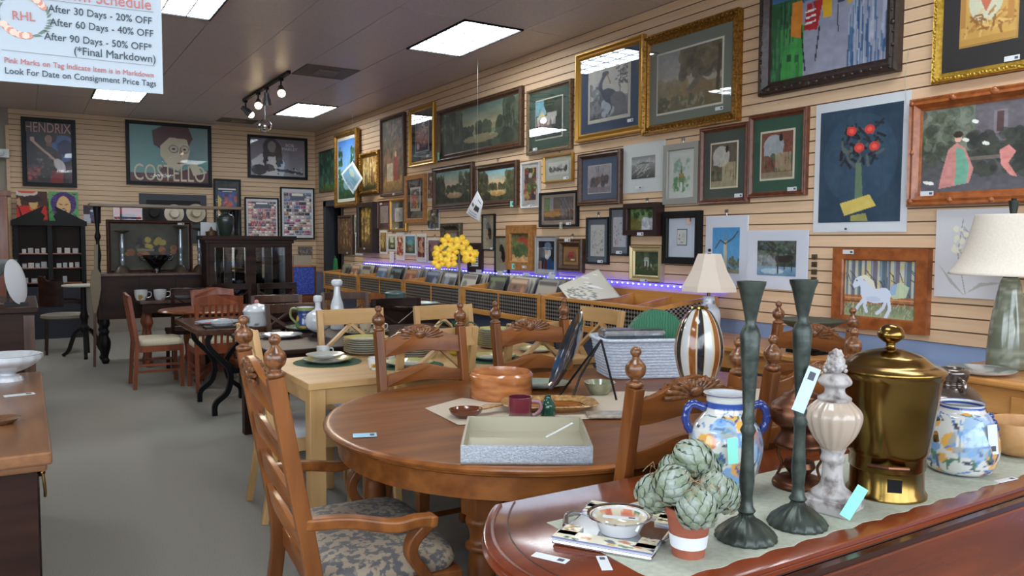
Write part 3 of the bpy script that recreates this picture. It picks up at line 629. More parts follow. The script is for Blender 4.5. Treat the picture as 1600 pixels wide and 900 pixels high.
def piano_woods(A):
    A.a[:] = (62, 74, 66); A.blobs(120, (0, 0, 1, 0.55), 0.05, [(46, 60, 50), (92, 108, 92), (70, 92, 100), (120, 130, 116)], 2, 0.7); A.strokes(24, (0, 0, 1, 0.5), 0.3, 0.03, [(58, 52, 46), (90, 86, 78)], 0.2, 3, 0.8, 0.5)
    A.blobs(60, (0, 0.5, 0.5, 0.8), 0.06, [(150, 158, 160), (110, 122, 128)], 4, 0.7); A.grad(0.74, 1, (130, 166, 190), (96, 140, 172)); A.ell(0.4, 0.86, 0.3, 0.08, (190, 214, 228), 0.8)
    A.poly([(0.46, 0.44), (0.9, 0.4), (0.94, 0.5), (0.84, 0.6), (0.5, 0.62)], (48, 38, 40)); A.rect(0.52, 0.6, 0.56, 0.92, (40, 32, 34)).rect(0.7, 0.58, 0.73, 0.8, (44, 36, 38)).rect(0.88, 0.55, 0.91, 0.85, (44, 36, 38)); A.noise(16, 14, 5)
def creek(A):
    A.a[:] = (58, 78, 44); A.blobs(120, (0, 0, 1, 0.5), 0.08, [(40, 60, 34), (84, 112, 58), (120, 146, 90)], 1, 0.7); A.poly([(0.5, 0.4), (0.62, 0.4), (1, 0.7), (1, 1), (0.3, 1), (0.42, 0.7)], (190, 196, 206)); A.blobs(50, (0.3, 0.55, 1, 1), 0.07, [(206, 204, 206), (150, 152, 160)], 3, 0.6); A.blobs(40, (0, 0.6, 0.35, 1), 0.1, [(150, 130, 60), (110, 104, 50), (84, 90, 44)], 4, 0.7); A.noise(18, 14, 5)
def pond_photo(A):
    A.grad(0, 0.5, (88, 72, 70), (110, 88, 78)).grad(0.5, 1, (176, 120, 62), (70, 60, 66)); A.rect(0.0, 0.05, 0.22, 0.6, (110, 170, 92), 0.6).rect(0.22, 0.0, 0.34, 0.7, (190, 214, 236), 0.5); A.ell(0.3, 0.72, 0.35, 0.12, (196, 140, 70)); A.strokes(40, (0.55, 0, 1, 0.6), 0.2, 0.02, [(54, 56, 70), (130, 136, 156), (90, 92, 108)], 1.2, 3, 0.8, 0.6); A.noise(14, 14, 6)  # green and pale blue panes: window reflection of the glass painted into the print
def pipe_man(A):
    A.a[:] = (34, 36, 44); A.poly([(0.3, 0.95), (0.4, 0.62), (0.7, 0.58), (1, 0.75), (1, 1), (0.2, 1)], (46, 92, 140)).poly([(0.42, 0.66), (0.56, 0.64), (0.54, 1), (0.36, 1)], (120, 44, 50)); A.poly([(0.4, 0.32), (0.66, 0.3), (0.7, 0.56), (0.56, 0.66), (0.42, 0.56)], (214, 172, 150)); A.ell(0.7, 0.42, 0.1, 0.12, (226, 224, 222)).ell(0.55, 0.54, 0.14, 0.09, (222, 220, 220))
    A.ell(0.58, 0.25, 0.3, 0.07, (104, 132, 156)).ell(0.6, 0.15, 0.2, 0.11, (120, 148, 170)); A.path([(0.42, 0.5), (0.24, 0.48), (0.2, 0.42)], 0.03, (60, 40, 34)); A.rect(0.08, 0.7, 0.22, 1, (196, 150, 130)); A.noise(12, 8, 2)
def cherries(A):
    A.grad(0, 1, (150, 108, 66), (96, 70, 46)); A.ell(0.5, 0.62, 0.28, 0.12, (110, 60, 40)); A.blobs(26, (0.3, 0.32, 0.7, 0.55), 0.08, [(128, 34, 32), (96, 24, 26), (156, 54, 46)], 2); A.ell(0.62, 0.8, 0.1, 0.06, (216, 192, 160)).ell(0.76, 0.78, 0.08, 0.05, (206, 180, 150)); A.noise(12, 8, 1)
def feather(A): A.a[:] = (190, 178, 152); A.rect(0.2, 0.14, 0.8, 0.72, (180, 168, 142)); A.ell(0.5, 0.42, 0.24, 0.18, (52, 46, 42), 1, 0.9).ell(0.6, 0.52, 0.14, 0.2, (40, 36, 34), 1, -0.3).ell(0.35, 0.5, 0.1, 0.1, (180, 168, 142)); A.noise(14, 10, 1)
def temple(A): A.a[:] = (92, 84, 60); A.blobs(60, (0, 0.1, 1, 0.8), 0.12, [(80, 104, 58), (60, 76, 48), (110, 118, 70)], 1, 0.7); A.poly([(0.2, 0.2), (0.7, 0.08), (0.95, 0.3), (0.9, 0.5), (0.6, 0.3), (0.3, 0.28)], (166, 72, 44)); A.rect(0.2, 0.4, 0.75, 0.85, (64, 88, 50), 0.7); A.blobs(20, (0, 0.85, 1, 1), 0.1, [(196, 150, 96), (214, 180, 130)], 3); A.noise(10, 16, 2)
def chapel(A): A.a[:] = (214, 216, 208); A.rect(0.14, 0.12, 0.86, 0.9, (206, 210, 202)); A.blobs(24, (0.2, 0.2, 0.8, 0.45), 0.06, [(130, 164, 140), (160, 186, 166)], 2, 0.6); A.poly([(0.5, 0.28), (0.55, 0.5), (0.45, 0.5)], (120, 110, 84)); A.poly([(0.4, 0.5), (0.6, 0.5), (0.62, 0.7), (0.38, 0.7)], (170, 140, 92)); A.blobs(50, (0.18, 0.6, 0.82, 0.88), 0.06, [(90, 140, 92), (140, 176, 130)], 4, 0.7); A.rect(0.46, 0.7, 0.54, 0.9, (226, 226, 220))
def courtyard(sky, wall, light, seed):
    def p(A): A.a[:] = wall; A.ell(0.4, 0.3, 0.32, 0.24, sky); A.rect(0.1, 0.3, 0.7, 0.5, sky); A.blobs(50, (0, 0.5, 1, 0.8), 0.08, [(70, 84, 56), (100, 110, 76), wall], seed, 0.7); A.rect(0.45, 0.45, 0.95, 0.85, light, 0.7); A.ell(0.62, 0.14, 0.06, 0.08, (40, 38, 36)); A.line(0.62, 0, 0.62, 0.1, 0.02, (40, 38, 36)); A.strokes(26, (0.1, 0.4, 0.9, 0.95), 0.2, 0.02, [(50, 44, 40), (140, 120, 90)], 1.57, seed, 0.8, 0.2); A.rect(0, 0.86, 1, 1, tuple(v*0.8 for v in light)); A.noise(14, 16, seed)
    return p
def folk(cols, seed=0):
    def p(A): A.a[:] = cols[0]; A.rect(0.08, 0.05, 0.92, 0.9, cols[1]); A.blobs(36, (0.12, 0.1, 0.88, 0.85), 0.11, cols[2:], seed, 0.95); A.ell(0.5, 0.25, 0.13, 0.07, cols[0]); A.rect(0.35, 0.32, 0.65, 0.7, cols[2], 0.7); A.strokes(20, (0.1, 0.1, 0.9, 0.85), 0.2, 0.035, cols[2:], 0.8, seed+1, 0.9, 1.5)
    return p
def carriage(A): A.a[:] = (226, 224, 214); A.blobs(36, (0.08, 0.3, 0.92, 0.75), 0.06, [(70, 70, 70), (110, 108, 104), (190, 186, 176)], 3, 0.8); A.line(0.05, 0.72, 0.95, 0.6, 0.03, (96, 94, 90))
def dunes(A): A.grad(0, 0.35, (120, 122, 122), (168, 168, 166)).grad(0.35, 1, (140, 138, 134), (60, 60, 60)); A.strokes(40, (0, 0.4, 0.7, 0.95), 0.3, 0.02, [(190, 188, 184), (90, 90, 90)], -0.5, 2, 0.7, 0.3); A.poly([(0.2, 0.35), (0.5, 0.26), (1, 0.36)], (96, 96, 96))
def ducks(A): A.a[:] = (186, 180, 184); A.strokes(30, (0, 0, 1, 0.5), 0.2, 0.02, [(110, 110, 124), (150, 146, 156)], 1.57, 1, 0.7, 0.3); A.blobs(16, (0.15, 0.45, 0.85, 0.75), 0.1, [(64, 62, 70), (110, 92, 92)], 5, 0.8); A.rect(0, 0.78, 1, 1, (150, 140, 150)); A.noise(10, 14, 3)
def pavilion(A): A.grad(0, 0.4, (120, 176, 196), (150, 190, 200)).grad(0.4, 1, (70, 84, 84), (48, 62, 58)); A.blobs(70, (0.4, 0, 1, 0.5), 0.09, [(44, 58, 46), (66, 84, 62)], 1, 0.85); A.poly([(0.05, 0.46), (0.25, 0.3), (0.42, 0.46)], (232, 214, 150)); A.rect(0.05, 0.44, 0.75, 0.66, (214, 208, 200)).rect(0.45, 0.36, 0.8, 0.5, (190, 184, 176)); A.strokes(26, (0.05, 0.5, 0.75, 0.66), 0.08, 0.015, [(110, 84, 84)], 1.57, 2, 0.9, 0.1); A.blobs(40, (0, 0.62, 0.6, 0.78), 0.03, [(190, 130, 140), (90, 110, 96)], 3); A.noise(16, 14, 5)
def scroll(A): A.a[:] = (206, 164, 88); A.noise(6, 12, 1); A.ell(0.45, 0.42, 0.3, 0.3, (206, 206, 180)); A.poly([(0.3, 0.3), (0.5, 0.24), (0.58, 0.4), (0.45, 0.58)], (196, 112, 84)); A.strokes(40, (0.1, 0.6, 0.9, 0.82), 0.16, 0.04, [(178, 122, 62), (224, 190, 120), (150, 100, 50)], 0.5, 2, 0.8, 1.4); A.rect(0, 0.9, 1, 1, (196, 150, 76)); A.rect(0.0, 0.1, 0.1, 0.75, (186, 134, 70)).rect(0.84, 0.1, 0.95, 0.75, (186, 134, 70))
def orchid_sketch(A): A.a[:] = (206, 204, 208); A.path([(0.42, 0.95), (0.3, 0.5), (0.36, 0.12)], 0.012, (150, 150, 146)); A.strokes(14, (0.2, 0.15, 0.5, 0.5), 0.1, 0.015, [(160, 158, 152)], 1.0, 2, 0.8, 0.6); A.blobs(16, (0.25, 0.2, 0.45, 0.6), 0.035, [(226, 222, 200)], 4); A.poly([(0.05, 0.62), (0.3, 0.86), (0.42, 0.98), (0.22, 0.84)], (172, 172, 168)).poly([(0.42, 0.95), (0.6, 0.82), (0.95, 0.8), (0.62, 0.86)], (172, 174, 166))
def toned(paper, inks, seed): return sketch(paper, inks, seed, (0.1, 0.15, 0.9, 0.9), 44)
# musicians and back wall
def guitarist(A):
    A.a[:] = (28, 30, 42); A.ell(0.8, 0.42, 0.3, 0.22, (60, 92, 150)).ell(0.85, 0.4, 0.18, 0.12, (30, 44, 90)); A.rect(0, 0.7, 1, 1, (70, 50, 60)); A.poly([(0.25, 0.48), (0.5, 0.38), (0.75, 0.5), (0.85, 0.98), (0.25, 0.98)], (46, 40, 44)).poly([(0.55, 0.8), (0.8, 0.78), (0.78, 1), (0.5, 1)], (136, 28, 34))
    A.ell(0.5, 0.25, 0.17, 0.1, (18, 16, 18)).ell(0.49, 0.28, 0.08, 0.07, (150, 110, 96)).rect(0.44, 0.34, 0.54, 0.4, (120, 84, 74)); A.path([(0.12, 0.3), (0.3, 0.42), (0.72, 0.68)], 0.055, (196, 160, 140)).ell(0.72, 0.7, 0.14, 0.09, (206, 196, 200), 1, 0.6).ell(0.14, 0.29, 0.05, 0.04, (190, 160, 150)); A.blobs(30, (0.25, 0.5, 0.6, 0.9), 0.03, [(120, 100, 100), (80, 60, 60), (150, 130, 126)], 4, 0.6); A.blobs(12, (0.05, 0.75, 0.3, 0.95), 0.05, [(200, 90, 80), (150, 60, 70)], 6, 0.7); A.noise(20, 10, 2)
def spectacled(A):
    A.a[:] = (110, 158, 156); A.rect(0.72, 0, 1, 1, (120, 150, 150)); A.poly([(0.28, 0.1), (0.42, 0, ), (0.74, 0), (0.8, 0.2), (0.72, 0.4), (0.4, 0.42), (0.3, 0.34)], (86, 48, 56)); A.poly([(0.38, 0.36), (0.5, 0.2), (0.72, 0.22), (0.76, 0.42), (0.72, 0.62), (0.6, 0.78), (0.48, 0.7), (0.38, 0.52)], (206, 196, 170)); A.rect(0, 0.84, 1, 1, (92, 52, 60)); A.poly([(0.4, 0.7), (0.62, 0.8), (1, 0.6), (1, 1), (0.3, 1)], (96, 56, 62)); A.poly([(0.74, 0.66), (0.9, 0.6), (0.98, 0.8), (0.8, 0.86)], (206, 196, 170)); A.poly([(0.84, 0.62), (1, 0.56), (1, 0.75), (0.9, 0.8)], (110, 158, 156)); A.ell(0.55, 0.4, 0.06, 0.07, (70, 40, 46)).ell(0.55, 0.4, 0.052, 0.06, (200, 190, 166)).ell(0.69, 0.4, 0.055, 0.07, (70, 40, 46)).ell(0.69, 0.4, 0.047, 0.06, (200, 190, 166)); A.ell(0.55, 0.4, 0.02, 0.02, (60, 40, 40)).ell(0.69, 0.4, 0.02, 0.02, (60, 40, 40)); A.line(0.6, 0.65, 0.7, 0.64, 0.012, (96, 56, 60)).line(0.63, 0.42, 0.64, 0.54, 0.012, (150, 130, 116))
def dreadlocks(A):
    A.a[:] = (122, 114, 124); A.grad(0, 1, (112, 102, 114), (150, 146, 154)); A.poly([(0.02, 0.62), (0.2, 0.42), (0.5, 0.4), (0.62, 0.62), (0.6, 1), (0.1, 1)], (204, 202, 206)); A.ell(0.38, 0.24, 0.15, 0.25, (44, 36, 42)).ell(0.39, 0.22, 0.075, 0.15, (130, 118, 120)); A.strokes(26, (0.24, 0.15, 0.3, 0.5), 0.14, 0.03, [(38, 32, 38)], 1.6, 2, 1, 0.2).strokes(26, (0.46, 0.15, 0.54, 0.5), 0.16, 0.03, [(38, 32, 38)], 1.5, 3, 1, 0.2); A.ell(0.16, 0.84, 0.14, 0.14, (46, 40, 46)).ell(0.33, 0.78, 0.1, 0.1, (60, 52, 56)); A.path([(0.2, 0.8), (0.6, 0.84), (0.94, 0.9)], 0.045, (44, 38, 44)); A.blobs(14, (0.4, 0.76, 0.95, 0.95), 0.02, [(206, 204, 208), (46, 40, 44)], 5)
def red_coat(A):
    A.a[:] = (70, 40, 28); A.ell(0.3, 0.05, 0.4, 0.14, (206, 196, 190)).ell(0.35, 0.0, 0.3, 0.1, (214, 80, 50)); A.poly([(0, 0.55), (0.35, 0.5), (0.62, 0.55), (0.95, 0.5), (1, 1), (0, 1)], (206, 44, 34)); A.ell(0.55, 0.42, 0.14, 0.2, (214, 172, 110)).ell(0.52, 0.28, 0.32, 0.12, (50, 28, 26)); A.poly([(0, 0.3), (0.12, 0.25), (0.16, 0.5), (0.05, 0.55)], (196, 150, 110)); A.line(0.05, 0.5, 0.2, 1, 0.05, (60, 20, 20)); A.path([(0.42, 0.6), (0.55, 0.68), (0.66, 0.58)], 0.02, (230, 190, 80))
def purple_hair(A):
    A.a[:] = (92, 158, 92); A.ell(0.5, 0.42, 0.42, 0.4, (72, 40, 108)); A.strokes(110, (0.12, 0.06, 0.88, 0.8), 0.14, 0.03, [(72, 40, 108), (96, 60, 136), (50, 28, 84)], 1.2, 1, 1, 1.5); A.ell(0.5, 0.5, 0.23, 0.34, (222, 178, 120)).ell(0.5, 0.68, 0.09, 0.12, (120, 30, 34)).rect(0.44, 0.6, 0.57, 0.63, (240, 236, 226)); A.line(0.36, 0.42, 0.45, 0.45, 0.025, (60, 36, 40)).line(0.55, 0.45, 0.64, 0.42, 0.025, (60, 36, 40)); A.poly([(0.3, 0.85), (0.7, 0.85), (0.8, 1), (0.2, 1)], (206, 160, 110))
def shout(A): A.a[:] = (40, 24, 30); A.rect(0, 0.5, 0.4, 1, (196, 196, 202)); A.ell(0.62, 0.5, 0.26, 0.42, (70, 76, 110)); A.ell(0.5, 0.3, 0.12, 0.06, (206, 210, 226)).ell(0.78, 0.3, 0.1, 0.06, (206, 210, 226)).ell(0.62, 0.72, 0.12, 0.1, (130, 60, 60)); A.poly([(0.55, 0.35), (0.68, 0.35), (0.7, 0.55), (0.52, 0.55)], (150, 150, 180)); A.rect(0, 0.0, 1, 0.12, (60, 20, 26))
def jazz_abstract(A): A.a[:] = (62, 84, 132); A.rect(0, 0.0, 1, 0.12, (40, 44, 48)); A.poly([(0.0, 0.2), (0.2, 0.3), (0.15, 0.75), (0, 0.7)], (214, 180, 60)); A.blobs(30, (0.2, 0.2, 1, 0.6), 0.12, [(46, 70, 130), (66, 96, 160), (196, 84, 54)], 2); A.blobs(30, (0.1, 0.55, 1, 0.75), 0.1, [(214, 102, 48), (226, 130, 50), (56, 70, 120)], 3); A.rect(0.05, 0.72, 0.7, 0.9, (222, 190, 60)); A.rect(0.12, 0.9, 0.8, 1, (190, 60, 50)); A.rect(0.05, 0.06, 0.92, 0.085, (226, 226, 226)); A.rect(0.25, 0.12, 0.75, 0.135, (214, 214, 214))
def collage(pal, seed, banner=(236, 230, 226)):
    def p(A):
        A.a[:] = (206, 196, 196); q = random.Random(seed); y = 0.03
        while y < 0.97:
            hh = q.uniform(0.05, 0.09); x = 0.02
            while x < 0.97:
                ww = q.uniform(0.08, 0.2); c = q.choice(pal); A.rect(x, y, x+ww-0.012, y+hh-0.008, c); A.rect(x+0.02, y+0.01, x+ww*0.6, y+hh*0.5, tuple(min(255, v*1.5) for v in c)); x += ww
            y += hh
        A.rect(0.25, 0.04, 0.75, 0.2, (96, 104, 116)); A.rect(0.3, 0.05, 0.7, 0.1, banner)
    return p
def trees_red(A): A.rect(0.55, 0.5, 0.72, 0.85, (132, 44, 36)).ell(0.63, 0.48, 0.05, 0.04, (200, 150, 120)).rect(0.2, 0.6, 0.5, 0.85, (196, 190, 170), 0.7); A.strokes(40, (0.3, 0.05, 0.9, 0.4), 0.2, 0.02, [(176, 110, 66), (90, 60, 40)], -1.0, 3, 0.8, 0.8)
def sign_text_art(A):
    A.a[:] = (226, 226, 224)
    for i, (y, wd) in enumerate(((0.1, .5), (0.24, .14), (0.36, .14), (0.5, .7), (0.62, .74), (0.74, .6), (0.88, .74))): A.rect(0.5-wd/2, y-0.018, 0.5+wd/2, y+0.022, (60, 60, 62) if i else (30, 30, 30))

W_dark = mat('dark_walnut_frame', (62, 40, 26), 0.4, 0, (88, 58, 36), scale=30); W_brown = mat('red_brown_frame', (84, 44, 26), 0.35, 0, (112, 62, 38), scale=25)
W_tan = mat('tan_wood_frame', (150, 98, 50), 0.4, 0, (176, 122, 68), scale=25); W_rust = mat('burl_orange_frame', (128, 66, 28), 0.35, 0, (164, 92, 44), scale=18, coat=0.3)
W_pewter = mat('pewter_frame', (98, 86, 66), 0.4, 0.4, (58, 48, 38), scale=50, bump=0.5); W_silver = mat('grey_frame', (150, 148, 140), 0.45, 0.2); W_bronze = mat('bronze_bead_frame', (128, 108, 82), 0.4, 0.4, (96, 78, 58), scale=60)
W_black = M_black
PIC = picture
PIC('R', (500, 238), (534, 297), 'small unframed green folk painting leaning above the doorway', forest((58, 110, 92), [(40, 84, 72), (84, 150, 110), (30, 60, 60)], (90, 60, 40), 3, (112, 150, 60), 3), (0.02, W_dark, 0.03), canvas=True, off=0.002)
PIC('R', (530.4, 211), (566, 322), 'tall gilt picture with white liner and blue-sky landscape beside doorway', lake((70, 120, 190), (150, 190, 210), (70, 110, 100), (46, 84, 50), 4, 0.7), (0.085, M_gold, 0.06), liner=(0.05, (226, 220, 200)), canvas=True, orn=(0.06, 0.012, 2), off=0.04)
PIC('R', (566.8, 241), (596.6, 302), 'ornate carved gilt picture of autumn trees by water', forest((206, 176, 110), [(196, 150, 70), (150, 110, 50), (226, 206, 150)], (110, 74, 40), 5, (120, 110, 60)), (0.075, M_gold, 0.06), canvas=True, orn=(0.035, 0.022, 3), off=0.004)
PIC('R', (598.4, 187), (635.6, 304), 'tall dark-framed painting of red-dressed figure under a large tree', forest((92, 84, 60), [(74, 70, 50), (120, 92, 56), (60, 56, 44)], (110, 60, 36), 6, (170, 134, 70), 5, trees_red), (0.06, W_dark, 0.05), canvas=True, lab=(0.1, -0.485, 'f'))
PIC('R', (643, 172), (682, 255), 'gold-framed narrow print on black mat with pink totem figure', folk([(40, 42, 70), (52, 60, 96), (206, 130, 120), (190, 96, 90), (226, 200, 190)], 3), (0.06, M_goldp, 0.045), ((0.2, 0.2, 0.2), (44, 42, 46)), (0.02, (206, 208, 220)), True, (0.25, -0.36))
PIC('R', (688, 174), (819.4, 229), 'very wide dark-framed painting of a misty green swamp', lake((76, 96, 92), (150, 132, 100), (104, 116, 90), (56, 62, 48), 8, 0.6, 0.35, 0.82), (0.07, W_dark, 0.05), canvas=True, lab=(-0.47, -0.4, 'f', 0.05, 0.09, M_mint))
PIC('R', (827.5, 143), (896, 232.5), 'green-matted print of a white garden pavilion in beaded silver frame', pavilion, (0.045, W_bronze, 0.04), ((0.17, 0.16, 0.18), (70, 96, 84)), (0.012, (226, 220, 200)), True, (-0.3, -0.42), orn=(0.022, 0.008, 4))
PIC('R', (906, 88), (1008.8, 206), 'blue-matted print of a tall wading bird in gold frame', bird, (0.065, M_goldp, 0.05), ((0.17, 0.19, 0.17), (48, 82, 116)), (0.03, (226, 222, 206)), True, (0.33, -0.36), prof='scoop')
PIC('R', (1011.5, 61), (1158.8, 188.8), 'grey-matted print of a mossy oak and cabin in gold beaded frame', bayou, (0.075, M_gold, 0.055), ((0.11, 0.16, 0.13), (120, 126, 116)), (0.015, (222, 220, 210)), True, (0.32, -0.36), prof='scoop', orn=(0.04, 0.008, 6))
a_top = onx(1195.8, -55)
PIC('R', (1198, -55), (1410, 111.6), 'large abstract painting of bright sails in dark carved frame', harbor, (0.085, mat('black_brown_carved', (40, 30, 28), 0.4, 0, (62, 46, 40), scale=40), 0.07), canvas=True, orn=(0.06, 0.014, 8), res=0.8)
PIC('R', (1468, -75), (1640, 103), 'gold rope-framed print with black mat and scroll medallion', scroll, (0.05, mat('bright_gold_frame', (206, 170, 70), 0.3, 0.6, (170, 130, 46), scale=60), 0.045), ((0.21, 0.2, 0.2), (44, 42, 44)), (0.008, (190, 150, 80)), True, (0.22, -0.41), orn=(0.02, 0.009, 9), res=0.8)
PIC('R', (1098.8, 202), (1172.5, 316), 'brown-framed courtyard lantern print with dark grey-green mat', courtyard((190, 186, 176), (104, 90, 76), (206, 190, 150), 3), (0.04, W_brown, 0.04), ((0.19, 0.19, 0.17), (74, 82, 76)), (0.012, (222, 214, 190)), True, (0.32, -0.41))
PIC('R', (1175.5, 182), (1262.8, 305), 'brown-framed brick courtyard gate print with bright green mat', courtyard((170, 176, 180), (130, 78, 62), (190, 170, 140), 5), (0.04, W_brown, 0.04), ((0.18, 0.2, 0.18), (54, 92, 74)), (0.014, (222, 214, 190)), True, (0.28, -0.42))
t = PIC('R', (1277, 165), (1417, 362), 'dark painting of red flowers mounted on a large white board', roses, None, ((0.062, 0.07, 0.075), (208, 212, 218)), None, canvas=True, lab=(-0.15, -0.475))
PIC('R', (1428.7, 157.5), (1640, 316), 'carved-corner brown frame holding garden scene of seated woman with doves', garden_lady, (0.075, W_rust, 0.06), canvas=True, lab=(-0.32, -0.385), orn=(0.2, 0.02, 12))
PIC('R', (1309.5, 387), (1453.5, 523.5), 'wood-framed painting of a white horse galloping in woods', horse, (0.075, W_rust, 0.05), canvas=True, lab=(-0.32, 0.45, 'f'), prof='flat')
PIC('R', (1467, 328), (1584, 470), 'pale unframed canvas of white blossom stalk behind the large lamp', orchid_sketch, None, canvas=True, off=0.012)
PIC('R', (1104.5, 338), (1168, 447), 'white-matted photo of a bare pale tree against blue sky', lone_tree, None, ((0.18, 0.17, 0.17), (222, 226, 236)), None, True, hang=True, name='matted_photo')
PIC('R', (1170.8, 360), (1263, 455.4), 'white-matted photo of a grand piano in the snowy woods', piano_woods, None, ((0.18, 0.18, 0.23), (220, 224, 236)), None, True, off=0.008, name='matted_photo')
PIC('R', (1041, 331), (1098, 413.8), 'black-framed tiny tower sketch on wide pale mat', sketch((214, 214, 210), [(60, 60, 62), (120, 120, 120)], 3, n=40), (0.055, W_black, 0.04), ((0.34, 0.3, 0.32), (204, 212, 226)), (0.006, (60, 60, 60)), True, (0.2, 0.34, '', 0.05, 0.07, mat('floral_tag', (206, 170, 150), 0.6)), prof='flat')
PIC('R', (986.5, 319), (1038, 367.6), 'deep dark box frame around painting of a rocky creek', creek, (0.045, mat('plum_box_frame', (46, 26, 24), 0.4), 0.09), canvas=True, lab=(0.05, -0.46, 'f'), prof='flat', hang=True)
PIC('R', (990.5, 384), (1038.5, 441), 'champagne-framed small dark painting of a columned house', house((70, 84, 60), (40, 52, 34), (66, 90, 46), (190, 196, 180), 5), (0.05, mat('champagne_frame', (190, 172, 130), 0.35, 0.4), 0.05), canvas=True, lab=(0.0, -0.47, 'f', 0.09, 0.025), prof='scoop')
PIC('R', (919.4, 340), (953, 413.6), 'tall black-framed blue-matted sketch of parading musicians, the left one', toned((214, 218, 214), [(96, 120, 140), (60, 80, 96), (140, 170, 190)], 3), (0.02, W_black, 0.03), ((0.15, 0.13, 0.14), (88, 120, 138)), None, True, (0.15, -0.44), hang=True)
PIC('R', (956, 325), (985.5, 400), 'tall black-framed blue-matted painting of blue-robed musicians, the right one', toned((206, 214, 222), [(70, 110, 160), (110, 150, 196), (196, 120, 100), (50, 60, 80)], 5), (0.02, W_black, 0.03), ((0.12, 0.17, 0.15), (108, 130, 142)), None, True, (0.0, -0.43))
PIC('R', (877, 373), (914.4, 427), 'small brown-framed painting of a bowl of cherries', cherries, (0.075, W_dark, 0.05), liner=(0.025, (150, 112, 66)), canvas=True, lab=(-0.05, 0.46, 'f', 0.09, 0.03), hang=True)
PIC('R', (840, 368.4), (873, 431.6), 'grey-framed portrait of a bearded man in a blue hat', pipe_man, (0.02, W_silver, 0.035), ((0.1, 0.1, 0.12), (222, 224, 228)), None, True, (0.25, -0.44))
PIC('R', (796.6, 352.4), (838, 423.4), 'wide wood-framed red and green abstract painting', temple, (0.09, W_tan, 0.05), canvas=True, lab=(0.22, -0.42, 'f'), lablist=[(-0.2, -0.42, 'f', 0.05, 0.06, M_mint)], prof='flat')
PIC('R', (756, 335), (775, 391.4), 'upper of two narrow feather prints on tan paper', feather, (0.015, W_black, 0.03), None, None, True, (0.3, -0.45))
PIC('R', (776, 369.4), (797, 427.4), 'lower of two narrow feather prints on tan paper', feather, (0.015, W_black, 0.03), None, None, True, (0.3, -0.45))
PIC('R', (734.4, 379.6), (756, 426), 'small wide dark frame with printed white notice', sign_text_art, (0.07, mat('espresso_frame', (44, 26, 24), 0.4), 0.035), prof='flat', cat='framed notice')
PIC('R', (847, 302), (905.5, 354), 'black-framed photo of amber sunlit pond', pond_photo, (0.025, W_black, 0.04), ((0.08, 0.1, 0.14), (170, 150, 140)), None, True, (0.28, -0.42), lablist=[(0.12, -0.46, 'f', 0.05, 0.06, M_linen)])
PIC('R', (908.7, 242), (973.7, 318.7), 'dark-framed blue-matted print of ducks by reeds', ducks, (0.055, W_dark, 0.05), ((0.18, 0.19, 0.16), (84, 104, 134)), (0.008, (222, 216, 206)), True)
PIC('R', (975.5, 228), (1039.5, 298), 'unframed white mat with black and white dune photo', dunes, None, ((0.22, 0.27, 0.28), (196, 198, 196)), None, lab=(-0.1, -0.4), name='matted_photo')
PIC('R', (1041.7, 228), (1095, 317.5), 'weathered grey frame with watercolour of a small chapel', chapel, (0.05, W_silver, 0.035), (0.04, (216, 218, 214)), None, True, (0.22, -0.4), prof='flat', hang=True)
PIC('R', (852.5, 245), (897.5, 282.5), 'small thin gold frame with horse carriage drawing', carriage, (0.02, M_goldp, 0.03), ((0.15, 0.26, 0.28), (202, 202, 184)), (0.008, (230, 230, 222)), True, (0.28, -0.38), hang=True)
PIC('R', (816.7, 256), (845, 324), 'narrow white-framed clown poster', folk([(222, 214, 206), (120, 40, 50), (60, 120, 60), (190, 60, 60), (226, 190, 90), (70, 40, 70)], 9), (0.015, M_white, 0.025), ((0.11, 0.06, 0.06), (222, 220, 216)), None, True, (0.0, -0.46))
PIC('R', (680.6, 263), (742.5, 324), 'dark-framed dusk lake painting, left of the pair', lake((96, 130, 128), (190, 150, 116), (150, 130, 100), (48, 52, 36), 12, 0.6, 0.3, 0.65), (0.07, W_dark, 0.05), canvas=True)
PIC('R', (747, 260), (812, 320.6), 'dark-framed glowing sunset river painting, right of the pair', lake((110, 160, 176), (224, 166, 100), (176, 170, 120), (64, 64, 40), 15, 0.6, 0.3, 0.75), (0.07, W_dark, 0.05), canvas=True, lab=(0.42, -0.47, 'f', 0.06, 0.06, M_mint), hang=True)
PIC('R', (636, 276), (667.6, 348), 'honey wood frame with narrow folk print on black mat', folk([(214, 206, 190), (70, 76, 90), (190, 80, 60), (222, 190, 90), (90, 120, 140)], 13), (0.06, W_tan, 0.04), ((0.22, 0.22, 0.22), (48, 48, 54)), (0.012, (216, 214, 206)), True, (-0.3, -0.42), prof='flat')
PIC('R', (669, 269), (680, 314), 'small unframed brown woodcut poster hanging beside wood-framed print', folk([(206, 200, 190), (92, 60, 50), (120, 80, 66), (60, 40, 36), (190, 150, 120)], 14), name='unframed_print', off=0.004, hang=True)
PIC('R', (669, 328), (688, 359), 'small unframed print of a black cat and jug under lake painting', folk([(216, 216, 212), (84, 84, 90), (40, 40, 44), (150, 130, 60), (120, 120, 140)], 15), name='unframed_print', off=0.004, hang=True)
PIC('R', (612.6, 312), (638, 361), 'small gold frame with wide dark mat', toned((190, 184, 180), [(70, 66, 70), (120, 110, 110)], 16), (0.04, M_goldp, 0.04), ((0.24, 0.26, 0.28), (56, 54, 50)), (0.01, (200, 200, 196)), True, (-0.1, -0.42))
PIC('R', (592, 315), (612, 357), 'small maroon-matted floral print in thin frame', toned((176, 166, 156), [(90, 70, 70), (130, 110, 100), (206, 200, 190)], 17), (0.02, W_brown, 0.03), ((0.2, 0.18, 0.2), (104, 62, 54)), (0.008, (206, 200, 190)), True, (-0.2, 0.4))
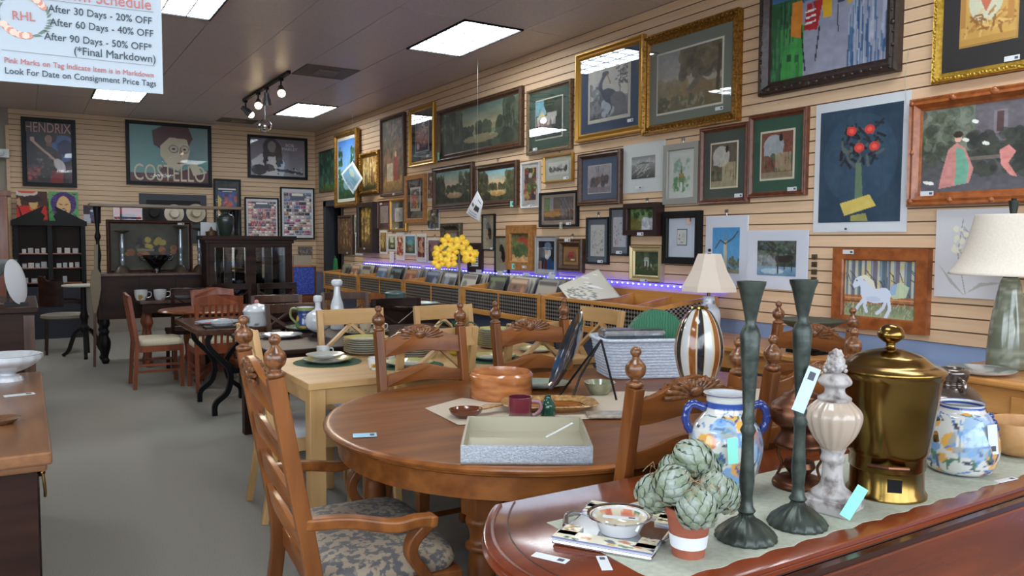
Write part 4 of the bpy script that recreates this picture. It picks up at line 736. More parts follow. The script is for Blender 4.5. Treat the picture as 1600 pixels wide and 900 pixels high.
PIC('R', (566.6, 318), (592.5, 395), 'deep dark shadow frame with tall golden birch painting', forest((190, 160, 90), [(206, 176, 90), (120, 96, 50), (90, 70, 40)], (70, 52, 36), 18, (110, 84, 50), 7), (0.07, mat('deep_dark_frame', (44, 30, 22), 0.4), 0.1), canvas=True, lab=(0.0, -0.42, 'f', 0.06, 0.025), prof='flat')
PIC('R', (533, 337), (555, 398), 'dark frame with tan village relief by the doorway', forest((170, 130, 84), [(196, 156, 100), (120, 84, 50), (90, 60, 40)], (80, 54, 36), 19, (130, 96, 60), 8), (0.055, W_dark, 0.06), canvas=True, lab=(0.2, -0.46, 'f', 0.06, 0.03))
PIC('R', (555, 336), (567, 366), 'upper small green garden print beside deep dark frame', forest((150, 166, 140), [(90, 120, 84), (190, 200, 176)], (80, 84, 66), 20), None, (0.1, (216, 214, 206)), name='unframed_print', off=0.006)
PIC('R', (556, 367), (569, 399), 'lower small green garden print beside deep dark frame', forest((110, 120, 100), [(70, 90, 66), (150, 156, 130)], (60, 60, 50), 21), None, (0.1, (206, 206, 214)), name='unframed_print', off=0.006)
row = [((594.5, 360), (606, 397), 'tall ochre forest print, first in the low row of unframed prints', forest((190, 160, 96), [(150, 120, 60), (206, 180, 110)], (90, 70, 44), 22)),
       ((607, 366), (620, 392), 'tiny green landscape print in white mat, second in the low row', lake((150, 160, 140), (190, 180, 140), (110, 120, 90), (70, 84, 56), 23)),
       ((620, 363), (633, 407), 'narrow red folk figure print, third in the low row', folk([(222, 214, 206), (206, 180, 160), (170, 60, 56), (120, 60, 60), (206, 150, 90)], 24)),
       ((633.5, 366), (651, 399), 'blue and red cabin print, fourth in the low row', lake((60, 110, 150), (110, 150, 140), (150, 70, 60), (70, 90, 70), 25)),
       ((652, 365), (667, 410), 'red poster with large pale jug, fifth in the low row', folk([(214, 206, 200), (110, 50, 50), (206, 160, 130), (150, 70, 60), (90, 50, 60)], 26)),
       ((669, 372), (692, 412), 'brown dusk scene in thin black top frame, last in the low row', lake((110, 84, 96), (150, 110, 96), (120, 84, 80), (70, 50, 56), 27))]
for a, b, l, p in row: PIC('R', a, b, l, p, None, (0.09, (222, 220, 216)), name='unframed_print', off=0.005, hang=True)
PIC('R', (693.5, 349), (723.5, 408), 'ornate pewter frame with small grey fan drawing', sketch((150, 140, 122), [(216, 214, 206), (190, 186, 176), (90, 84, 74)], 28, n=70), (0.085, W_pewter, 0.05), (0.15, (126, 106, 82)), None, canvas=True, orn=(0.035, 0.016, 13))
PIC('R', (610.5, 393), (617, 411), 'small white hanging card below tiny landscape print', sketch((226, 226, 228), [(170, 170, 180)], 2, n=10), name='hanging_card', cat='card', off=0.01)

# back wall
t = PIC('B', (32, 182), (120.5, 293.5), 'framed concert poster of a guitarist with big rounded hair, dark blue', guitarist, (0.06, W_black, 0.035), None, None, True, (0.0, -0.475), prof='flat', name='framed_poster', cat='poster')
def poster_text(t, s, w, z, m, x=0, y=-0.03, tall=1.0, size=0.1):
    o = text(s, t, size, (x, y, z), m, align='CENTER'); xs = [v.co.x for v in o.data.vertices]; k = w/(max(xs)-min(xs)); o.scale = (k, k*tall, 1); return o
poster_text(t, 'HENDRIX', 0.58, 0.355, mat('poster_pink', (190, 142, 136), 0.5), x=-0.01, y=-0.0215, tall=1.5)
t = PIC('B', (195, 187), (331, 293), 'large framed poster of a man in glasses, teal and maroon', spectacled, (0.055, W_black, 0.035), None, None, True, (-0.45, -0.46), prof='flat', name='framed_poster', cat='poster')
poster_text(t, 'COSTELLO', 1.05, -0.31, mat('poster_cream', (206, 196, 172), 0.5), y=-0.0215, tall=1.7)
t = PIC('B', (386, 210), (480, 281.5), 'framed grey poster of a seated guitarist with dreadlocks', dreadlocks, (0.045, W_black, 0.035), None, None, True, (-0.43, -0.46), prof='flat', name='framed_poster', cat='poster')
poster_text(t, 'BOB', 0.14, 0.215, mat('poster_grey', (206, 204, 206), 0.5), x=0.2, y=-0.0215); poster_text(t, 'MARLEY', 0.26, 0.15, mat('poster_grey', (206, 204, 206), 0.5), x=0.2, y=-0.0215)
PIC('B', (333, 279), (377, 371), 'framed orange and blue jazz festival poster beside the gallery shelf', jazz_abstract, (0.03, W_black, 0.03), (0.1, (62, 66, 64)), None, True, prof='flat', name='framed_poster', cat='poster')
pal1 = [(150, 110, 110), (176, 130, 120), (120, 84, 90), (190, 160, 150), (100, 96, 110), (170, 90, 90), (206, 180, 160), (84, 70, 80)]
pal2 = [(60, 60, 66), (120, 110, 120), (190, 180, 176), (90, 110, 150), (150, 110, 90), (206, 196, 190), (110, 140, 150), (150, 70, 110), (84, 80, 84)]
PIC('B', (381, 308), (435, 375), 'framed collage poster of many small pink-toned album covers', collage(pal1, 3), (0.025, W_black, 0.03), (0.05, (206, 206, 208)), None, False, prof='flat', name='framed_poster', cat='poster', res=1.3, off=0.03)
PIC('B', (437, 292), (491, 374), 'framed collage poster of grey and blue covers near the corner', collage(pal2, 5), (0.025, W_black, 0.03), (0.06, (206, 208, 212)), None, False, prof='flat', name='framed_poster', cat='poster', res=1.3, off=0.01)
PIC('B', (493, 336), (503, 380), 'narrow black-framed pale print next to the corner', sketch((190, 196, 190), [(120, 130, 126), (84, 96, 96)], 4), (0.025, W_black, 0.03), None, None, True, prof='flat')
PIC('B', (130, 321), (158, 349), 'small unframed portrait of shouting singer in blue tones', shout, name='unframed_print', off=0.005)
PIC('B', (465, 385), (488, 404), 'small unframed group photo under the collage posters', sketch((110, 100, 96), [(40, 38, 40), (70, 66, 66), (170, 160, 150)], 6, (0, 0.1, 1, 1), 60), name='unframed_print', off=0.005)
PIC('B', (494, 393), (502, 408), 'tiny red card on the slats near the corner', folk([(110, 50, 50), (130, 60, 56), (90, 40, 44), (150, 90, 80)], 3), name='hanging_card', cat='card', off=0.006)
def red_mount(A): A.a[:] = (40, 44, 70); A.blobs(14, (0, 0, 1, 1), 0.12, [(70, 60, 90), (110, 60, 60), (30, 30, 44)], 3)
PIC('B', (176, 321), (222, 352), 'red-matted dark print standing behind the gallery shelf', red_mount, (0.012, M_white, 0.02), ((0.2, 0.42, 0.1), (150, 44, 42)), None, True, prof='flat', off=0.045)
# dark display panel with hats behind the gallery shelf
dp = thing('display_panel', 'dark grey wall panel hung with hats behind the gallery shelf', 'display panel', (0, 0, 0))
a, b = ony(217, 302), ony(323, 380); MB().box(a.x, YB-0.04, b.z, b.x, YB-0.002, a.z).build('panel', M_darkgrey, dp)
MB().box(a.x+0.1, YB-0.06, a.z-0.16, b.x-0.1, YB-0.04, a.z-0.1).build('hat_rail', M_black, dp)
for px, py, c in ((272, 334, (206, 196, 176)), (306, 333, (196, 182, 156)), (240, 333, (40, 36, 36))):
    p = ony(px, py, YB-0.08); hh = thing('hat', '%s brimmed hat hanging on dark wall panel' % {(206, 196, 176): 'cream', (150, 140, 126): 'grey', (196, 182, 156): 'tan', (40, 36, 36): 'black'}[c], 'hat', tuple(p), group='hats on the wall panel')
    m = mat('felt_%d' % c[0], c, 0.9); MB().lathe([(0.08, 0), (0.15, 0.008), (0.145, 0.016), (0.08, 0.01)], 20).build('brim', m, hh, smooth=60, rot=(R(88), 0, 0)); MB().lathe([(0.08, 0), (0.075, 0.06), (0.06, 0.09), (0.0, 0.08)], 20).build('crown', m, hh, smooth=60, rot=(R(88), 0, 0))
# loose sheets hanging from threads in front of the wall
def sheet(c, corners_px, X0, label, paint, thread=True, name='hanging_sheet', cat='paper sheet', dx=(0, 0, 0, 0)):
    P4 = [onx(px, py, X0+dx[i]) for i, (px, py) in enumerate(corners_px)]; o = sum(P4, Vector())/4; t = thing(name, label, cat, tuple(o))
    e1 = (P4[1]-P4[0]); e2 = (P4[3]-P4[0]); n = 26; A = Art(n, n); paint(A); vs = []; nx = Vector((-1, 0, 0))
    for j in range(n):
        for i in range(n):
            u, v = i/(n-1), j/(n-1); q = P4[0]*(1-u)*(1-v)+P4[1]*u*(1-v)+P4[2]*u*v+P4[3]*(1-u)*v - o; vs.append(tuple(q + nx*0.03*math.sin(u*3.1)*math.sin(v*2.5)))
    fs = [(j*n+i, j*n+i+1, (j+1)*n+i+1, (j+1)*n+i) for j in range(n-1) for i in range(n-1)]
    me = bpy.data.meshes.new('sheet'); me.from_pydata(vs, [], fs); color_attr(me, A.colors().reshape(-1, 3)); me.materials.append(M_print); me.shade_smooth()
    s = bpy.data.objects.new('sheet', me); COL.objects.link(s); s.parent = t; so = s.modifiers.new('thick', 'SOLIDIFY'); so.thickness = 0.001
    if thread:
     top = max(P4, key=lambda q: q.z)-o; MB().tube([tuple(top), (top.x, top.y, CEIL-o.z)], 0.0012, 4).build('thread', M_steel, t)
def sheet_blue(A): A.a[:] = (226, 230, 234); A.rect(0.1, 0.1, 0.9, 0.9, (110, 150, 176)); A.grad(0.1, 0.5, (150, 186, 206), (90, 130, 150), 0.1, 0.9); A.ell(0.4, 0.35, 0.2, 0.12, (190, 200, 176), 0.6); A.strokes(14, (0.15, 0.5, 0.9, 0.85), 0.3, 0.03, [(70, 110, 150), (160, 196, 220)], 0.3, 2, 0.7, 0.3)
def sheet_note(A): A.a[:] = (228, 228, 230); A.rect(0.55, 0.4, 0.85, 0.62, (60, 60, 62)); A.rect(0.2, 0.42, 0.45, 0.55, (90, 90, 92)); [A.rect(0.2, 0.68+0.06*i, 0.8, 0.70+0.06*i, (150, 150, 152)) for i in range(4)]; A.rect(0.5, 0.15, 0.9, 0.2, (90, 90, 94))
sheet(None, [(551, 252), (567, 279), (552, 304), (533, 272)], 4.1, 'blue photo sheet hanging diagonally before the tall gilt picture', sheet_blue)
sheet(None, [(746, 298), (755, 316), (749, 346), (728, 333)], 4.05, 'white printed flyer hanging diagonally in front of the lake paintings', sheet_note)
# leaning board near the corner, price note strings
t = thing('hanging_price_tag', 'white price tag on long string beside the large white-mounted painting', 'price tag', tuple(onx(1420, 170, XW-0.02)))
MB().add([(0, -0.035, 0.0), (0, 0.03, 0.03), (0, 0.03, -0.05), (0, -0.035, -0.08)], [(0, 1, 2, 3)]).build('tag_card', M_label, t).modifiers.new('s', 'SOLIDIFY').thickness = 0.001
MB().tube([(0, 0.02, 0.03), (0, 0.03, 0.2), (0, 0.015, 0.34)], 0.0015, 5).build('string', M_linen, t)
for px, py0, py1, lbl in ((1272, 395, 442, 'column of small metal clips hanging beside the piano photo'),):
    a = onx(px, py0, XW-0.01); b = onx(px, py1, XW-0.01); t = thing('hanging_clip_strip', lbl, 'clip strip', tuple(b))
    for k in range(4): MB().box(-0.012, -0.016, 0.005+k*(a.z-b.z)/4, 0.004, 0.016, (a.z-b.z)/4*(k+0.8)).build('clip', M_pewter if False else W_pewter, t)
# ================================================================== furniture
def turned(prof, n=16): return spline(prof, 4)
FINIAL = [(0.021, 0), (0.027, 0.006), (0.027, 0.014), (0.018, 0.02), (0.016, 0.026), (0.026, 0.036), (0.031, 0.052), (0.029, 0.068), (0.019, 0.08), (0.012, 0.088), (0.010, 0.094), (0.016, 0.103), (0.0165, 0.112), (0.010, 0.122), (0.0, 0.125)]
def serp(w, zc, hh, arch, drop=0.0, n=18):
    # serpentine board outline in x-z: arched top, gently wavy bottom
    top = []; bot = []
    for i in range(n+1):
        u = -1+2*i/n; b = math.cos(u*math.pi/2)**2; s = 0.5+0.5*math.cos(u*math.pi)
        top.append((u*w/2, zc+hh*0.35+arch*s)); bot.append((u*w/2, zc-hh*0.5+drop*s))
    return top + bot[::-1]
def ladder_chair(name, label, arms=False, W=0.45, H=1.14):
    t = thing(name, label, 'chair', group='oak ladder-back chairs around the oak table'); hw = W/2; zt = H-0.125
    yb = lambda z: -0.215 - (0.0 if z < 0.45 else (z-0.45)*0.17)       # the back rakes away from the seat
    for s in (-1, 1):
        pts = [(s*hw, -0.27, 0), (s*hw, -0.225, 0.25), (s*hw, yb(0.45), 0.45), (s*hw, yb(0.75), 0.75), (s*hw, yb(zt), zt)]
        p = MB().sweep(spline(pts, 4), [0.04]*16+[0.042], [0.048]*17, (0, 1, 0)).build('back_post', M_oakz, t, bevel=0.004)
        MB().lathe(spline(FINIAL, 3), 20, (s*hw, yb(zt), zt), rib=(10, 0.03)).build('finial', M_carve, p, smooth=50)
    def rail(zc, hh, arch, drop, nm, th=0.02):
        mb = MB().prism(serp(W-0.036, zc, hh, arch, drop), 'xz', -th/2, th/2)
        mb.v = [(x, y+yb(z)-0.018*(1-(2*x/W)**2), z) for x, y, z in mb.v]
        return mb.build(nm, M_oak, t, bevel=0.003)
    cr = rail(zt-0.075, 0.10, 0.062, 0.018, 'crest_rail', 0.024)
    sh = MB(); zc = zt-0.018; k = 13            # carved shell: ribs fanning out over the crest
    for sd in (-1, 1):
        for i in range(k):
            a = math.pi*(0.04+0.92*i/(k-1)); l = 0.058+0.046*abs(math.cos(a)); x, z = math.cos(a)*l*1.3, math.sin(a)*l*0.8
            y0 = yb(zc)-0.018+sd*0.014
            sh.ball((x*0.62, y0, zc-0.03+z*0.7+0.012), 0.011, 0.012, 0.011, 8, 5); sh.tube([(x*0.25, y0, zc-0.03+z*0.3), (x*0.7, y0+sd*0.004, zc-0.03+z*0.8), (x, y0, zc-0.034+z*1.1)], [0.005, 0.011, 0.007], 6)
        sh.ball((0, y0, zc-0.008), 0.032, 0.018, 0.024, 10, 6)
    sh.build('carved_shell', M_carve, cr, smooth=60)['kind'] = 'stuff'
    for zc in (zt-0.235, zt-0.375, zt-0.50): rail(zc, 0.07, 0.036, 0.016, 'ladder_slat')
    # seat
    sw, fd = W/2, 0.24
    MB().prism([(-sw, -0.2), (sw, -0.2), (sw+0.04, fd), (-sw-0.04, fd)], 'xy', 0.36, 0.425).build('seat_rail', M_oak, t, bevel=0.004)
    rings = []
    for z, k in ((0.425, 1.0), (0.445, 1.03), (0.468, 1.0), (0.482, 0.9), (0.488, 0.6)):
        ring = []
        for i in range(32):
            a = 2*math.pi*i/32; cx, cy = math.cos(a), math.sin(a); e = 0.35; x = math.copysign(abs(cx)**e, cx)*sw*k*(1.0+0.1*(cy+1)/2); y = math.copysign(abs(cy)**e, cy)*0.215*k+0.03; ring.append((x, y, z))
        rings.append(ring)
    MB().rings(rings).build('seat_cushion', M_damask, t, smooth=60)
    LEG = [(0.024, 0), (0.026, 0.02), (0.016, 0.05), (0.02, 0.09), (0.03, 0.17), (0.026, 0.22), (0.018, 0.245), (0.026, 0.262), (0.018, 0.275), (0.022, 0.29)]
    for s in (-1, 1):
        l = MB().lathe(spline(LEG, 3), 14, (s*(sw+0.01), fd-0.035, 0)).box(s*(sw+0.01)-0.024, fd-0.059, 0.285, s*(sw+0.01)+0.024, fd-0.011, 0.37); l.build('front_leg', M_oakz, t, smooth=40)
        MB().tube([(s*hw, -0.235, 0.17), (s*(sw+0.008), fd-0.035, 0.17)], 0.011, 8).build('side_stretcher', M_oakz, t, smooth=40)
        if arms:
            arm = spline([(s*hw, yb(0.64)+0.0, 0.635), (s*(hw+0.02), -0.12, 0.63), (s*(hw+0.045), 0.01, 0.605), (s*(hw+0.05), 0.08, 0.61), (s*(hw+0.045), 0.145, 0.603)], 5)
            MB().sweep(arm, [0.034]+[0.046]*(len(arm)-3)+[0.058, 0.05], [0.036]*(len(arm)-1)+[0.03]).build('arm', M_oak, t, bevel=0.008)
            sp = spline([(s*(hw+0.045), 0.125, 0.60), (s*(hw+0.04), 0.075, 0.55), (s*(hw+0.038), 0.07, 0.50), (s*(hw+0.035), 0.115, 0.43), (s*(hw+0.03), 0.13, 0.37)], 4)
            MB().sweep(sp, 0.036, [0.05]*(len(sp)-4)+[0.056, 0.062, 0.066, 0.07], (1, 0, 0)).build('arm_support', M_oakz, t, bevel=0.006)
    MB().tube([(-hw, -0.0, 0.17), (hw, -0.0, 0.17)], 0.013, 8).build('cross_stretcher', M_oakz, t, smooth=40)
    return t
def place(o, x, y, rz): o.location = (x, y, 0); o.rotation_euler = (0, 0, rz)
arm_chair = ladder_chair('ladder_back_armchair', 'carved oak armchair with grey damask seat at the near left end of oak table', True, 0.60, 1.195); place(arm_chair, 0.937, 2.49, R(-95))
lc = ladder_chair('ladder_back_chair', 'carved oak side chair beside wooden box, far left side of the oval oak table'); place(lc, 1.68, 3.265, R(180))
dup(lc, (2.35, 3.28, 0), R(180), 'carved oak side chair behind the standing blue plate, far side of oak table')
dup(lc, (1.80, 2.13, 0), R(0), 'carved oak side chair with back toward viewer, left of blue flowered vase')
dup(lc, (2.42, 2.13, 0), R(0), 'carved oak side chair behind copper lamp, back toward viewer')
dup(lc, (3.16, 2.62, 0), R(90), 'carved oak side chair at the right end of the oak table, below horse painting')

# ---- oval oak extension table
def stadium(cx, r, half, n=28, k=1.0):
    pts = []
    for i in range(n+1): a = -math.pi/2+math.pi*i/n; pts.append((half+r*math.cos(a)*k, r*math.sin(a)*k))
    for i in range(n+1): a = math.pi/2+math.pi*i/n; pts.append((-half+r*math.cos(a)*k, r*math.sin(a)*k))
    return pts
ot = thing('oval_dining_table', 'large oval oak dining table with moulded rim and turned legs', 'table', (2.12, 2.70, 0))
def oval_rings(spec): return [[(x, y, z) for x, y in stadium(0, r, 0.39)] for r, z in spec]
MB().rings(oval_rings([(0.74, 0.712), (0.775, 0.714), (0.79, 0.722), (0.785, 0.729), (0.80, 0.732), (0.803, 0.74), (0.795, 0.748), (0.78, 0.75), (0.765, 0.7485)])).build('tabletop', M_oak, ot, smooth=50)
MB().rings(oval_rings([(0.70, 0.628), (0.745, 0.628), (0.745, 0.713), (0.70, 0.713)]), cap=False).build('apron', M_oak, ot, smooth=50)
TLEG = [(0.03, 0), (0.036, 0.02), (0.03, 0.05), (0.046, 0.12), (0.05, 0.26), (0.047, 0.38), (0.04, 0.425), (0.054, 0.44), (0.054, 0.452), (0.04, 0.465), (0.042, 0.50), (0.052, 0.522), (0.055, 0.535), (0.046, 0.55)]
for x, y in ((-0.85, -0.47), (-0.85, 0.47), (0.85, -0.47), (0.85, 0.47)):
    MB().lathe(spline(TLEG, 3), 18, (x, y, 0)).box(x-0.05, y-0.05, 0.55, x+0.05, y+0.05, 0.715).build('leg', M_oakz, ot, smooth=40)
# ---- drop-leaf mahogany table in front
mt = thing('drop_leaf_table', 'polished mahogany drop-leaf table with bowed end in the foreground', 'table', (0, 0, 0))
def bow(y, o=0.0): return 0.862+1.25*(y-1.4)**2+o
Y0, Y1, X1 = 1.125, 1.80, 3.45
def toppoly(o, y0, y1):
    ys = np.linspace(y0+o, y1-o, 22); return [(bow(y)+o, y) for y in ys] + [(X1-o, y1-o), (X1-o, y0+o)]
MB().rings([[(x, y, z) for x, y in toppoly(o, Y0, Y1)] for o, z in ((0.02, 0.718), (0.004, 0.72), (0.0, 0.727), (0.008, 0.733), (0.004, 0.738), (0.006, 0.746), (0.016, 0.75))]).build('tabletop', M_mahog, mt, smooth=45)
ys = np.linspace(Y0+0.02, Y1-0.02, 24); seam = MB().sweep([(bow(y, 0.075), y, 0.7495) for y in ys], 0.004, 0.0025); seam.build('end_seam', M_mahogd, mt)
seam2 = MB().sweep([(bow(y, 0.03), y, 0.750) for y in ys], 0.007, 0.004); seam2.build('edge_bead', M_mahog, mt)
lf = MB().box(1.0, 1.085, 0.30, X1-0.04, 1.108, 0.715).build('drop_leaf', M_mahog, mt, bevel=0.004)
MB().sweep([(1.0, 1.10, 0.722), (X1-0.04, 1.10, 0.722)], 0.02, 0.016).build('rule_joint', M_mahogd, lf)
MB().box(1.06, 1.17, 0.58, X1-0.12, 1.19, 0.718).box(1.06, 1.72, 0.58, X1-0.12, 1.74, 0.718).box(1.06, 1.19, 0.58, 1.08, 1.72, 0.718).build('apron', M_mahogd, mt)
for x, y in ((1.10, 1.21), (1.10, 1.70), (3.14, 1.21), (3.14, 1.70)):
    MB().lathe(spline([(0.02, 0), (0.026, 0.03), (0.018, 0.06), (0.03, 0.16), (0.034, 0.4), (0.026, 0.52), (0.034, 0.56), (0.03, 0.58)], 3), 14, (x, y, 0)).box(x-0.03, y-0.03, 0.58, x+0.03, y+0.03, 0.718).build('leg', M_mahogd, mt, smooth=40)

# ---- natural maple set
nt_ = thing('maple_table', 'pale maple dining table set with yellow-rimmed dishes', 'table', (0, 0, 0))
NX0, NX1, NY0, NY1 = 1.17, 2.95, 3.78, 4.68
MB().box(NX0, NY0, 0.715, NX1, NY1, 0.75).build('tabletop', M_maple, nt_, bevel=0.004)
MB().box(NX0+0.03, NY0+0.03, 0.63, NX1-0.03, NY0+0.05, 0.715).box(NX0+0.03, NY1-0.05, 0.63, NX1-0.03, NY1-0.03, 0.715).box(NX0+0.03, NY0+0.05, 0.63, NX0+0.05, NY1-0.05, 0.715).box(NX1-0.05, NY0+0.05, 0.63, NX1-0.03, NY1-0.05, 0.715).build('apron', M_maple, nt_)
for x, y in ((NX0+0.01, NY0+0.01), (NX1-0.09, NY0+0.01), (NX0+0.01, NY1-0.09), (NX1-0.09, NY1-0.09)): MB().box(x, y, 0, x+0.08, y+0.08, 0.715).build('leg', M_maplez, nt_, bevel=0.003)
def diamond_chair(name, label, W=0.46, H=1.0):
    t = thing(name, label, 'chair', group='maple diamond-back chairs'); hw = W/2-0.02; yb = lambda z: -0.2-max(0, z-0.45)*0.16
    for s in (-1, 1):
        MB().sweep(spline([(s*hw, -0.25, 0), (s*hw, -0.21, 0.25), (s*hw, yb(0.47), 0.47), (s*hw, yb(H), H)], 4), 0.038, 0.034, (0, 1, 0)).build('back_post', M_maplez, t, bevel=0.003)
        MB().box(s*hw-0.02, 0.19, 0, s*hw+0.02, 0.23, 0.43).build('front_leg', M_maplez, t, bevel=0.003)
        MB().box(s*hw-0.012, -0.19, 0.36, s*hw+0.012, 0.2, 0.43).build('side_rail', M_maple, t)
    def brd(z0, z1, nm):
        n = 10; vs = MB()
        pts = [(-hw+2*hw*i/n, yb((z0+z1)/2)-0.02*(1-(2*i/n-1)**2), (z0+z1)/2) for i in range(n+1)]; vs.sweep(pts, 0.022, z1-z0).build(nm, M_maple, t, bevel=0.002)
    brd(H-0.10, H, 'top_rail'); brd(0.50, 0.545, 'lower_rail')
    zc = (H-0.10+0.545)/2; hz = (H-0.10-0.545)/2; y = lambda z: yb(z)-0.012
    for (ax, az), (bx, bz) in (((-hw, zc), (0, zc+hz)), ((0, zc+hz), (hw, zc)), ((hw, zc), (0, zc-hz)), ((0, zc-hz), (-hw, zc))):
        MB().bar((ax, y(az), az), (bx, y(bz), bz), 0.018, 0.036, (0, 1, 0), None, None).build('diamond_bar', M_maple, t)
    MB().box(-hw, 0.2, 0.36, hw, 0.222, 0.43).box(-hw, -0.21, 0.36, hw, -0.19, 0.43).build('seat_frame', M_maple, t)
    rings = []
    for z, k in ((0.43, 0.98), (0.45, 1.0), (0.472, 0.97), (0.48, 0.85)):
        rings.append([(math.copysign(abs(math.cos(a))**0.3, math.cos(a))*(hw+0.015)*k, math.copysign(abs(math.sin(a))**0.3, math.sin(a))*0.215*k+0.015, z) for a in [2*math.pi*i/28 for i in range(28)]])
    MB().rings(rings).build('seat_pad', mat('pale_grey_pad', (190, 192, 198), 0.8), t, smooth=60)
    return t
dc = diamond_chair('diamond_back_chair', 'maple diamond-back chair at the left end of maple table, behind oak armchair'); place(dc, 1.27, 4.22, R(-90-3))
dup(dc, (1.83, 4.70, 0), R(180), 'maple diamond-back chair on far side, in front of the white decanter')
dup(dc, (2.52, 4.70, 0), R(180), 'maple diamond-back chair on far side, beside the yellow orchid')
dup(dc, (1.83, 3.955, 0), R(0), 'maple diamond-back chair on near side, showing through left oak chair')
dup(dc, (2.48, 3.955, 0), R(0), 'maple diamond-back chair on near side, showing through right oak chair')
dup(dc, (3.06, 4.22, 0), R(90), 'maple diamond-back chair at the right end, against the record bins')

# ---- dark X-back chairs, slat chairs
def x_chair(name, label, m, W=0.46, H=0.93):
    t = thing(name, label, 'chair', group='X-back dining chairs'); hw = W/2-0.02; yb = lambda z: -0.2-max(0, z-0.45)*0.2
    for s in (-1, 1):
        MB().sweep(spline([(s*hw, -0.27, 0), (s*hw, -0.21, 0.25), (s*hw, yb(0.47), 0.47), (s*(hw+0.01), yb(H), H)], 4), 0.034, 0.032, (0, 1, 0)).build('back_post', m, t)
        MB().box(s*hw-0.018, 0.18, 0, s*hw+0.018, 0.216, 0.43).build('front_leg', m, t)
        MB().bar((s*hw, yb(0.56), 0.56), (-s*hw, yb(0.84)+0.004*s, 0.84), 0.016, 0.026, (0, 1, 0)).build('cross_bar', m, t)
    n = 12; pts = [(-hw-0.012+2*(hw+0.012)*i/n, yb(H-0.04)-0.045*(1-(2*i/n-1)**2), H-0.035) for i in range(n+1)]
    MB().sweep(pts, 0.024, 0.075).build('top_rail', m, t, bevel=0.004); MB().box(-hw, yb(0.54)-0.012, 0.52, hw, yb(0.54)+0.012, 0.56).build('lower_rail', m, t)
    MB().prism([(-hw-0.01, -0.2), (hw+0.01, -0.2), (hw+0.025, 0.22), (-hw-0.025, 0.22)], 'xy', 0.42, 0.465).build('seat', m, t, bevel=0.006)
    return t
M_xb = wood('brown_x_chair', (58, 34, 22), (84, 52, 34), 0.35, 'z', 0.3)
def slat_chair(name, label):
    t = thing(name, label, 'chair', group='cherry slat-back chairs'); hw = 0.2; yb = lambda z: -0.2-max(0, z-0.45)*0.14; H = 0.93
    for s in (-1, 1):
        MB().sweep([(s*hw, -0.23, 0), (s*hw, -0.2, 0.45), (s*hw, yb(H-0.04), H-0.04)], 0.034, 0.036, (0, 1, 0)).build('back_post', M_cherry, t)
        MB().box(s*hw-0.018, 0.18, 0, s*hw+0.018, 0.216, 0.42).build('front_leg', M_cherry, t); MB().box(s*hw-0.01, -0.2, 0.36, s*hw+0.01, 0.2, 0.42).build('side_rail', M_cherry, t)
        for z in (0.16, 0.22): MB().box(s*hw-0.008, -0.21, z, s*hw+0.008, 0.19, z+0.022).build('side_stretcher', M_cherry, t)
    mb = MB().prism(serp(2*hw+0.05, H-0.05, 0.09, 0.025, 0.0), 'xz', -0.012, 0.012); mb.v = [(x, y+yb(z)-0.015*(1-(x/hw)**2), z) for x, y, z in mb.v]; mb.build('crest_rail', M_cherry, t)
    for i in range(6): x = -0.14+0.056*i; MB().bar((x, yb(0.47), 0.46), (x, yb(H-0.09)-0.012, H-0.09), 0.022, 0.012, (0, 1, 0)).build('back_slat', M_cherry, t)
    MB().box(-hw, -0.21, 0.36, hw, -0.19, 0.46).build('rear_seat_rail', M_cherry, t); MB().box(-hw, 0.195, 0.36, hw, 0.213, 0.42).build('front_seat_rail', M_cherry, t)
    rings = [[(math.copysign(abs(math.cos(a))**0.35, math.cos(a))*0.215*k, math.copysign(abs(math.sin(a))**0.35, math.sin(a))*0.21*k+0.015, z) for a in [2*math.pi*i/24 for i in range(24)]] for z, k in ((0.42, 0.96), (0.44, 1.0), (0.475, 0.96), (0.485, 0.8))]
    MB().rings(rings).build('seat_cushion', M_cream, t, smooth=60); return t
sc = slat_chair('slat_back_chair', 'cherry slat-back chair seen from the side in the aisle, cream seat'); place(sc, 1.10, 8.50, R(-90))
dup(sc, (1.56, 8.06, 0), R(0), 'cherry slat-back chair seen from behind, beyond the dark iron-legged table')
dup(sc, (1.72, 8.70, 0), R(180), 'cherry slat-back chair on the far side of oval cherry table')
xb = x_chair('x_back_chair', 'black X-back chair standing before the cups table', M_espresso)
def xat(o, px, py, Y, rz, z=0.93):
    p = ony(px, py, Y); o.location = (p.x, Y, 0); o.rotation_euler = (0, 0, rz)
xat(xb, 296, 434, 9.3, R(0))
def xdup(src, px, Y, rz, label): o = dup(src, (0, 0, 0), rz, label); p = ony(px, 450, Y); o.location = (p.x, Y, 0); return o
xdup(xb, 440, 9.3, R(176), 'black X-back chair in front of the glazed mirror cabinet')
xdup(xb, 368, 9.36, R(180), 'black X-back chair behind the small lidded white box')
xm = x_chair('x_back_chair', 'brown X-back chair behind the white tureen', M_xb); xm.location = (2.0, 7.2, 0); xm.rotation_euler = (0, 0, R(176))
xdup(xm, 476, 6.12, R(180), 'brown X-back chair just behind the lemon pitcher')
xdup(xm, 543, 7.3, R(165), 'brown X-back chair behind the tall white bottle')
xdup(xb, 640, 6.3, R(180), 'black X-back chair with curved top in front of the bins')

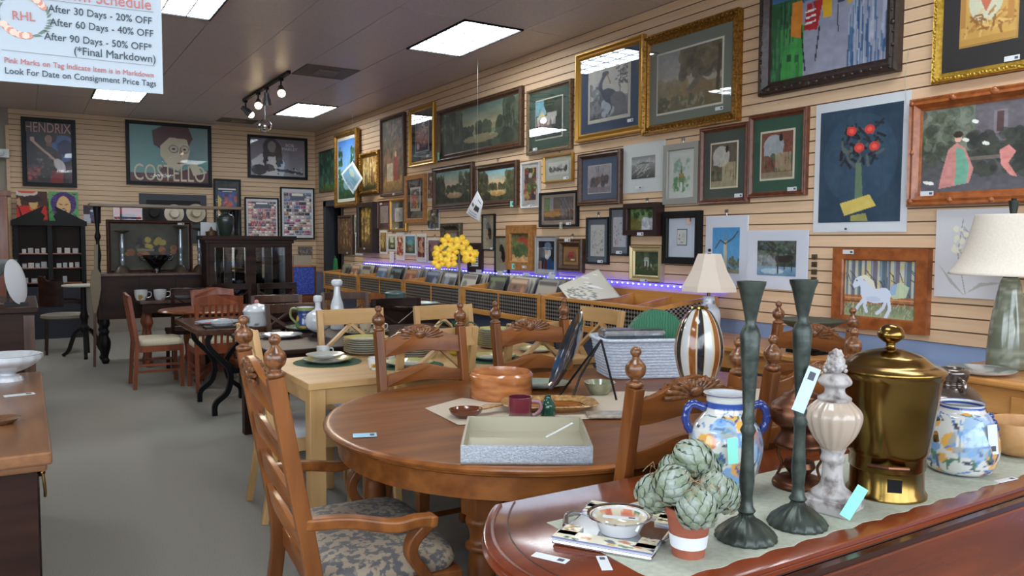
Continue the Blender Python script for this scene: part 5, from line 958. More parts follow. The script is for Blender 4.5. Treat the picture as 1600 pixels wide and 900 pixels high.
# ---- other tables
d2 = thing('dark_dining_table', 'espresso dining table holding pitcher, decanter and platters', 'table', (0, 0, 0))
MB().box(1.30, 5.02, 0.715, 2.95, 6.10, 0.75).build('tabletop', M_espresso, d2, bevel=0.01); MB().box(1.36, 5.08, 0.62, 2.89, 6.04, 0.715).build('apron', M_espresso, d2)
for x, y in ((1.36, 5.08), (2.81, 5.08), (1.36, 5.96), (2.81, 5.96)): MB().box(x, y, 0, x+0.08, y+0.08, 0.62).build('leg', M_espresso, d2)
d1 = thing('iron_leg_table', 'dark wood table on curved black iron legs', 'table', (0, 0, 0))
MB().box(1.14, 6.52, 0.695, 1.72, 7.62, 0.74).build('tabletop', wood('dark_brown_top', (60, 36, 26), (84, 54, 38), 0.25, 'y', 0.5), d1, bevel=0.006)
for y in (6.75, 7.4):
    for s in (-1, 1):
        pts = spline([(1.48+s*0.20, y, 0.69), (1.48+s*0.22, y, 0.58), (1.48+s*0.06, y, 0.38), (1.48+s*0.07, y, 0.2), (1.48+s*0.17, y, 0.1), (1.48+s*0.18, y, 0.0)], 5); MB().sweep(pts, 0.04, 0.045, (0, 1, 0)).build('iron_leg', M_iron, d1)
MB().box(1.45, 6.75, 0.34, 1.51, 7.4, 0.38).build('stretcher', M_iron, d1)
oc = thing('oval_cherry_table', 'oval cherry wood table with a pedestal base', 'table', (1.78, 8.55, 0))
MB().lathe([(0.9, 0.71), (0.97, 0.715), (1.0, 0.728), (0.98, 0.742), (0.9, 0.742)], 40, sx=0.66, sy=0.45).build('tabletop', M_cherryx, oc, smooth=40)
MB().lathe(spline([(0.09, 0.1), (0.07, 0.2), (0.05, 0.35), (0.09, 0.5), (0.06, 0.6), (0.12, 0.71)], 4), 16).build('pedestal', M_cherry, oc, smooth=40)
for a in range(4): x, y = math.cos(a*math.pi/2+0.6)*0.42, math.sin(a*math.pi/2+0.6)*0.34; MB().sweep(spline([(0, 0, 0.22), (x*0.5, y*0.5, 0.14), (x, y, 0.02)], 4), 0.05, 0.045).build('foot', M_cherry, oc)
ct = thing('turned_leg_table', 'dark table with turned legs holding white cups and plates', 'table', (0, 0, 0))
MB().box(1.08, 9.62, 0.725, 1.72, 10.06, 0.76).build('tabletop', M_walnut, ct, bevel=0.004); MB().box(1.11, 9.65, 0.62, 1.69, 10.03, 0.725).build('apron', M_espresso, ct)
for x, y in ((1.17, 9.71), (1.63, 9.71), (1.17, 9.97), (1.63, 9.97)): MB().lathe(spline([(0.03, 0), (0.045, 0.06), (0.03, 0.12), (0.05, 0.3), (0.03, 0.42), (0.055, 0.5), (0.035, 0.58), (0.045, 0.62)], 3), 14, (x, y, 0)).build('leg', M_cherry, ct, smooth=40)
bt = thing('dark_side_table', 'dark chest-like table in front of the bins holding plate and pot', 'table', (0, 0, 0))
MB().box(2.98, 6.74, 0.80, 3.52, 7.3, 0.83).build('tabletop', M_espresso, bt, bevel=0.005); MB().box(3.01, 6.77, 0.08, 3.49, 7.27, 0.80).build('body', M_espresso, bt)
for x, y in ((3.03, 6.79), (3.42, 6.79), (3.03, 7.2), (3.42, 7.2)): MB().box(x, y, 0, x+0.05, y+0.05, 0.08).build('foot', M_espresso, bt)

# ---- buffet with gallery shelf, mirror cabinet, dark hutch
bf = thing('gallery_buffet', 'dark buffet on bulbous turned legs with gallery shelf above', 'buffet', (0, 0, 0))
BX = (0.71, 2.36); BY = (10.18, 10.62)
MB().box(BX[0]-0.03, BY[0]-0.03, 1.02, BX[1]+0.03, BY[1], 1.055).build('top', M_walnut, bf, bevel=0.006)
MB().box(BX[0], BY[0], 0.52, BX[1], BY[1]-0.01, 1.02).build('body', M_espresso, bf)
for i in range(4): x = BX[0]+0.03+i*0.4; MB().box(x, BY[0]-0.014, 0.56, x+0.365, BY[0], 0.98).box(x+0.04, BY[0]-0.02, 0.62, x+0.31, BY[0]-0.014, 0.92).build('door_panel', M_espresso, bf)
BLEG = [(0.03, 0), (0.045, 0.04), (0.03, 0.08), (0.055, 0.18), (0.06, 0.26), (0.035, 0.33), (0.05, 0.37), (0.035, 0.41), (0.055, 0.46), (0.05, 0.52)]
for x in (BX[0]+0.06, BX[1]-0.06):
    for y in (BY[0]+0.06, BY[1]-0.07): MB().lathe(spline(BLEG, 3), 16, (x, y, 0)).build('leg', M_ebony, bf, smooth=40)
for x in (BX[0]+0.03, BX[1]-0.03):
    for dx in ((0,) if x < 1 else (0, -0.09)): MB().lathe(spline([(0.03, 0), (0.02, 0.08), (0.035, 0.2), (0.018, 0.36), (0.035, 0.42), (0.02, 0.5), (0.03, 0.62), (0.045, 0.78)], 3), 14, (x+dx, BY[1]-0.1, 1.055)).build('gallery_post', M_ebony, bf, smooth=40)
MB().box(BX[0]-0.06, BY[1]-0.28, 1.835, BX[1]+0.04, BY[1]+0.02, 1.87).build('gallery_shelf', wood('shelf_tan', (120, 96, 72), (146, 120, 92), 0.4, 'x', 0.2), bf, bevel=0.005)
fp = ony(165, 344, 10.0); fq = ony(301, 430, 10.0)
def fruit(A):
    A.a[:] = (62, 60, 48); A.noise(4, 10, 1); A.blobs(18, (0.3, 0.35, 0.6, 0.55), 0.05, [(52, 48, 44), (84, 80, 60), (44, 40, 44)], 2); A.blobs(9, (0.45, 0.35, 0.68, 0.5), 0.045, [(150, 136, 62), (170, 150, 70)], 3); A.blobs(8, (0.2, 0.58, 0.45, 0.72), 0.05, [(140, 62, 42), (160, 110, 60), (130, 84, 50)], 4); A.blobs(6, (0.62, 0.5, 0.85, 0.64), 0.04, [(150, 100, 64), (120, 70, 50)], 5); A.rect(0.33, 0.54, 0.55, 0.6, (120, 116, 100)); A.noise(14, 8, 5)
picture('B', (165, 343), (301, 425.5), 'dark still-life painting of fruit standing on the buffet', fruit, (0.05, mat('dark_stilllife_frame', (58, 34, 26), 0.4, 0, (76, 48, 34), scale=25), 0.05), canvas=True, plane=10.42, lab=(0.36, 0.44), off=0.0)
mc = thing('mirror_cabinet', 'dark glazed display cabinet with mirrored back', 'cabinet', (0, 0, 0)); MY = 9.75
a, b = ony(322, 372, MY), ony(456, 372, MY); x0, x1, zt = a.x, b.x, a.z; zb = 0.42
MB().box(x0-0.05, MY-0.04, zt-0.02, x1+0.05, MY+0.34, zt+0.03).box(x0-0.02, MY-0.02, zt-0.06, x1+0.02, MY+0.32, zt-0.02).build('cornice', M_espresso, mc, bevel=0.004)
MB().box(x0, MY, zb, x0+0.03, MY+0.32, zt-0.06).box(x1-0.03, MY, zb, x1, MY+0.32, zt-0.06).box(x0, MY, zb, x1, MY+0.32, zb+0.04).build('case', M_espresso, mc)
MB().box(x0+0.03, MY+0.29, zb+0.04, x1-0.03, MY+0.31, zt-0.06).build('mirror_back', mat('mirror', (176, 190, 194), 0.03, 1.0), mc)
wd = x1-x0
for k in range(2):
    dx0 = x0+0.03+k*(wd-0.06)/2; dx1 = dx0+(wd-0.06)/2; d = MB()
    d.box(dx0, MY-0.012, zb+0.04, dx0+0.06, MY+0.008, zt-0.06).box(dx1-0.06, MY-0.012, zb+0.04, dx1, MY+0.008, zt-0.06).box(dx0+0.06, MY-0.012, zt-0.11, dx1-0.06, MY+0.008, zt-0.06).box(dx0+0.06, MY-0.012, zb+0.04, dx1-0.06, MY+0.008, zb+0.1)
    dd = d.build('door', M_espresso, mc); MB().box(dx0+0.06, MY-0.004, zb+0.1, dx1-0.06, MY-0.001, zt-0.11).build('glass_pane', M_glass, dd); MB().box((dx0+dx1)/2-0.06, MY+0.04, zb+0.04, (dx0+dx1)/2+0.03, MY+0.06, zt-0.1).build('inner_upright', M_ebony, mc)
MB().box(x0+0.03, MY+0.02, 0.86, x1-0.03, MY+0.29, 0.88).build('shelf', M_espresso, mc)
for x in (x0+0.02, x1-0.07):
    for y in (MY+0.01, MY+0.26): MB().box(x, y, 0, x+0.05, y+0.05, zb).build('leg', M_espresso, mc)
MB().box(x0-0.03, MY-0.06, zb-0.05, x1+0.03, MY+0.34, zb).build('base_rail', M_espresso, mc)
hu = thing('dark_hutch', 'black hutch with broken-arch pediment and open shelves', 'hutch', (0, 0, 0)); hx0, hx1, HY0, HY1 = -0.13, 0.76, 13.17, 13.56
MB().box(hx0, HY0, 0.0, hx1, HY1, 0.76).build('base_cabinet', mat('blue_black_paint', (38, 40, 50), 0.5), hu)
for x in (hx0, (hx0+hx1)/2-0.03, hx1-0.05): MB().box(x, HY0+0.02, 0.76, x+0.06, HY1, 1.66).build('upright', M_ebony, hu)
MB().box(hx0, HY1-0.02, 0.76, hx1, HY1, 1.66).build('back_panel', mat('hutch_back', (58, 38, 30), 0.6), hu)
for z in (0.815, 1.03, 1.24): MB().box(hx0+0.05, HY0+0.03, z-0.012, hx1-0.05, HY1-0.02, z).build('shelf', M_cherryx, hu)
MB().box(hx0-0.03, HY0-0.03, 1.64, hx1+0.03, HY1, 1.71).build('cornice', M_ebony, hu)
c = (hx0+hx1)/2
for s in (-1, 1): MB().prism([(c+s*0.46, 1.71), (c+s*0.06, 1.93), (c+s*0.10, 1.83), (c+s*0.05, 1.78), (c+s*0.08, 1.71)], 'xz', HY0-0.01, HY0+0.03).build('pediment', M_ebony, hu)
picture('B', (25, 298), (74.5, 343.5), 'red-coated figure portrait canvas standing on the black hutch', red_coat, plane=13.4, canvas=True, name='canvas_painting', off=0.0)
picture('B', (75.5, 299), (123, 345.5), 'purple-haired singing face canvas standing on the black hutch', purple_hair, plane=13.4, canvas=True, name='canvas_painting', off=0.0)
# ================================================================== record bins along the picture wall
M_mesh = bpy.data.materials.new('perforated_metal'); M_mesh.use_nodes = True
_n = M_mesh.node_tree.nodes; _L = M_mesh.node_tree.links; _b = _n['Principled BSDF']
_tc = _n.new('ShaderNodeTexCoord'); _mp = _n.new('ShaderNodeMapping'); _mp.inputs['Rotation'].default_value = (R(45), 0, 0); _ck = _n.new('ShaderNodeTexChecker'); _ck.inputs['Scale'].default_value = 44
_ck.inputs['Color1'].default_value = (0.012, 0.011, 0.011, 1); _ck.inputs['Color2'].default_value = (0.42, 0.38, 0.34, 1); _L.new(_tc.outputs['Object'], _mp.inputs[0]); _L.new(_mp.outputs[0], _ck.inputs['Vector']); _L.new(_ck.outputs[0], _b.inputs['Base Color'])
_b.inputs['Metallic'].default_value = 0.6; _b.inputs['Roughness'].default_value = 0.35
YS = [4.09, 5.50, 6.91, 8.35, 9.80, 11.20]; XF, ZT, ZB = 3.70, 1.0, 0.80
bin_names = ['nearest record bin, empty with wooden dividers', 'second record bin with blue and red album covers', 'third record bin from the near end, behind the orchid', 'fourth record bin, tan and dark covers', 'farthest record bin by the doorway']
for i in range(5):
    y0, y1 = YS[i]+0.008, YS[i+1]-0.008
    t = thing('record_bin', 'honey wood ' + bin_names[i], 'record bin', (0, 0, 0), group='record bins along the picture wall')
    MB().box(XF, y0, ZT-0.03, XF+0.03, y1, ZT).build('front_top_rail', M_binwood, t, bevel=0.003); MB().box(XF, y0, ZB-0.05, XF+0.03, y1, ZB).build('front_bottom_rail', M_binwood, t, bevel=0.003)
    for y in (y0, y1-0.05): MB().box(XF, y, ZB, XF+0.03, y+0.05, ZT-0.03).build('front_stile', M_binwood, t)
    ym = (y0+y1)/2; MB().box(XF+0.002, ym-0.01, ZB, XF+0.02, ym+0.01, ZT-0.03).build('center_stile', M_binwood, t)
    MB().box(XF+0.01, y0+0.05, ZB, XF+0.016, ym-0.01, ZT-0.03).build('mesh_panel', M_mesh, t); MB().box(XF+0.01, ym+0.01, ZB, XF+0.016, y1-0.05, ZT-0.03).build('mesh_panel', M_mesh, t)
    for k, y in enumerate((y0, y1-0.02)):
        if i == 0 and k == 0:
            MB().prism([(XF+0.03, ZT-0.03), (XW-0.05, ZT+0.04), (XW-0.05, ZT+0.065), (XF+0.03, ZT)], 'xz', y, y+0.02).build('side_top_rail', M_binwood, t); MB().prism([(XF+0.03, ZB), (XW-0.05, ZB), (XW-0.05, ZT+0.04), (XF+0.03, ZT-0.03)], 'xz', y+0.007, y+0.012).build('mesh_side', M_mesh, t)
        else: MB().prism([(XF+0.03, ZB), (XW-0.05, ZB), (XW-0.05, ZT+0.06), (XF+0.03, ZT)], 'xz', y, y+0.02).build('side_panel', M_binwood, t)
    MB().box(XW-0.05, y0, ZB, XW-0.03, y1, ZT+0.06).build('back_panel', M_binwood, t); MB().box(XF+0.03, y0+0.02, ZB-0.03, XW-0.05, y1-0.02, ZB+0.02).build('bottom', M_binwood, t)
    w_ = (y1-y0-0.04)/3
    for k in (1, 2): MB().prism([(XF+0.03, ZB-0.01), (XW-0.05, ZB-0.01), (XW-0.05, ZT+0.03), (XF+0.03, ZT-0.06)], 'xz', y0+0.02+w_*k-0.006, y0+0.02+w_*k+0.006).build('divider', M_binwood, t)
    for y in (y0+0.02, y1-0.08):
        for x in (XF+0.02, XW-0.12): MB().box(x, y, 0, x+0.06, y+0.06, ZB-0.03).build('leg', M_binwood, t)
    MB().box(XF+0.08, y0+0.1, 0.1, XF+0.1, y1-0.1, ZB-0.05).build('modesty_panel', mat('blue_grey_panel', (66, 72, 92), 0.7), t)
# records: each sleeve its own object
def sleeve_art(c1, c2, seed):
    A = Art(16, 16, c1); A.rect(0.08, 0.06, 0.92, 0.16, c2); A.blobs(5, (0.2, 0.3, 0.8, 0.85), 0.16, [c2, tuple(v*0.6 for v in c1), tuple(min(255, v*1.4) for v in c1)], seed); return A
pal = [((150, 90, 70), (206, 150, 110)), ((38, 40, 44), (120, 150, 150)), ((84, 104, 134), (190, 200, 210)), ((160, 150, 136), (70, 66, 64)), ((120, 84, 66), (190, 160, 130)), ((50, 48, 50), (110, 120, 84)), ((190, 184, 172), (120, 110, 104)), ((110, 112, 116), (206, 206, 206)), ((70, 74, 92), (150, 160, 180))]
edge_m = [mat('sleeve_edge_%d' % k, c, 0.6) for k, c in enumerate(((190, 184, 172), (96, 90, 84), (60, 58, 58), (150, 140, 126), (120, 126, 134)))]
q = random.Random(11); SL = 0.30; plain = [MB().box(0, -SL/2, 0, 0.005, SL/2, SL).build('sleeve', m) for m in edge_m]
for o in plain: COL.objects.unlink(o)
for i in range(1, 5):
    y0, y1 = YS[i]+0.03, YS[i+1]-0.03; w_ = (y1-y0)/3
    for k in range(3):
        if i == 2 and k == 2: pass
        yc = y0+w_*(k+0.5); n = 8 if i < 4 else 6; x0 = XF+0.13 + q.uniform(0, 0.06); c = pal[(i*3+k) % len(pal)]; lean = 0.36
        t = thing('record_sleeve', 'front record sleeve, %s, in column %s of the %s' % (('rust', 'black', 'blue', 'grey', 'brown', 'olive and black', 'pale', 'silver', 'slate')[(i*3+k) % 9], ('one', 'two', 'three')[k], ('near', 'second', 'third', 'fourth', 'far')[i] + ' record bin'), 'record', (x0, yc, ZB+0.026), R(-90), 'records in the bins')
        art_panel('cover', SL, SL, sleeve_art(*c, i*7+k), t, (0, 0, SL/2), thick=0.004); t.rotation_euler = (-lean, 0, R(-90))
        for s in range(1, n):
            o = bpy.data.objects.new('record_sleeve', plain[q.randrange(5)].data); COL.objects.link(o); o.location = (x0+0.012+s*0.03, yc+q.uniform(-0.02, 0.02), ZB+0.026+q.uniform(0, 0.012)); o.rotation_euler = (0, lean-0.02*s*0.3, 0)
            tag(o, 'plain record sleeve filed behind a front cover in the wooden bins', 'record', 'records in the bins')
    if i in (1, 2, 3):
        for k in range(3): MB().box(0, -0.06, 0, 0.002, 0.06, 0.315).build('divider_card', M_white, None, loc=(XW-0.062, y0+w_*(k+0.5), ZB+0.0205)); tag(bpy.context.scene.collection.objects[-1], 'white divider card standing up behind the filed records', 'divider card', 'divider cards in the bins')
# large sleeved drawing lying across the nearest bin
def bw_draw(A): A.a[:] = (206, 200, 186); A.strokes(90, (0.08, 0.3, 0.6, 0.92), 0.12, 0.02, [(60, 60, 58), (96, 96, 92), (130, 128, 120)], 1.1, 3, 0.8, 1.0); A.strokes(6, (0.5, 0.05, 0.9, 0.5), 0.3, 0.02, [(240, 240, 240)], 0.9, 4, 0.9, 0.2)
sheet(None, [(872, 447), (935, 420), (970, 464), (893, 474)], 4.0, 'large plastic-sleeved landscape drawing propped in the nearest record bin', bw_draw, False, 'sleeved_drawing', 'print', (-0.1, 0.2, 0.05, -0.2))
# blue light strip on the wall over the bins
ls = thing('led_strip', 'string of blue-white lights along the wall above record bins', 'light string', (XW-0.012, 0, ZT+0.105))
MB().box(-0.004, 4.05, -0.006, 0.010, 11.25, 0.006).build('strip', mat('led_strip_glow', (70, 70, 230), 0.4, emit=(30, 30, 255), estr=18), ls)
b0 = None
for k in range(102):
    if b0 is None: b0 = MB().ball((-0.009, 0, 0), 0.006, n=6, m=4).build('led', mat('led_point', (220, 226, 255), 0.3, emit=(190, 200, 255), estr=8), ls); o = b0
    else: o = b0.copy(); COL.objects.link(o)
    o.location.y = 4.08+0.07*k

# ================================================================== left-hand furniture
lt = thing('low_cabinet_table', 'brown topped cabinet at the left edge with brass drop pull', 'cabinet', (0, 0, 0))
MB().box(-1.0, 3.0, 0.705, 0.06, 4.86, 0.75).box(-1.0, 3.02, 0.68, 0.045, 4.84, 0.705).build('top', wood('worn_brown_top', (112, 72, 44), (144, 100, 66), 0.3, 'y', 0.3), lt, bevel=0.008)
MB().box(-0.96, 3.05, 0.0, 0.015, 4.8, 0.68).build('body', M_espresso, lt); MB().box(0.015, 3.12, 0.1, 0.022, 4.7, 0.6).build('side_panel', M_espresso, lt)
pu = MB().ball((0.03, 3.32, 0.60), 0.014, n=10, m=6).tube(spline([(0.034, 3.30, 0.6), (0.04, 3.295, 0.54), (0.04, 3.32, 0.51), (0.04, 3.345, 0.54), (0.034, 3.34, 0.6)], 4), 0.005, 6).build('drop_pull', M_brass, lt, smooth=50)
ld = thing('dark_dresser', 'dark dresser at the left edge holding a white platter', 'dresser', (0, 0, 0))
MB().box(-1.0, 6.28, 0.945, 0.07, 7.6, 0.985).build('top', M_espresso, ld, bevel=0.008); MB().box(-0.96, 6.32, 0.0, 0.03, 7.56, 0.945).build('body', M_espresso, ld); MB().box(-0.02, 6.305, 0.05, 0.045, 6.33, 0.93).build('corner_pilaster', M_walnut, ld)
oc2 = thing('orange_wardrobe', 'orange-brown wooden cabinet at the far left edge', 'cabinet', (0, 0, 0))
a = ony(13, 298, 11.6); MB().box(-0.9, 11.6, 0, a.x-0.02, 12.1, a.z-0.06).build('body', wood('orange_wood', (132, 72, 34), (162, 96, 50), 0.35, 'z', 0.2), oc2); MB().box(-0.94, 11.56, a.z-0.06, a.x+0.02, 12.12, a.z).build('cornice', M_cherry, oc2)
MB().box(a.x-0.13, 11.585, 0.2, a.x-0.06, 11.6, a.z-0.12).build('door_stile', M_cherry, oc2)
em = thing('emergency_light', 'pale emergency light box high on the left wall edge', 'emergency light', tuple(ony(4, 240, 13.55))); MB().box(-0.12, -0.08, -0.06, 0.08, 0, 0.06).build('housing', mat('pale_plastic', (206, 214, 206), 0.5), em); MB().ball((-0.02, -0.09, 0), 0.045, n=12, m=8).build('lamp', M_white, em, smooth=60)
# pedestal stand and armchair near the hutch
ps = thing('tilt_top_stand', 'small tripod pedestal stand with pale round top', 'table', (0.60, 10.95, 0))
MB().lathe([(0.2, 0.87), (0.235, 0.875), (0.235, 0.89), (0.22, 0.895)], 28).build('top', mat('pale_top', (190, 182, 168), 0.4), ps, smooth=40); MB().lathe(spline([(0.03, 0.3), (0.06, 0.36), (0.03, 0.42), (0.05, 0.5), (0.03, 0.6), (0.03, 0.87)], 4), 14).build('column', M_ebony, ps, smooth=40)
for k in range(3): a_ = k*2.094+0.5; x, y = math.cos(a_), math.sin(a_); MB().sweep(spline([(0.02*x, 0.02*y, 0.36), (0.12*x, 0.12*y, 0.28), (0.2*x, 0.2*y, 0.08), (0.27*x, 0.27*y, 0.015)], 4), 0.04, 0.035).build('tripod_leg', M_ebony, ps)
ac = thing('barrel_armchair', 'dark curved-back armchair with pale seat near the black hutch', 'chair', (0.42, 11.55, 0), R(-90))
for x, y in ((-0.22, -0.2), (0.22, -0.2), (-0.24, 0.22), (0.24, 0.22)): MB().bar((x*1.06, y*1.1, 0), (x, y, 0.44), 0.028, 0.028, (0, 1, 0), 0.036, 0.036).build('leg', M_espresso, ac)
MB().lathe([(0.26, 0.44), (0.28, 0.455), (0.275, 0.485), (0.22, 0.5)], 24).build('seat', mat('dull_seat', (132, 124, 110), 0.8), ac, smooth=40)
bp = MB(); pts = [(0.27*math.cos(t_), 0.27*math.sin(t_)-0.02) for t_ in np.linspace(R(180), R(360), 14)]
bp.rings([[(x*s_, y*s_, z+ (0.06 if y < -0.2 else 0)*(z > 0.9)) for (x, y), s_ in [(p_, 1.0) for p_ in pts]+[(p_, 0.92) for p_ in pts[::-1]]] for z in (0.6, 0.75, 0.92)]).build('curved_back', M_espresso, ac, smooth=40)
for s in (-1, 1): MB().sweep(spline([(s*0.27, -0.05, 0.66), (s*0.29, 0.1, 0.66), (s*0.27, 0.22, 0.63)], 4), 0.035, 0.03).build('arm', M_espresso, ac); MB().bar((s*0.26, 0.2, 0.44), (s*0.27, 0.21, 0.63), 0.024, 0.024, (0, 1, 0)).build('arm_post', M_espresso, ac)
# guitar-like wooden oar sign leaning by the buffet
t = thing('painted_paddle', 'pale wooden paddle-shaped sign leaning beside the buffet', 'wall sign', (0.64, 10.03, 0.0)); MB().prism([(-0.03, 1.5), (0.03, 1.5), (0.035, 1.2), (0.09, 1.14), (0.1, 0.95), (0.06, 0.78), (0.02, 0.66), (-0.02, 0.66), (-0.07, 0.8), (-0.1, 1.0), (-0.08, 1.16), (-0.035, 1.2)], 'xz', -0.012, 0.012).build('blade', mat('pale_paddle', (124, 110, 88), 0.6), t); MB().box(-0.025, -0.012, 0.0, 0.025, 0.012, 0.66).build('handle', M_walnut, t); t.rotation_euler = (0, R(2), 0); t.scale = (0.55, 1, 0.93)

# ================================================================== right-hand tables and lamps
pt = thing('pine_side_table', 'golden pine drawer table under the large lamp', 'table', (0, 0, 0))
MB().box(3.70, 0.9, 0.812, 4.33, 2.17, 0.845).build('top', M_pine, pt, bevel=0.01); MB().box(3.75, 0.95, 0.60, 4.31, 2.10, 0.812).build('apron', M_pine, pt)
dw = MB().box(3.738, 1.25, 0.64, 3.752, 1.78, 0.775).build('drawer', M_pine, pt, bevel=0.006); MB().ball((3.725, 1.52, 0.70), 0.016, n=10, m=6).build('knob', M_pine, dw, smooth=60)
for x, y in ((3.76, 0.97), (4.24, 0.97), (3.76, 2.03), (4.24, 2.03)): MB().box(x, y, 0, x+0.06, y+0.06, 0.60).build('leg', M_pine, pt)
pb = thing('pine_bench_table', 'low golden pine table against the blue wall behind oak chairs', 'table', (0, 0, 0))
MB().box(3.74, 2.75, 0.77, 4.33, 4.05, 0.80).build('top', M_pine, pb, bevel=0.006); MB().box(3.78, 2.79, 0.66, 4.3, 4.0, 0.77).build('apron', M_pine, pb)
for x, y in ((3.79, 2.8), (4.23, 2.8), (3.79, 3.89), (4.23, 3.89)): MB().box(x, y, 0, x+0.06, y+0.06, 0.66).build('leg', M_pine, pb)
lp = thing('large_table_lamp', 'large lamp with ribbed grey-green base and cream bell shade', 'lamp', (4.08, 1.965, 0.845)); lp.scale = (1.04, 1.04, 1.04)
pr = spline([(0.075, 0.0), (0.088, 0.02), (0.085, 0.12), (0.076, 0.22), (0.060, 0.32), (0.045, 0.40), (0.032, 0.43)], 6)
A = Art(48, 60, (112, 116, 98)); A.strokes(60, (0, 0, 1, 1), 0.5, 0.02, [(146, 150, 132), (130, 136, 116)], 0.15, 2, 0.8, 0.15); A.noise(8, 10, 3); lathe_art('base', pr, 32, A, lp)
MB().lathe([(0.032, 0.43), (0.03, 0.45), (0.012, 0.455), (0.012, 0.80)], 14).build('stem', M_iron, lp, smooth=40)
M_shade = mat('linen_shade', (214, 204, 190), 0.85, 0, (206, 196, 182), scale=120)
MB().lathe(spline([(0.262, 0.445), (0.222, 0.50), (0.193, 0.57), (0.172, 0.65), (0.158, 0.715), (0.155, 0.725)], 4), 40, cap=False).build('shade', M_shade, lp, smooth=60).modifiers.new('s', 'SOLIDIFY').thickness = 0.003
MB().lathe([(0.014, 0.725), (0.016, 0.74), (0.024, 0.79), (0.0, 0.79)], 14).build('finial', M_verdi, lp, smooth=40)
sl = thing('jar_table_lamp', 'small lamp with blue and white jar base and paneled white shade', 'lamp', (4.06, 3.93, 0.80))
A = Art(40, 40, (206, 212, 222)); A.blobs(40, (0, 0.1, 1, 0.9), 0.05, [(60, 66, 84), (120, 130, 150)], 4); lathe_art('jar_base', spline([(0.05, 0), (0.07, 0.02), (0.085, 0.1), (0.08, 0.18), (0.05, 0.22), (0.045, 0.26), (0.04, 0.28)], 5), 24, A, sl)
MB().lathe([(0.012, 0.28), (0.012, 0.58)], 10).build('stem', M_brass, sl); rg = []
for r_, z_ in ((0.2, 0.315), (0.195, 0.35), (0.13, 0.46), (0.085, 0.575)): rg.append([(r_*math.cos(a_+0.39), r_*math.sin(a_+0.39), z_) for a_ in [2*math.pi*k/8 for k in range(8)]])
MB().rings(rg, cap=False).build('shade', mat('white_shade', (222, 206, 190), 0.85), sl).modifiers.new('s', 'SOLIDIFY').thickness = 0.003
MB().ball((0, 0, 0.60), 0.012, n=8, m=6).build('finial', M_iron, sl, smooth=60)
# ================================================================== things on the oak table
TZ = 0.752
def tagcard(label, loc, rz, w=0.09, h=0.03, m=None, tilt=(0, 0), bar=True, name='price_tag', string=None):
    t = thing(name, label, 'price tag', loc, rz); mb = MB().box(-w/2, -h/2, 0, w/2, h/2, 0.0012, 0)
    if bar: mb.box(w*0.22, -h*0.25, 0.0012, w*0.4, h*0.25, 0.0016, 1)
    o = mb.build('card', [m or M_label, M_barcode], t); o.rotation_euler = (tilt[0], tilt[1], 0)
    if string: MB().tube([(-w/2, 0, 0.001)]+string, 0.0012, 5).build('string', M_linen, t)
    return t
YAW = R(-31.8)
t = thing('silver_tray', 'rectangular silver tray with cream inside on near edge of oak table', 'tray', (1.445, 2.235, 0.751), R(-31.7))
a = 0.21; M_hammer = mat('hammered_silver', (176, 184, 196), 0.3, 0.8, (206, 212, 220), scale=120, bump=0.25, bscale=260); M_champ = mat('champagne_lining', (176, 170, 150), 0.35, 0.5)
MB().box(-a, -a, 0, a, a, 0.006).build('base', M_champ, t)
for nm, b in (('front_wall', (-a, -a, 0.0, a, -a+0.008, 0.06)), ('back_wall', (-a, a-0.008, 0, a, a, 0.06)), ('side_wall', (-a, -a+0.008, 0, -a+0.008, a-0.008, 0.06)), ('side_wall', (a-0.008, -a+0.008, 0, a, a-0.008, 0.06))):
    MB().box(*b).build(nm, M_hammer if nm == 'front_wall' else M_champ, t)
tagcard('white paper tag sticking out of the silver tray', (1.57, 2.21, 0.80), R(-10), 0.11, 0.012, bar=False, tilt=(0, R(-22)))
tagcard('blue and white price card lying on left end of oak table', tuple(onz(570, 680, 0.7515)), R(-20), 0.085, 0.055, mat('blue_card', (150, 196, 220), 0.5))
t = thing('bentwood_box', 'round polished wooden bowl-box with stepped rim on oak table', 'wooden box', (1.825, 3.03, 0.751)); M_bent = mat('banded_burl', (150, 86, 46), 0.2, 0, (190, 124, 74), scale=9, stretch=(1, 1, 4), coat=0.6)
MB().lathe([(0.0, 0.004), (0.132, 0.004), (0.136, 0.0), (0.142, 0.004), (0.143, 0.09), (0.147, 0.098), (0.147, 0.104), (0.142, 0.108), (0.136, 0.118), (0.131, 0.118), (0.128, 0.095), (0.125, 0.02), (0.0, 0.015)], 48).build('bowl', M_bent, t, smooth=40)
t = thing('burgundy_mug', 'burgundy pottery mug with grey foot and curled handle', 'mug', (1.645, 2.585, 0.752), R(-30)); A = Art(16, 40, (112, 44, 56)); A.rect(0, 0.62, 1, 0.78, (40, 40, 66)).rect(0, 0.78, 1, 1, (150, 140, 128))
lathe_art('cup', [(0.0, 0.003), (0.043, 0.003), (0.046, 0.012), (0.045, 0.04), (0.047, 0.07), (0.047, 0.094), (0.043, 0.094), (0.042, 0.02), (0.0, 0.012)][1:7], 28, A, t); MB().lathe([(0.043, 0.094), (0.041, 0.02), (0, 0.012)], 28, cap=False).build('inside', mat('mug_inside', (90, 34, 46), 0.15), t, smooth=40)
MB().tube(spline([(0.044, 0, 0.075), (0.075, 0, 0.072), (0.082, 0, 0.045), (0.062, 0, 0.022), (0.046, 0, 0.02)], 5), [0.008]*20+[0.006], 8).build('handle', mat('mug_handle', (150, 110, 116), 0.15), t, smooth=60)
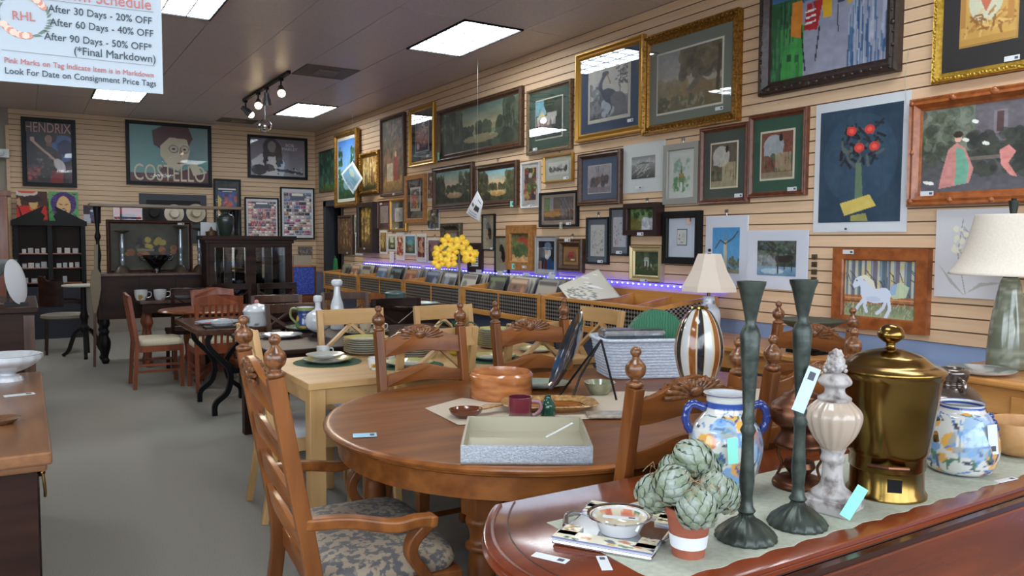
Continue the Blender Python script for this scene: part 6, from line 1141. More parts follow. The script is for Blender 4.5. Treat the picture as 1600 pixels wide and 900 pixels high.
t = thing('amber_leaf_tray', 'amber glass tray with rough bark-like rim beside the mug', 'tray', (1.865, 2.70, 0.753), R(-28)); M_amber = mat('amber_gloss', (136, 74, 24), 0.12, 0, (170, 104, 44), scale=8, coat=0.5); M_bark = mat('bark_rim', (126, 88, 46), 0.35, 0, (190, 150, 96), scale=50, bump=0.8, bscale=70)
def superring(a, b, z, e=0.6, n=40): return [(math.copysign(abs(math.cos(q_))**e, math.cos(q_))*a, math.copysign(abs(math.sin(q_))**e, math.sin(q_))*b, z) for q_ in [2*math.pi*i/n for i in range(n)]]
MB().rings([superring(0.14, 0.085, 0.0), superring(0.15, 0.095, 0.012), superring(0.14, 0.085, 0.012), superring(0.13, 0.075, 0.006)]).build('dish', M_amber, t, smooth=40); MB().rings([superring(0.15, 0.095, 0.010), superring(0.205, 0.125, 0.028), superring(0.20, 0.12, 0.033), superring(0.148, 0.092, 0.015)], cap=False).build('rim', M_bark, t, smooth=30)
t = thing('small_wood_bowl', 'small shiny wooden dish with leaf handle left of the mug', 'bowl', tuple(onz(728, 652, 0.752)), R(-12)); MB().lathe([(0.0, 0), (0.03, 0), (0.055, 0.02), (0.06, 0.035), (0.056, 0.035), (0.045, 0.018), (0, 0.008)], 28, sx=1.15).build('bowl', mat('shiny_bowl_wood', (96, 48, 28), 0.15, coat=0.6), t, smooth=50); MB().sweep(spline([(0.06, 0, 0.03), (0.11, 0.02, 0.035), (0.17, 0.05, 0.03)], 4), [0.02, 0.035, 0.045, 0.05, 0.05, 0.045, 0.04, 0.03, 0.01], 0.006).build('leaf_handle', M_bark, t)
t = thing('green_glass_bottle', 'small dark green glass bottle behind the burgundy mug', 'bottle', tuple(onz(856, 652, 0.752))); MB().lathe(spline([(0.025, 0), (0.03, 0.01), (0.03, 0.05), (0.018, 0.07), (0.012, 0.085), (0.014, 0.09)], 3), 18).build('body', mat('dark_green_glass', (24, 70, 56), 0.08, coat=0.5), t, smooth=50)
def cloth(name, label, px, z, m, cat='table runner', scal=0.0):
    P_ = [onz(x, y, z) for x, y in px]; c_ = sum(P_, Vector())/len(P_); t = thing(name, label, cat, (c_.x, c_.y, z)); MB().prism([(p_.x-c_.x, p_.y-c_.y) for p_ in P_], 'xy', 0, 0.0012).build('cloth', m, t); return t
cloth('table_runner', 'beige striped runner lying along the oak table', [(664, 638), (716, 664), (800, 660), (980, 652), (1150, 640), (1240, 622), (1230, 606), (1080, 612), (960, 612), (870, 628), (770, 628), (722, 622)], 0.7503, mat('beige_runner', (196, 180, 160), 0.8, 0, (206, 192, 174), scale=40, stretch=(1, 6, 1)))
t = thing('standing_plate', 'dark blue and brown glazed plate displayed on an easel', 'plate', (2.09, 2.86, 0.752)); A = Art(48, 24, (34, 44, 58)); A.blobs(40, (0, 0, 1, 1), 0.06, [(44, 72, 104), (26, 24, 28), (70, 52, 36), (170, 170, 170)], 3); pl_ = lathe_art('plate', [(0.0, 0.012), (0.06, 0.010), (0.11, 0.004), (0.16, 0.016), (0.19, 0.03), (0.195, 0.026), (0.16, 0.006), (0.1, -0.008), (0.0, -0.008)], 40, A, t, sy=0.75, rib=(16, 0.02))
nrm = Vector((-0.80, 0.42, 0.36)).normalized(); xax = Vector((0, 0, 1)) - nrm*nrm.z; xax.normalize(); yax = nrm.cross(xax); pl_.matrix_local = Matrix.Translation((0, 0, 0.205)) @ Matrix((xax, yax, nrm)).transposed().to_4x4()
t2 = thing('plate_easel', 'black wire easel holding the dark blue plate', 'easel', (2.12, 2.80, 0.752)); MB().tube([(-0.09, -0.03, 0.003), (-0.02, 0.0, 0.10), (0.05, -0.06, 0.27)], 0.005, 8).build('front_leg', M_iron, t2); MB().tube([(0.05, -0.06, 0.27), (0.1, -0.11, 0.003)], 0.005, 8).build('back_leg', M_iron, t2); MB().tube([(-0.09, 0.07, 0.003), (0.05, -0.06, 0.27)], 0.005, 8).build('front_leg', M_iron, t2)
t = thing('green_pottery_bowl', 'small flared grey-green pottery bowl right of plate easel', 'bowl', (2.25, 2.85, 0.753)); MB().lathe([(0.0, 0), (0.042, 0), (0.046, 0.006), (0.075, 0.055), (0.072, 0.056), (0.04, 0.01), (0, 0.008)], 28).build('bowl', mat('celadon_grey', (120, 122, 96), 0.2, 0, (150, 150, 124), scale=30, coat=0.5), t, smooth=50)
t = thing('teal_platter', 'oval teal-edged serving platter behind wooden box', 'platter', (2.10, 3.12, 0.752), R(-30)); MB().lathe([(0.0, 0.004), (0.10, 0.004), (0.15, 0.022), (0.152, 0.028), (0.147, 0.028), (0.1, 0.012), (0, 0.010)], 36, sy=0.7).build('dish', mat('teal_glaze', (110, 136, 140), 0.12, 0, (150, 160, 140), scale=12, coat=0.5), t, smooth=50)
M_wick = mat('white_wicker', (214, 222, 234), 0.6, 0, (176, 186, 202), scale=60, stretch=(1, 1, 3), bump=0.6, bscale=90)
bk = thing('wicker_basket', 'white rectangular wicker basket at the far right of oak table', 'basket', (2.83, 3.15, 0.751), R(-22))
rg = []
for z, k in ((0.0, 0.88), (0.10, 0.95), (0.19, 1.0), (0.195, 1.03), (0.205, 1.03), (0.205, 0.97), (0.19, 0.95), (0.02, 0.85)): rg.append(superring(0.30*k, 0.15*k, z, 0.35, 48))
MB().rings(rg).build('body', M_wick, bk, smooth=50)
for r_ in range(12):
    z = 0.01+r_*0.0155; k = 0.89+0.11*z/0.19; MB().tube([(x*(1+0.012*math.sin(i*3.14159)), y, z) for i, (x, y, _) in enumerate(superring(0.302*k, 0.152*k, z, 0.35, 48))]+[superring(0.302*k, 0.152*k, z, 0.35, 48)[0]], 0.0055, 5).build('wicker_strand', M_wick, bk, smooth=60)
MB().tube(superring(0.308, 0.158, 0.2, 0.35, 48)+[superring(0.308, 0.158, 0.2, 0.35, 48)[0]], 0.010, 8).build('rim', M_wick, bk, smooth=60)
t = thing('foil_package', 'silver foil-wrapped package in the white basket', 'package', (2.73, 3.16, 0.975), R(-22)); MB().sweep([(-0.19, 0, 0), (0.15, 0, 0.0)], 0.13, 0.05).build('body', mat('crinkled_foil', (190, 194, 198), 0.25, 0.9, (150, 156, 164), scale=20, bump=0.8, bscale=24), t, bevel=0.02)
t = thing('green_fan_shade', 'green pleated fan-shaped object standing in the white basket', 'fan', (2.92, 3.21, 0.86), R(-25)); fan = [(-0.18, 0.0)]+[(0.18*math.cos(a_)*1.0, 0.23*math.sin(a_)) for a_ in np.linspace(math.pi, 0, 30)]; MB().prism(fan, 'xz', -0.03, 0.03).build('fan', mat('green_pleats', (30, 92, 62), 0.5, 0, (44, 110, 76), kind='wave', scale=22, bump=0.5, bscale=22), t)
eg = thing('striped_vase', 'egg-shaped ceramic vase with brown, black and white stripes', 'vase', (2.57, 2.54, 0.757)); A = Art(128, 8)
for i in range(18): A.rect(i/18, 0, (i+1)/18, 1, [(190, 192, 194), (128, 74, 30), (36, 38, 44)][i % 3]); A.rect(i/18, 0, i/18+0.009, 1, (206, 190, 156))
EP = spline([(0.035, 0.0), (0.05, 0.03), (0.085, 0.1), (0.108, 0.19), (0.106, 0.26), (0.088, 0.33), (0.055, 0.385), (0.03, 0.402)], 5); lathe_art('body', EP, 128, A, eg)
MB().lathe([(0.03, 0.40), (0.04, 0.404), (0.036, 0.412), (0.02, 0.416), (0, 0.416)], 24).build('cap', M_brass, eg, smooth=40)
t = thing('silver_coaster', 'silver plate underneath the striped vase', 'plate', (2.57, 2.54, 0.7518)); MB().lathe([(0.0, 0), (0.1, 0), (0.14, 0.006), (0.13, 0.006), (0.09, 0.004), (0, 0.004)], 32).build('dish', M_chrome, t, smooth=40)
t = thing('amber_glass_dish', 'amber scalloped glass dish left of striped vase', 'dish', (2.32, 2.52, 0.7523)); MB().lathe([(0.0, 0), (0.035, 0), (0.06, 0.018), (0.068, 0.03), (0.064, 0.03), (0.05, 0.014), (0, 0.006)], 32, rib=(10, 0.03)).build('dish', mat('amber_glass', (178, 96, 16), 0.06, trans=0.3, coat=0.6), t, smooth=50)
t = thing('glass_serving_tray', 'pale textured glass tray at the near edge of runner', 'tray', tuple(onz(955, 650, 0.7525)), R(-30)); MB().box(-0.10, -0.05, 0, 0.12, 0.05, 0.012).build('slab', mat('frosted_tan_glass', (186, 172, 156), 0.15, 0, (150, 140, 128), scale=40, coat=0.5), t, bevel=0.004)
# ================================================================== things on the mahogany table
FZ = 0.7515
pts_n = [(1.05+0.02*i, 1.175+0.012*abs(math.sin(i*0.55))) for i in range(110)]; rn = thing('linen_runner', 'pale green linen runner with scalloped edge on mahogany table', 'table runner', (0, 0, 0))
MB().prism([(1.10, 1.60)]+[(1.10+0.0, 1.25)]+pts_n[3:]+[(3.24, 1.62)], 'xy', 0.7502, 0.7514).build('cloth', M_linen, rn)
def tal(seed, base=(200, 200, 194)):
    A = Art(160, 100, base); A.blobs(60, (0, 0.3, 1, 0.92), 0.04, [(214, 150, 62), (206, 120, 84), (110, 150, 196), (90, 130, 100), (216, 160, 70)], seed); A.strokes(150, (0, 0.26, 1, 0.95), 0.05, 0.012, [(60, 84, 140), (70, 110, 90), (40, 50, 70), (90, 130, 180)], 0.8, seed+1, 0.9, 1.5); A.rect(0, 0.16, 1, 0.22, (50, 76, 150)).rect(0, 0, 1, 0.04, (50, 72, 140)); A.blobs(8, (0, 0.4, 1, 0.8), 0.07, [(120, 160, 206)], seed+3, 0.6); A.rect(0, 0.95, 1, 1, (70, 84, 120)); return A
v1 = thing('talavera_vase', 'tall hand-painted blue and yellow vase with ring handles, behind artichokes', 'vase', (1.675, 1.545, 0.7515)); VP = spline([(0.055, 0), (0.065, 0.01), (0.09, 0.07), (0.103, 0.13), (0.095, 0.18), (0.07, 0.215), (0.058, 0.235), (0.056, 0.27), (0.064, 0.282)], 11); lathe_art('body', VP, 120, tal(3), v1); MB().lathe([(0.064, 0.282), (0.05, 0.282), (0.05, 0.2)], 32, cap=False).build('neck_inside', M_whitec, v1, smooth=50)
M_cob = mat('cobalt_glaze', (36, 54, 120), 0.1, coat=0.6)
for s in (-1, 1): MB().tube(spline([(s*0.06, 0, 0.24), (s*0.1, 0, 0.25), (s*0.115, 0, 0.21), (s*0.1, 0, 0.17)], 5), [0.011, 0.013, 0.011]*5+[0.01], 8).build('handle', M_cob, v1, smooth=50).rotation_euler = (0, 0, YAW); 
v2 = thing('round_talavera_vase', 'squat hand-painted vase with cobalt side frills and white tag', 'vase', (2.46, 1.31, 0.7515)); v2.scale = (1, 1, 0.93); lathe_art('body', spline([(0.075, 0), (0.095, 0.02), (0.108, 0.08), (0.1, 0.14), (0.08, 0.19), (0.066, 0.205), (0.062, 0.225), (0.066, 0.232)], 11), 120, tal(9), v2)
for s in (-1, 1):
    fr = MB(); [fr.ball((s*(0.085+0.022*math.sin(k/6*3.1)), 0, 0.06+0.021*k), 0.016, 0.012, 0.012, 8, 6) for k in range(7)]; fr.build('frill', M_cob, v2, smooth=60).rotation_euler = (0, 0, YAW)
tagcard('white barcode tag on front of the squat painted vase', (2.44, 1.205, 0.875), YAW, 0.09, 0.028, tilt=(R(90), R(84)), name='price_tag')
CB = [(0.0, 0.0), (0.071, 0.0), (0.073, 0.006), (0.064, 0.02), (0.04, 0.04), (0.022, 0.05), (0.016, 0.06), (0.022, 0.068), (0.016, 0.078), (0.014, 0.1), (0.018, 0.14), (0.0145, 0.2), (0.014, 0.25), (0.019, 0.262), (0.013, 0.275), (0.017, 0.29), (0.013, 0.305), (0.016, 0.36), (0.021, 0.44), (0.024, 0.49), (0.019, 0.505), (0.012, 0.515), (0.014, 0.53), (0.02, 0.56), (0.028, 0.595), (0.033, 0.608), (0.034, 0.616), (0.028, 0.616), (0.012, 0.58), (0, 0.58)]
c1 = thing('bronze_candlestick', 'tall green bronze candlestick directly behind the artichoke pot', 'candlestick', (1.45, 1.268, FZ), group='tall bronze candlesticks'); MB().lathe(CB[7:], 24).build('stem', M_verdi, c1, smooth=50); MB().lathe(CB[1:8], 72, rib=(18, 0.025)).build('foot', M_verdi, c1, smooth=50)
c2 = dup(c1, (1.63, 1.262, FZ), 0.2, 'tall green bronze candlestick with white tag, beside the copper lamp')
tagcard('white and pink printed tag tied to the right candlestick', (1.615, 1.235, 1.10), YAW, 0.115, 0.032, mat('pale_blue_tag', (186, 214, 232), 0.6), tilt=(R(90), R(-70)))
tagcard('mint green tag hanging behind the left candlestick', (1.60, 1.45, 0.90), YAW, 0.07, 0.028, M_mint, tilt=(R(90), R(86)), bar=False)
tagcard('mint green tag hanging from the white finial base', (1.775, 1.205, 0.80), YAW, 0.09, 0.028, M_mint, tilt=(R(75), R(-60)), bar=False)
ap = thing('artichoke_pot', 'terracotta pot of faux artichokes and dried moss', 'potted plant', (1.262, 1.268, 0.7515)); M_terra = mat('terracotta', (138, 72, 52), 0.75, 0, (152, 84, 62), scale=14)
MB().lathe([(0.0, 0), (0.036, 0), (0.05, 0.095), (0.054, 0.096), (0.054, 0.112), (0.048, 0.112), (0.045, 0.09), (0, 0.09)], 28).build('pot', M_terra, ap, smooth=40); MB().lathe([(0.0405, 0.022), (0.0445, 0.052)], 28, cap=False).build('paper_band', M_label, ap, smooth=40)
M_arti = mat('artichoke_green', (112, 124, 96), 0.5, 0, (150, 158, 150), scale=40); q = random.Random(2)
def artichoke(c_, r_, tilt):
    mb = MB().ball((0, 0, 0), r_*0.93, n=14, m=9)
    def sp_(th, ph, k): return Vector((math.cos(th)*math.cos(ph), math.sin(th)*math.cos(ph), math.sin(ph)*1.12))*r_*k
    for row in range(7):
        ph = -0.9+row*0.34; n_ = max(4, int(9*math.cos(ph)+1.5))
        for k in range(n_):
            th = 2*math.pi*(k+0.5*(row % 2))/n_; hw_ = math.pi/n_*0.98
            mb.add([sp_(th, ph-0.22, 0.97), sp_(th+hw_, ph+0.06, 0.985), sp_(th+hw_*0.55, ph+0.3, 1.06), sp_(th, ph+0.42, 1.09), sp_(th-hw_*0.55, ph+0.3, 1.06), sp_(th-hw_, ph+0.06, 0.985), sp_(th, ph+0.1, 1.07)], [(0, 1, 6), (1, 2, 6), (2, 3, 6), (3, 4, 6), (4, 5, 6), (5, 0, 6)])
    o = mb.build('artichoke', M_arti, ap); o.location = c_; o.rotation_euler = tilt
for (dx, dz, dy, r_) in ((-0.075, 0.13, 0.03, 0.042), (-0.045, 0.165, -0.02, 0.042), (0.005, 0.12, -0.05, 0.044), (0.05, 0.145, -0.01, 0.042), (0.085, 0.12, 0.04, 0.04), (0.02, 0.205, 0.045, 0.044), (-0.02, 0.17, 0.07, 0.036), (0.055, 0.17, 0.075, 0.036)):
    v = Vector((dx*math.cos(YAW)-dy*math.sin(YAW), dx*math.sin(YAW)+dy*math.cos(YAW), dz)); artichoke(v, r_, (q.uniform(-.7, .7), q.uniform(-.7, .7), q.uniform(0, 6)))
ms = MB()
for k in range(90):
    p_ = Vector((q.gauss(0, 0.035), q.gauss(0, 0.035), 0.125+q.uniform(0, 0.06))); pts = [p_]
    for j in range(3): p_ = p_+Vector((q.gauss(0, 0.014), q.gauss(0, 0.014), q.gauss(0, 0.012))); pts.append(p_)
    ms.tube(pts, 0.0009, 4)
ms.build('dried_moss', mat('straw_moss', (150, 120, 84), 0.8), ap)['kind'] = 'stuff'
cp = thing('copper_lamp', 'brown copper chafing lamp with lid on scrolled legs', 'chafing dish', (1.895, 1.465, 0.7515)); MB().lathe(spline([(0.07, 0), (0.076, 0.008), (0.07, 0.02), (0.05, 0.03), (0.02, 0.035)], 3)+[(0.03, 0.04), (0.045, 0.06), (0.04, 0.075), (0.02, 0.08)], 32).build('foot', M_copper, cp, smooth=40)
for k in range(4): a_ = k*math.pi/2+0.4; x, y = math.cos(a_), math.sin(a_); MB().tube(spline([(x*0.065, y*0.065, 0.02), (x*0.05, y*0.05, 0.06), (x*0.062, y*0.062, 0.09), (x*0.055, y*0.055, 0.12)], 4), 0.004, 6).build('scroll_leg', M_copper, cp, smooth=50)
MB().lathe(spline([(0.07, 0.12), (0.074, 0.13), (0.06, 0.15), (0.055, 0.17), (0.08, 0.19), (0.088, 0.215), (0.08, 0.24), (0.055, 0.26), (0.05, 0.27)], 4)+[(0.03, 0.28), (0.025, 0.285), (0.02, 0.30), (0, 0.305)], 36).build('bowl', M_copper, cp, smooth=45)
MB().tube([(-0.085, 0, 0.235), (-0.11, 0, 0.238)], 0.005, 8).build('handle', M_copper, cp); MB().tube(spline([(0.078, 0, 0.24), (0.1, 0, 0.244), (0.115, 0, 0.236)], 4), 0.006, 8).build('handle', M_iron, cp)
fn = thing('white_finial_ornament', 'cream ribbed finial ornament with pinecone top on square plinth', 'ornament', (1.81, 1.295, 0.7515), R(12)); M_dist = mat('distressed_white', (176, 170, 168), 0.5, 0, (96, 84, 80), scale=26, lo=0.46, hi=0.66)
MB().box(-0.062, -0.062, 0, 0.062, 0.062, 0.035).build('plinth', M_dist, fn, bevel=0.004); MB().lathe(spline([(0.05, 0.035), (0.052, 0.045), (0.035, 0.06), (0.028, 0.08), (0.026, 0.12), (0.032, 0.135), (0.028, 0.15), (0.034, 0.165)], 3), 24).build('column', M_dist, fn, smooth=40)
MB().lathe(spline([(0.03, 0.165), (0.055, 0.2), (0.069, 0.24), (0.066, 0.265), (0.048, 0.285), (0.04, 0.292)], 4), 72, rib=(16, 0.035)).build('ribbed_urn', mat('pearl_cream', (176, 158, 142), 0.25, coat=0.4), fn, smooth=50)
MB().lathe(spline([(0.042, 0.292), (0.042, 0.3), (0.028, 0.31), (0.026, 0.325), (0.04, 0.335), (0.042, 0.345), (0.03, 0.36), (0.012, 0.365)], 3), 24).build('collar', M_dist, fn, smooth=40); pc = MB().lathe(spline([(0.014, 0.365), (0.024, 0.38), (0.02, 0.405), (0.008, 0.425), (0.0, 0.43)], 4), 16)
for k in range(40): z = 0.37+k*0.0013; a_ = k*2.4; rr_ = 0.023*(1-(z-0.37)/0.075)+0.004; pc.ball((rr_*math.cos(a_), rr_*math.sin(a_), z), 0.006, n=6, m=4)
pc.build('pinecone', M_dist, fn, smooth=60)
ur = thing('brass_urn', 'large polished brass urn with lid, spigot and pierced base', 'urn', (2.06, 1.30, 0.7515), R(0)); MB().lathe([(0.0, 0), (0.106, 0), (0.106, 0.008), (0.098, 0.02), (0.096, 0.075), (0.1, 0.08), (0.1, 0.115), (0.104, 0.12), (0.108, 0.135), (0.125, 0.26), (0.134, 0.33), (0.138, 0.335), (0.138, 0.348)], 56).build('body', M_brass, ur, smooth=40)
MB().lathe(spline([(0.142, 0.348), (0.145, 0.356), (0.128, 0.366), (0.112, 0.372), (0.09, 0.39), (0.075, 0.397), (0.04, 0.408), (0.018, 0.412), (0.012, 0.42), (0.013, 0.428)], 3)+spline([(0.018, 0.43), (0.033, 0.443), (0.035, 0.456), (0.026, 0.472), (0.012, 0.479), (0.0, 0.48)], 3), 56).build('lid', M_brass, ur, smooth=40)
sp = MB().tube([(0.10, 0, 0.165), (0.155, 0, 0.16), (0.16, 0, 0.14)], [0.01, 0.011, 0.008], 12).tube([(0.135, 0, 0.165), (0.135, 0, 0.195)], 0.005, 8); so_ = sp.build('spigot', M_brass, ur, smooth=50); so_.rotation_euler = (0, 0, R(-20)); MB().tube([(0.118, -0.004, 0.2), (0.165, 0.0, 0.205)], 0.0055, 8).build('tap_handle', M_ebony, so_)
MB().box(-0.018, -0.1015, 0.03, 0.018, -0.094, 0.066).build('pierced_grate', M_iron, ur).rotation_euler = (0, 0, R(-45)); MB().tube([(-0.05, -0.098, 0.098), (0.0, -0.118, 0.10), (0.05, -0.098, 0.098)], 0.006, 8).build('bail_handle', M_copper, ur).rotation_euler = (0, 0, R(-55))
jg = thing('silver_jug', 'dark silver lustre jug with small loop handle behind painted vase', 'jug', (2.80, 1.53, 0.7515)); jg.scale = (1, 1, 1.12); MB().lathe(spline([(0.08, 0), (0.1, 0.02), (0.112, 0.08), (0.1, 0.14), (0.065, 0.175), (0.045, 0.185), (0.05, 0.2), (0.055, 0.225), (0.04, 0.235), (0.03, 0.22)], 5), 40).build('body', mat('dark_lustre', (110, 100, 96), 0.2, 0.9, (140, 128, 120), scale=6), jg, smooth=50)
MB().tube(spline([(0.045, 0, 0.205), (0.075, 0, 0.195), (0.075, 0, 0.165), (0.055, 0, 0.16)], 4), 0.008, 8).build('handle', mat('dark_lustre', None), jg, smooth=50).rotation_euler = (0, 0, R(-120))
wb_ = thing('wooden_bowl', 'pale carved wooden bowl with tag at the right edge', 'bowl', (2.83, 1.31, 0.7515)); MB().lathe(spline([(0.05, 0), (0.08, 0.02), (0.1, 0.07), (0.095, 0.115)], 4)+[(0.088, 0.112), (0.08, 0.04), (0, 0.025)], 32, sx=1.2).build('bowl', mat('pale_carved_wood', (176, 128, 78), 0.5, 0, (194, 148, 98), scale=20), wb_, smooth=50); price_label(wb_, -0.05, 0.075, -0.094, 0.03, 0.03)
cloth('paper_sheet', 'white price sheet lying between copper lamp and brass urn', [(1255, 742), (1300, 728), (1296, 745), (1262, 757)], 0.7516, M_label, 'paper')
tagcard('white tag card lying at right edge of linen runner', tuple(onz(1572, 750, 0.7516)), R(-5), 0.09, 0.022); tagcard('loose barcode tag on mahogany near the bowed end', tuple(onz(860, 872, 0.7516)), R(-62), 0.085, 0.026); tagcard('barcode tag tied to the fruit-patterned tray, hanging over table edge', tuple(onz(944, 880, 0.752)), R(62), 0.075, 0.024)
ty = thing('ceramic_tray', 'rectangular metal tray edged with fruit-painted ceramic', 'tray', (1.215, 1.455, 0.7515), R(33)); MB().box(-0.145, -0.12, 0, 0.145, 0.12, 0.012).build('base', M_chrome, ty, bevel=0.006)
def fruit_border(seed): A = Art(40, 14, (222, 216, 190)); A.blobs(16, (0, 0.2, 1, 0.8), 0.05, [(206, 150, 50), (40, 44, 90), (110, 140, 70), (60, 100, 66), (190, 110, 60)], seed); A.rect(0, 0.9, 1, 1, (60, 76, 140)); return A
for s in (-1, 1): art_panel('ceramic_edge', 0.24, 0.05, fruit_border(s+4), ty, (s*0.118, 0, 0.0185), M_glaze, (R(-90), 0, R(90*s)), 0.007)
for s in (-1, 1):
    for k in (-1, 1): art_panel('ceramic_corner', 0.06, 0.045, fruit_border(s+k*3+9), ty, (k*0.085, s*0.095, 0.0185), M_glaze, (R(-90), 0, R(180 if s > 0 else 0)), 0.007)
    MB().tube(spline([(-0.05, s*0.122, 0.012), (0, s*0.135, 0.022), (0.05, s*0.122, 0.012)], 4), 0.007, 8).build('handle', M_chrome, ty, smooth=50)
bw = thing('fruit_bowl', 'round painted bowl with silver rim resting on the ceramic tray', 'bowl', (1.195, 1.43, 0.764)); A = Art(60, 20, (226, 224, 216)); A.rect(0, 0.62, 1, 0.66, (130, 60, 70)); MB().lathe([(0.0, 0), (0.045, 0), (0.05, 0.005), (0.066, 0.04)], 40, cap=False).build('outside', M_whitec, bw, smooth=40)
A = Art(80, 24, (206, 196, 172)); A.blobs(34, (0, 0.0, 1, 0.5), 0.05, [(36, 40, 90), (60, 110, 80), (206, 130, 96), (230, 226, 214), (190, 100, 80)], 6); lathe_art('inside', [(0.0, 0.008), (0.035, 0.008), (0.045, 0.012), (0.055, 0.025), (0.062, 0.034), (0.072, 0.041)], 80, A, bw); MB().lathe([(0.066, 0.038), (0.078, 0.041), (0.078, 0.045), (0.072, 0.043)], 40, cap=False).build('rim', M_chrome, bw, smooth=40)
tagcard('white barcode strip lying inside the round painted bowl', (1.19, 1.42, 0.802), R(-45), 0.085, 0.016)
# ================================================================== dishes on the maple table
def plate(name, label, loc, r, cols, cat='plate', group=None, n=1, dz=0.012, rim=None):
    t = thing(name, label, cat, loc, 0, group); A = Art(40, 12, cols[0]); A.rect(0, 0, 1, 0.4, cols[1]); A.rect(0, 0.4, 1, 0.46, cols[-1])
    lathe_art('plate', [(0.0, 0.006), (r*0.3, 0.006), (r*0.6, 0.006), (r*0.68, 0.010), (r*0.98, 0.0225), (r, 0.023)], 36, A, t); MB().lathe([(r, 0.0228), (r*0.95, 0.017), (r*0.6, 0.0), (0, 0.0)], 36, cap=False).build('underside', M_whitec, t, smooth=50); return t
YEL = [(206, 208, 206), (196, 190, 120), (110, 120, 90)]
def placemat(px, py, label):
    p = onz(px, py, 0.7505); t = thing('placemat', label, 'placemat', (p.x, p.y, 0.7503)); MB().lathe([(0.0, 0), (0.19, 0), (0.195, 0.002), (0, 0.0025)], 40).build('mat', mat('green_placemat', (26, 74, 48), 0.8), t); return p
p = placemat(512, 566, 'dark green round placemat at the left end of maple table')
plate('dinner_plate', 'yellow-rimmed plate setting on left green placemat', (p.x, p.y, 0.753), 0.14, YEL); plate('soup_plate', 'white soup plate stacked on the left yellow-rimmed plate', (p.x-0.01, p.y+0.01, 0.777), 0.11, [(206, 208, 210), (196, 200, 190), (150, 150, 130)])
def stack(px, py, n, label, r=0.14, z0=0.7503):
    p = onz(px, py, 0.75)
    pr = None
    for k in range(n):
        l = label + (', topmost' if k == n-1 else ', underneath'); 
        if pr is None: pr = plate('stacked_plate', l, (p.x, p.y, z0), r, YEL, group=label); 
        else: dup(pr, (p.x, p.y, z0+k*0.0135), 0, l, label)
stack(572, 552, 7, 'yellow-rimmed plate in tall stack left of left oak chair'); stack(646, 556, 5, 'yellow-rimmed plate in short stack seen through left oak chair'); stack(772, 543, 9, 'yellow-rimmed plate in tall stack right of yellow planter', 0.115)
def cup(px, py, label, z=0.7503, r=0.04, h=0.07, cols=((206, 208, 210), (206, 160, 50)), Y=None, saucer=False):
    p = onz(px, py, z) if Y is None else ony(px, py, Y); t = thing('cup', label, 'cup', (p.x, p.y, z)); A = Art(40, 16, cols[0]); A.blobs(14, (0, 0.3, 1, 0.8), 0.06, [cols[1], (150, 120, 50)], int(px)); lathe_art('body', spline([(r*0.6, 0), (r*0.75, 0.008), (r*0.95, h*0.5), (r, h)], 4), 28, A, t); MB().lathe([(r, h), (r*0.9, h), (r*0.7, 0.015), (0, 0.012)], 28, cap=False).build('inside', M_whitec, t, smooth=50)
    MB().tube(spline([(r*0.95, 0, h*0.8), (r*1.5, 0, h*0.75), (r*1.45, 0, h*0.35), (r*0.85, 0, h*0.25)], 4), 0.004, 6).build('handle', M_whitec, t, smooth=50); return t
cup(505, 559, 'small yellow-flowered cup beyond left place setting'); cup(586, 578, 'yellow-flowered teacup in front of the tall plate stack'); cup(612, 563, 'yellow-flowered cup behind left oak chair')
p = placemat(640, 571, 'dark green placemat seen below left oak chair'); plate('dinner_plate', 'yellow-rimmed plate on the placemat behind left oak chair', (p.x, p.y, 0.753), 0.14, YEL)
p = placemat(770, 561, 'dark green placemat right of yellow planter'); plate('dinner_plate', 'yellow-rimmed plate on placemat between the two oak chairs', (p.x, p.y, 0.753), 0.14, YEL)
plate('dinner_plate', 'yellow-rimmed plate at right end of maple table', tuple(onz(838, 549, 0.7503)), 0.12, YEL)
oy = onz(715, 553, 0.7503); orc = thing('potted_orchid', 'yellow silk orchid in a ribbed yellow planter on maple table', 'potted plant', (oy.x, oy.y, 0.7503)); orc.scale = (0.92, 0.92, 0.91)
MB().lathe(spline([(0.07, 0), (0.11, 0.03), (0.125, 0.08), (0.12, 0.125), (0.1, 0.14)], 4)+[(0.09, 0.135), (0, 0.12)], 72, rib=(14, 0.05)).build('planter', mat('yellow_ribbed_glaze', (196, 178, 70), 0.3, coat=0.3), orc, smooth=50)
M_stem = mat('orchid_stem', (110, 96, 70), 0.6); M_pet = mat('orchid_yellow', (224, 176, 36), 0.5, 0, (236, 196, 60), scale=30); M_leaf = mat('orchid_leaf', (32, 66, 40), 0.4)
MB().tube(spline([(0, 0, 0.12), (0.01, 0, 0.4), (0.012, 0, 0.62), (0.0, 0, 0.70), (-0.05, 0.02, 0.74), (-0.10, 0.03, 0.71)], 5), 0.007, 8).build('stem', M_stem, orc, smooth=50)
for k, (dx, dy, l) in enumerate(((-0.14, 0.06, 0.2), (0.13, -0.08, 0.18), (0.04, 0.12, 0.16))):
    pts = spline([(0, 0, 0.12), (dx*0.5, dy*0.5, 0.22), (dx, dy, l)], 4); MB().sweep(pts, [0.02, 0.04, 0.055, 0.06, 0.06, 0.055, 0.045, 0.03, 0.01], 0.005).build('leaf', M_leaf, orc, smooth=50)
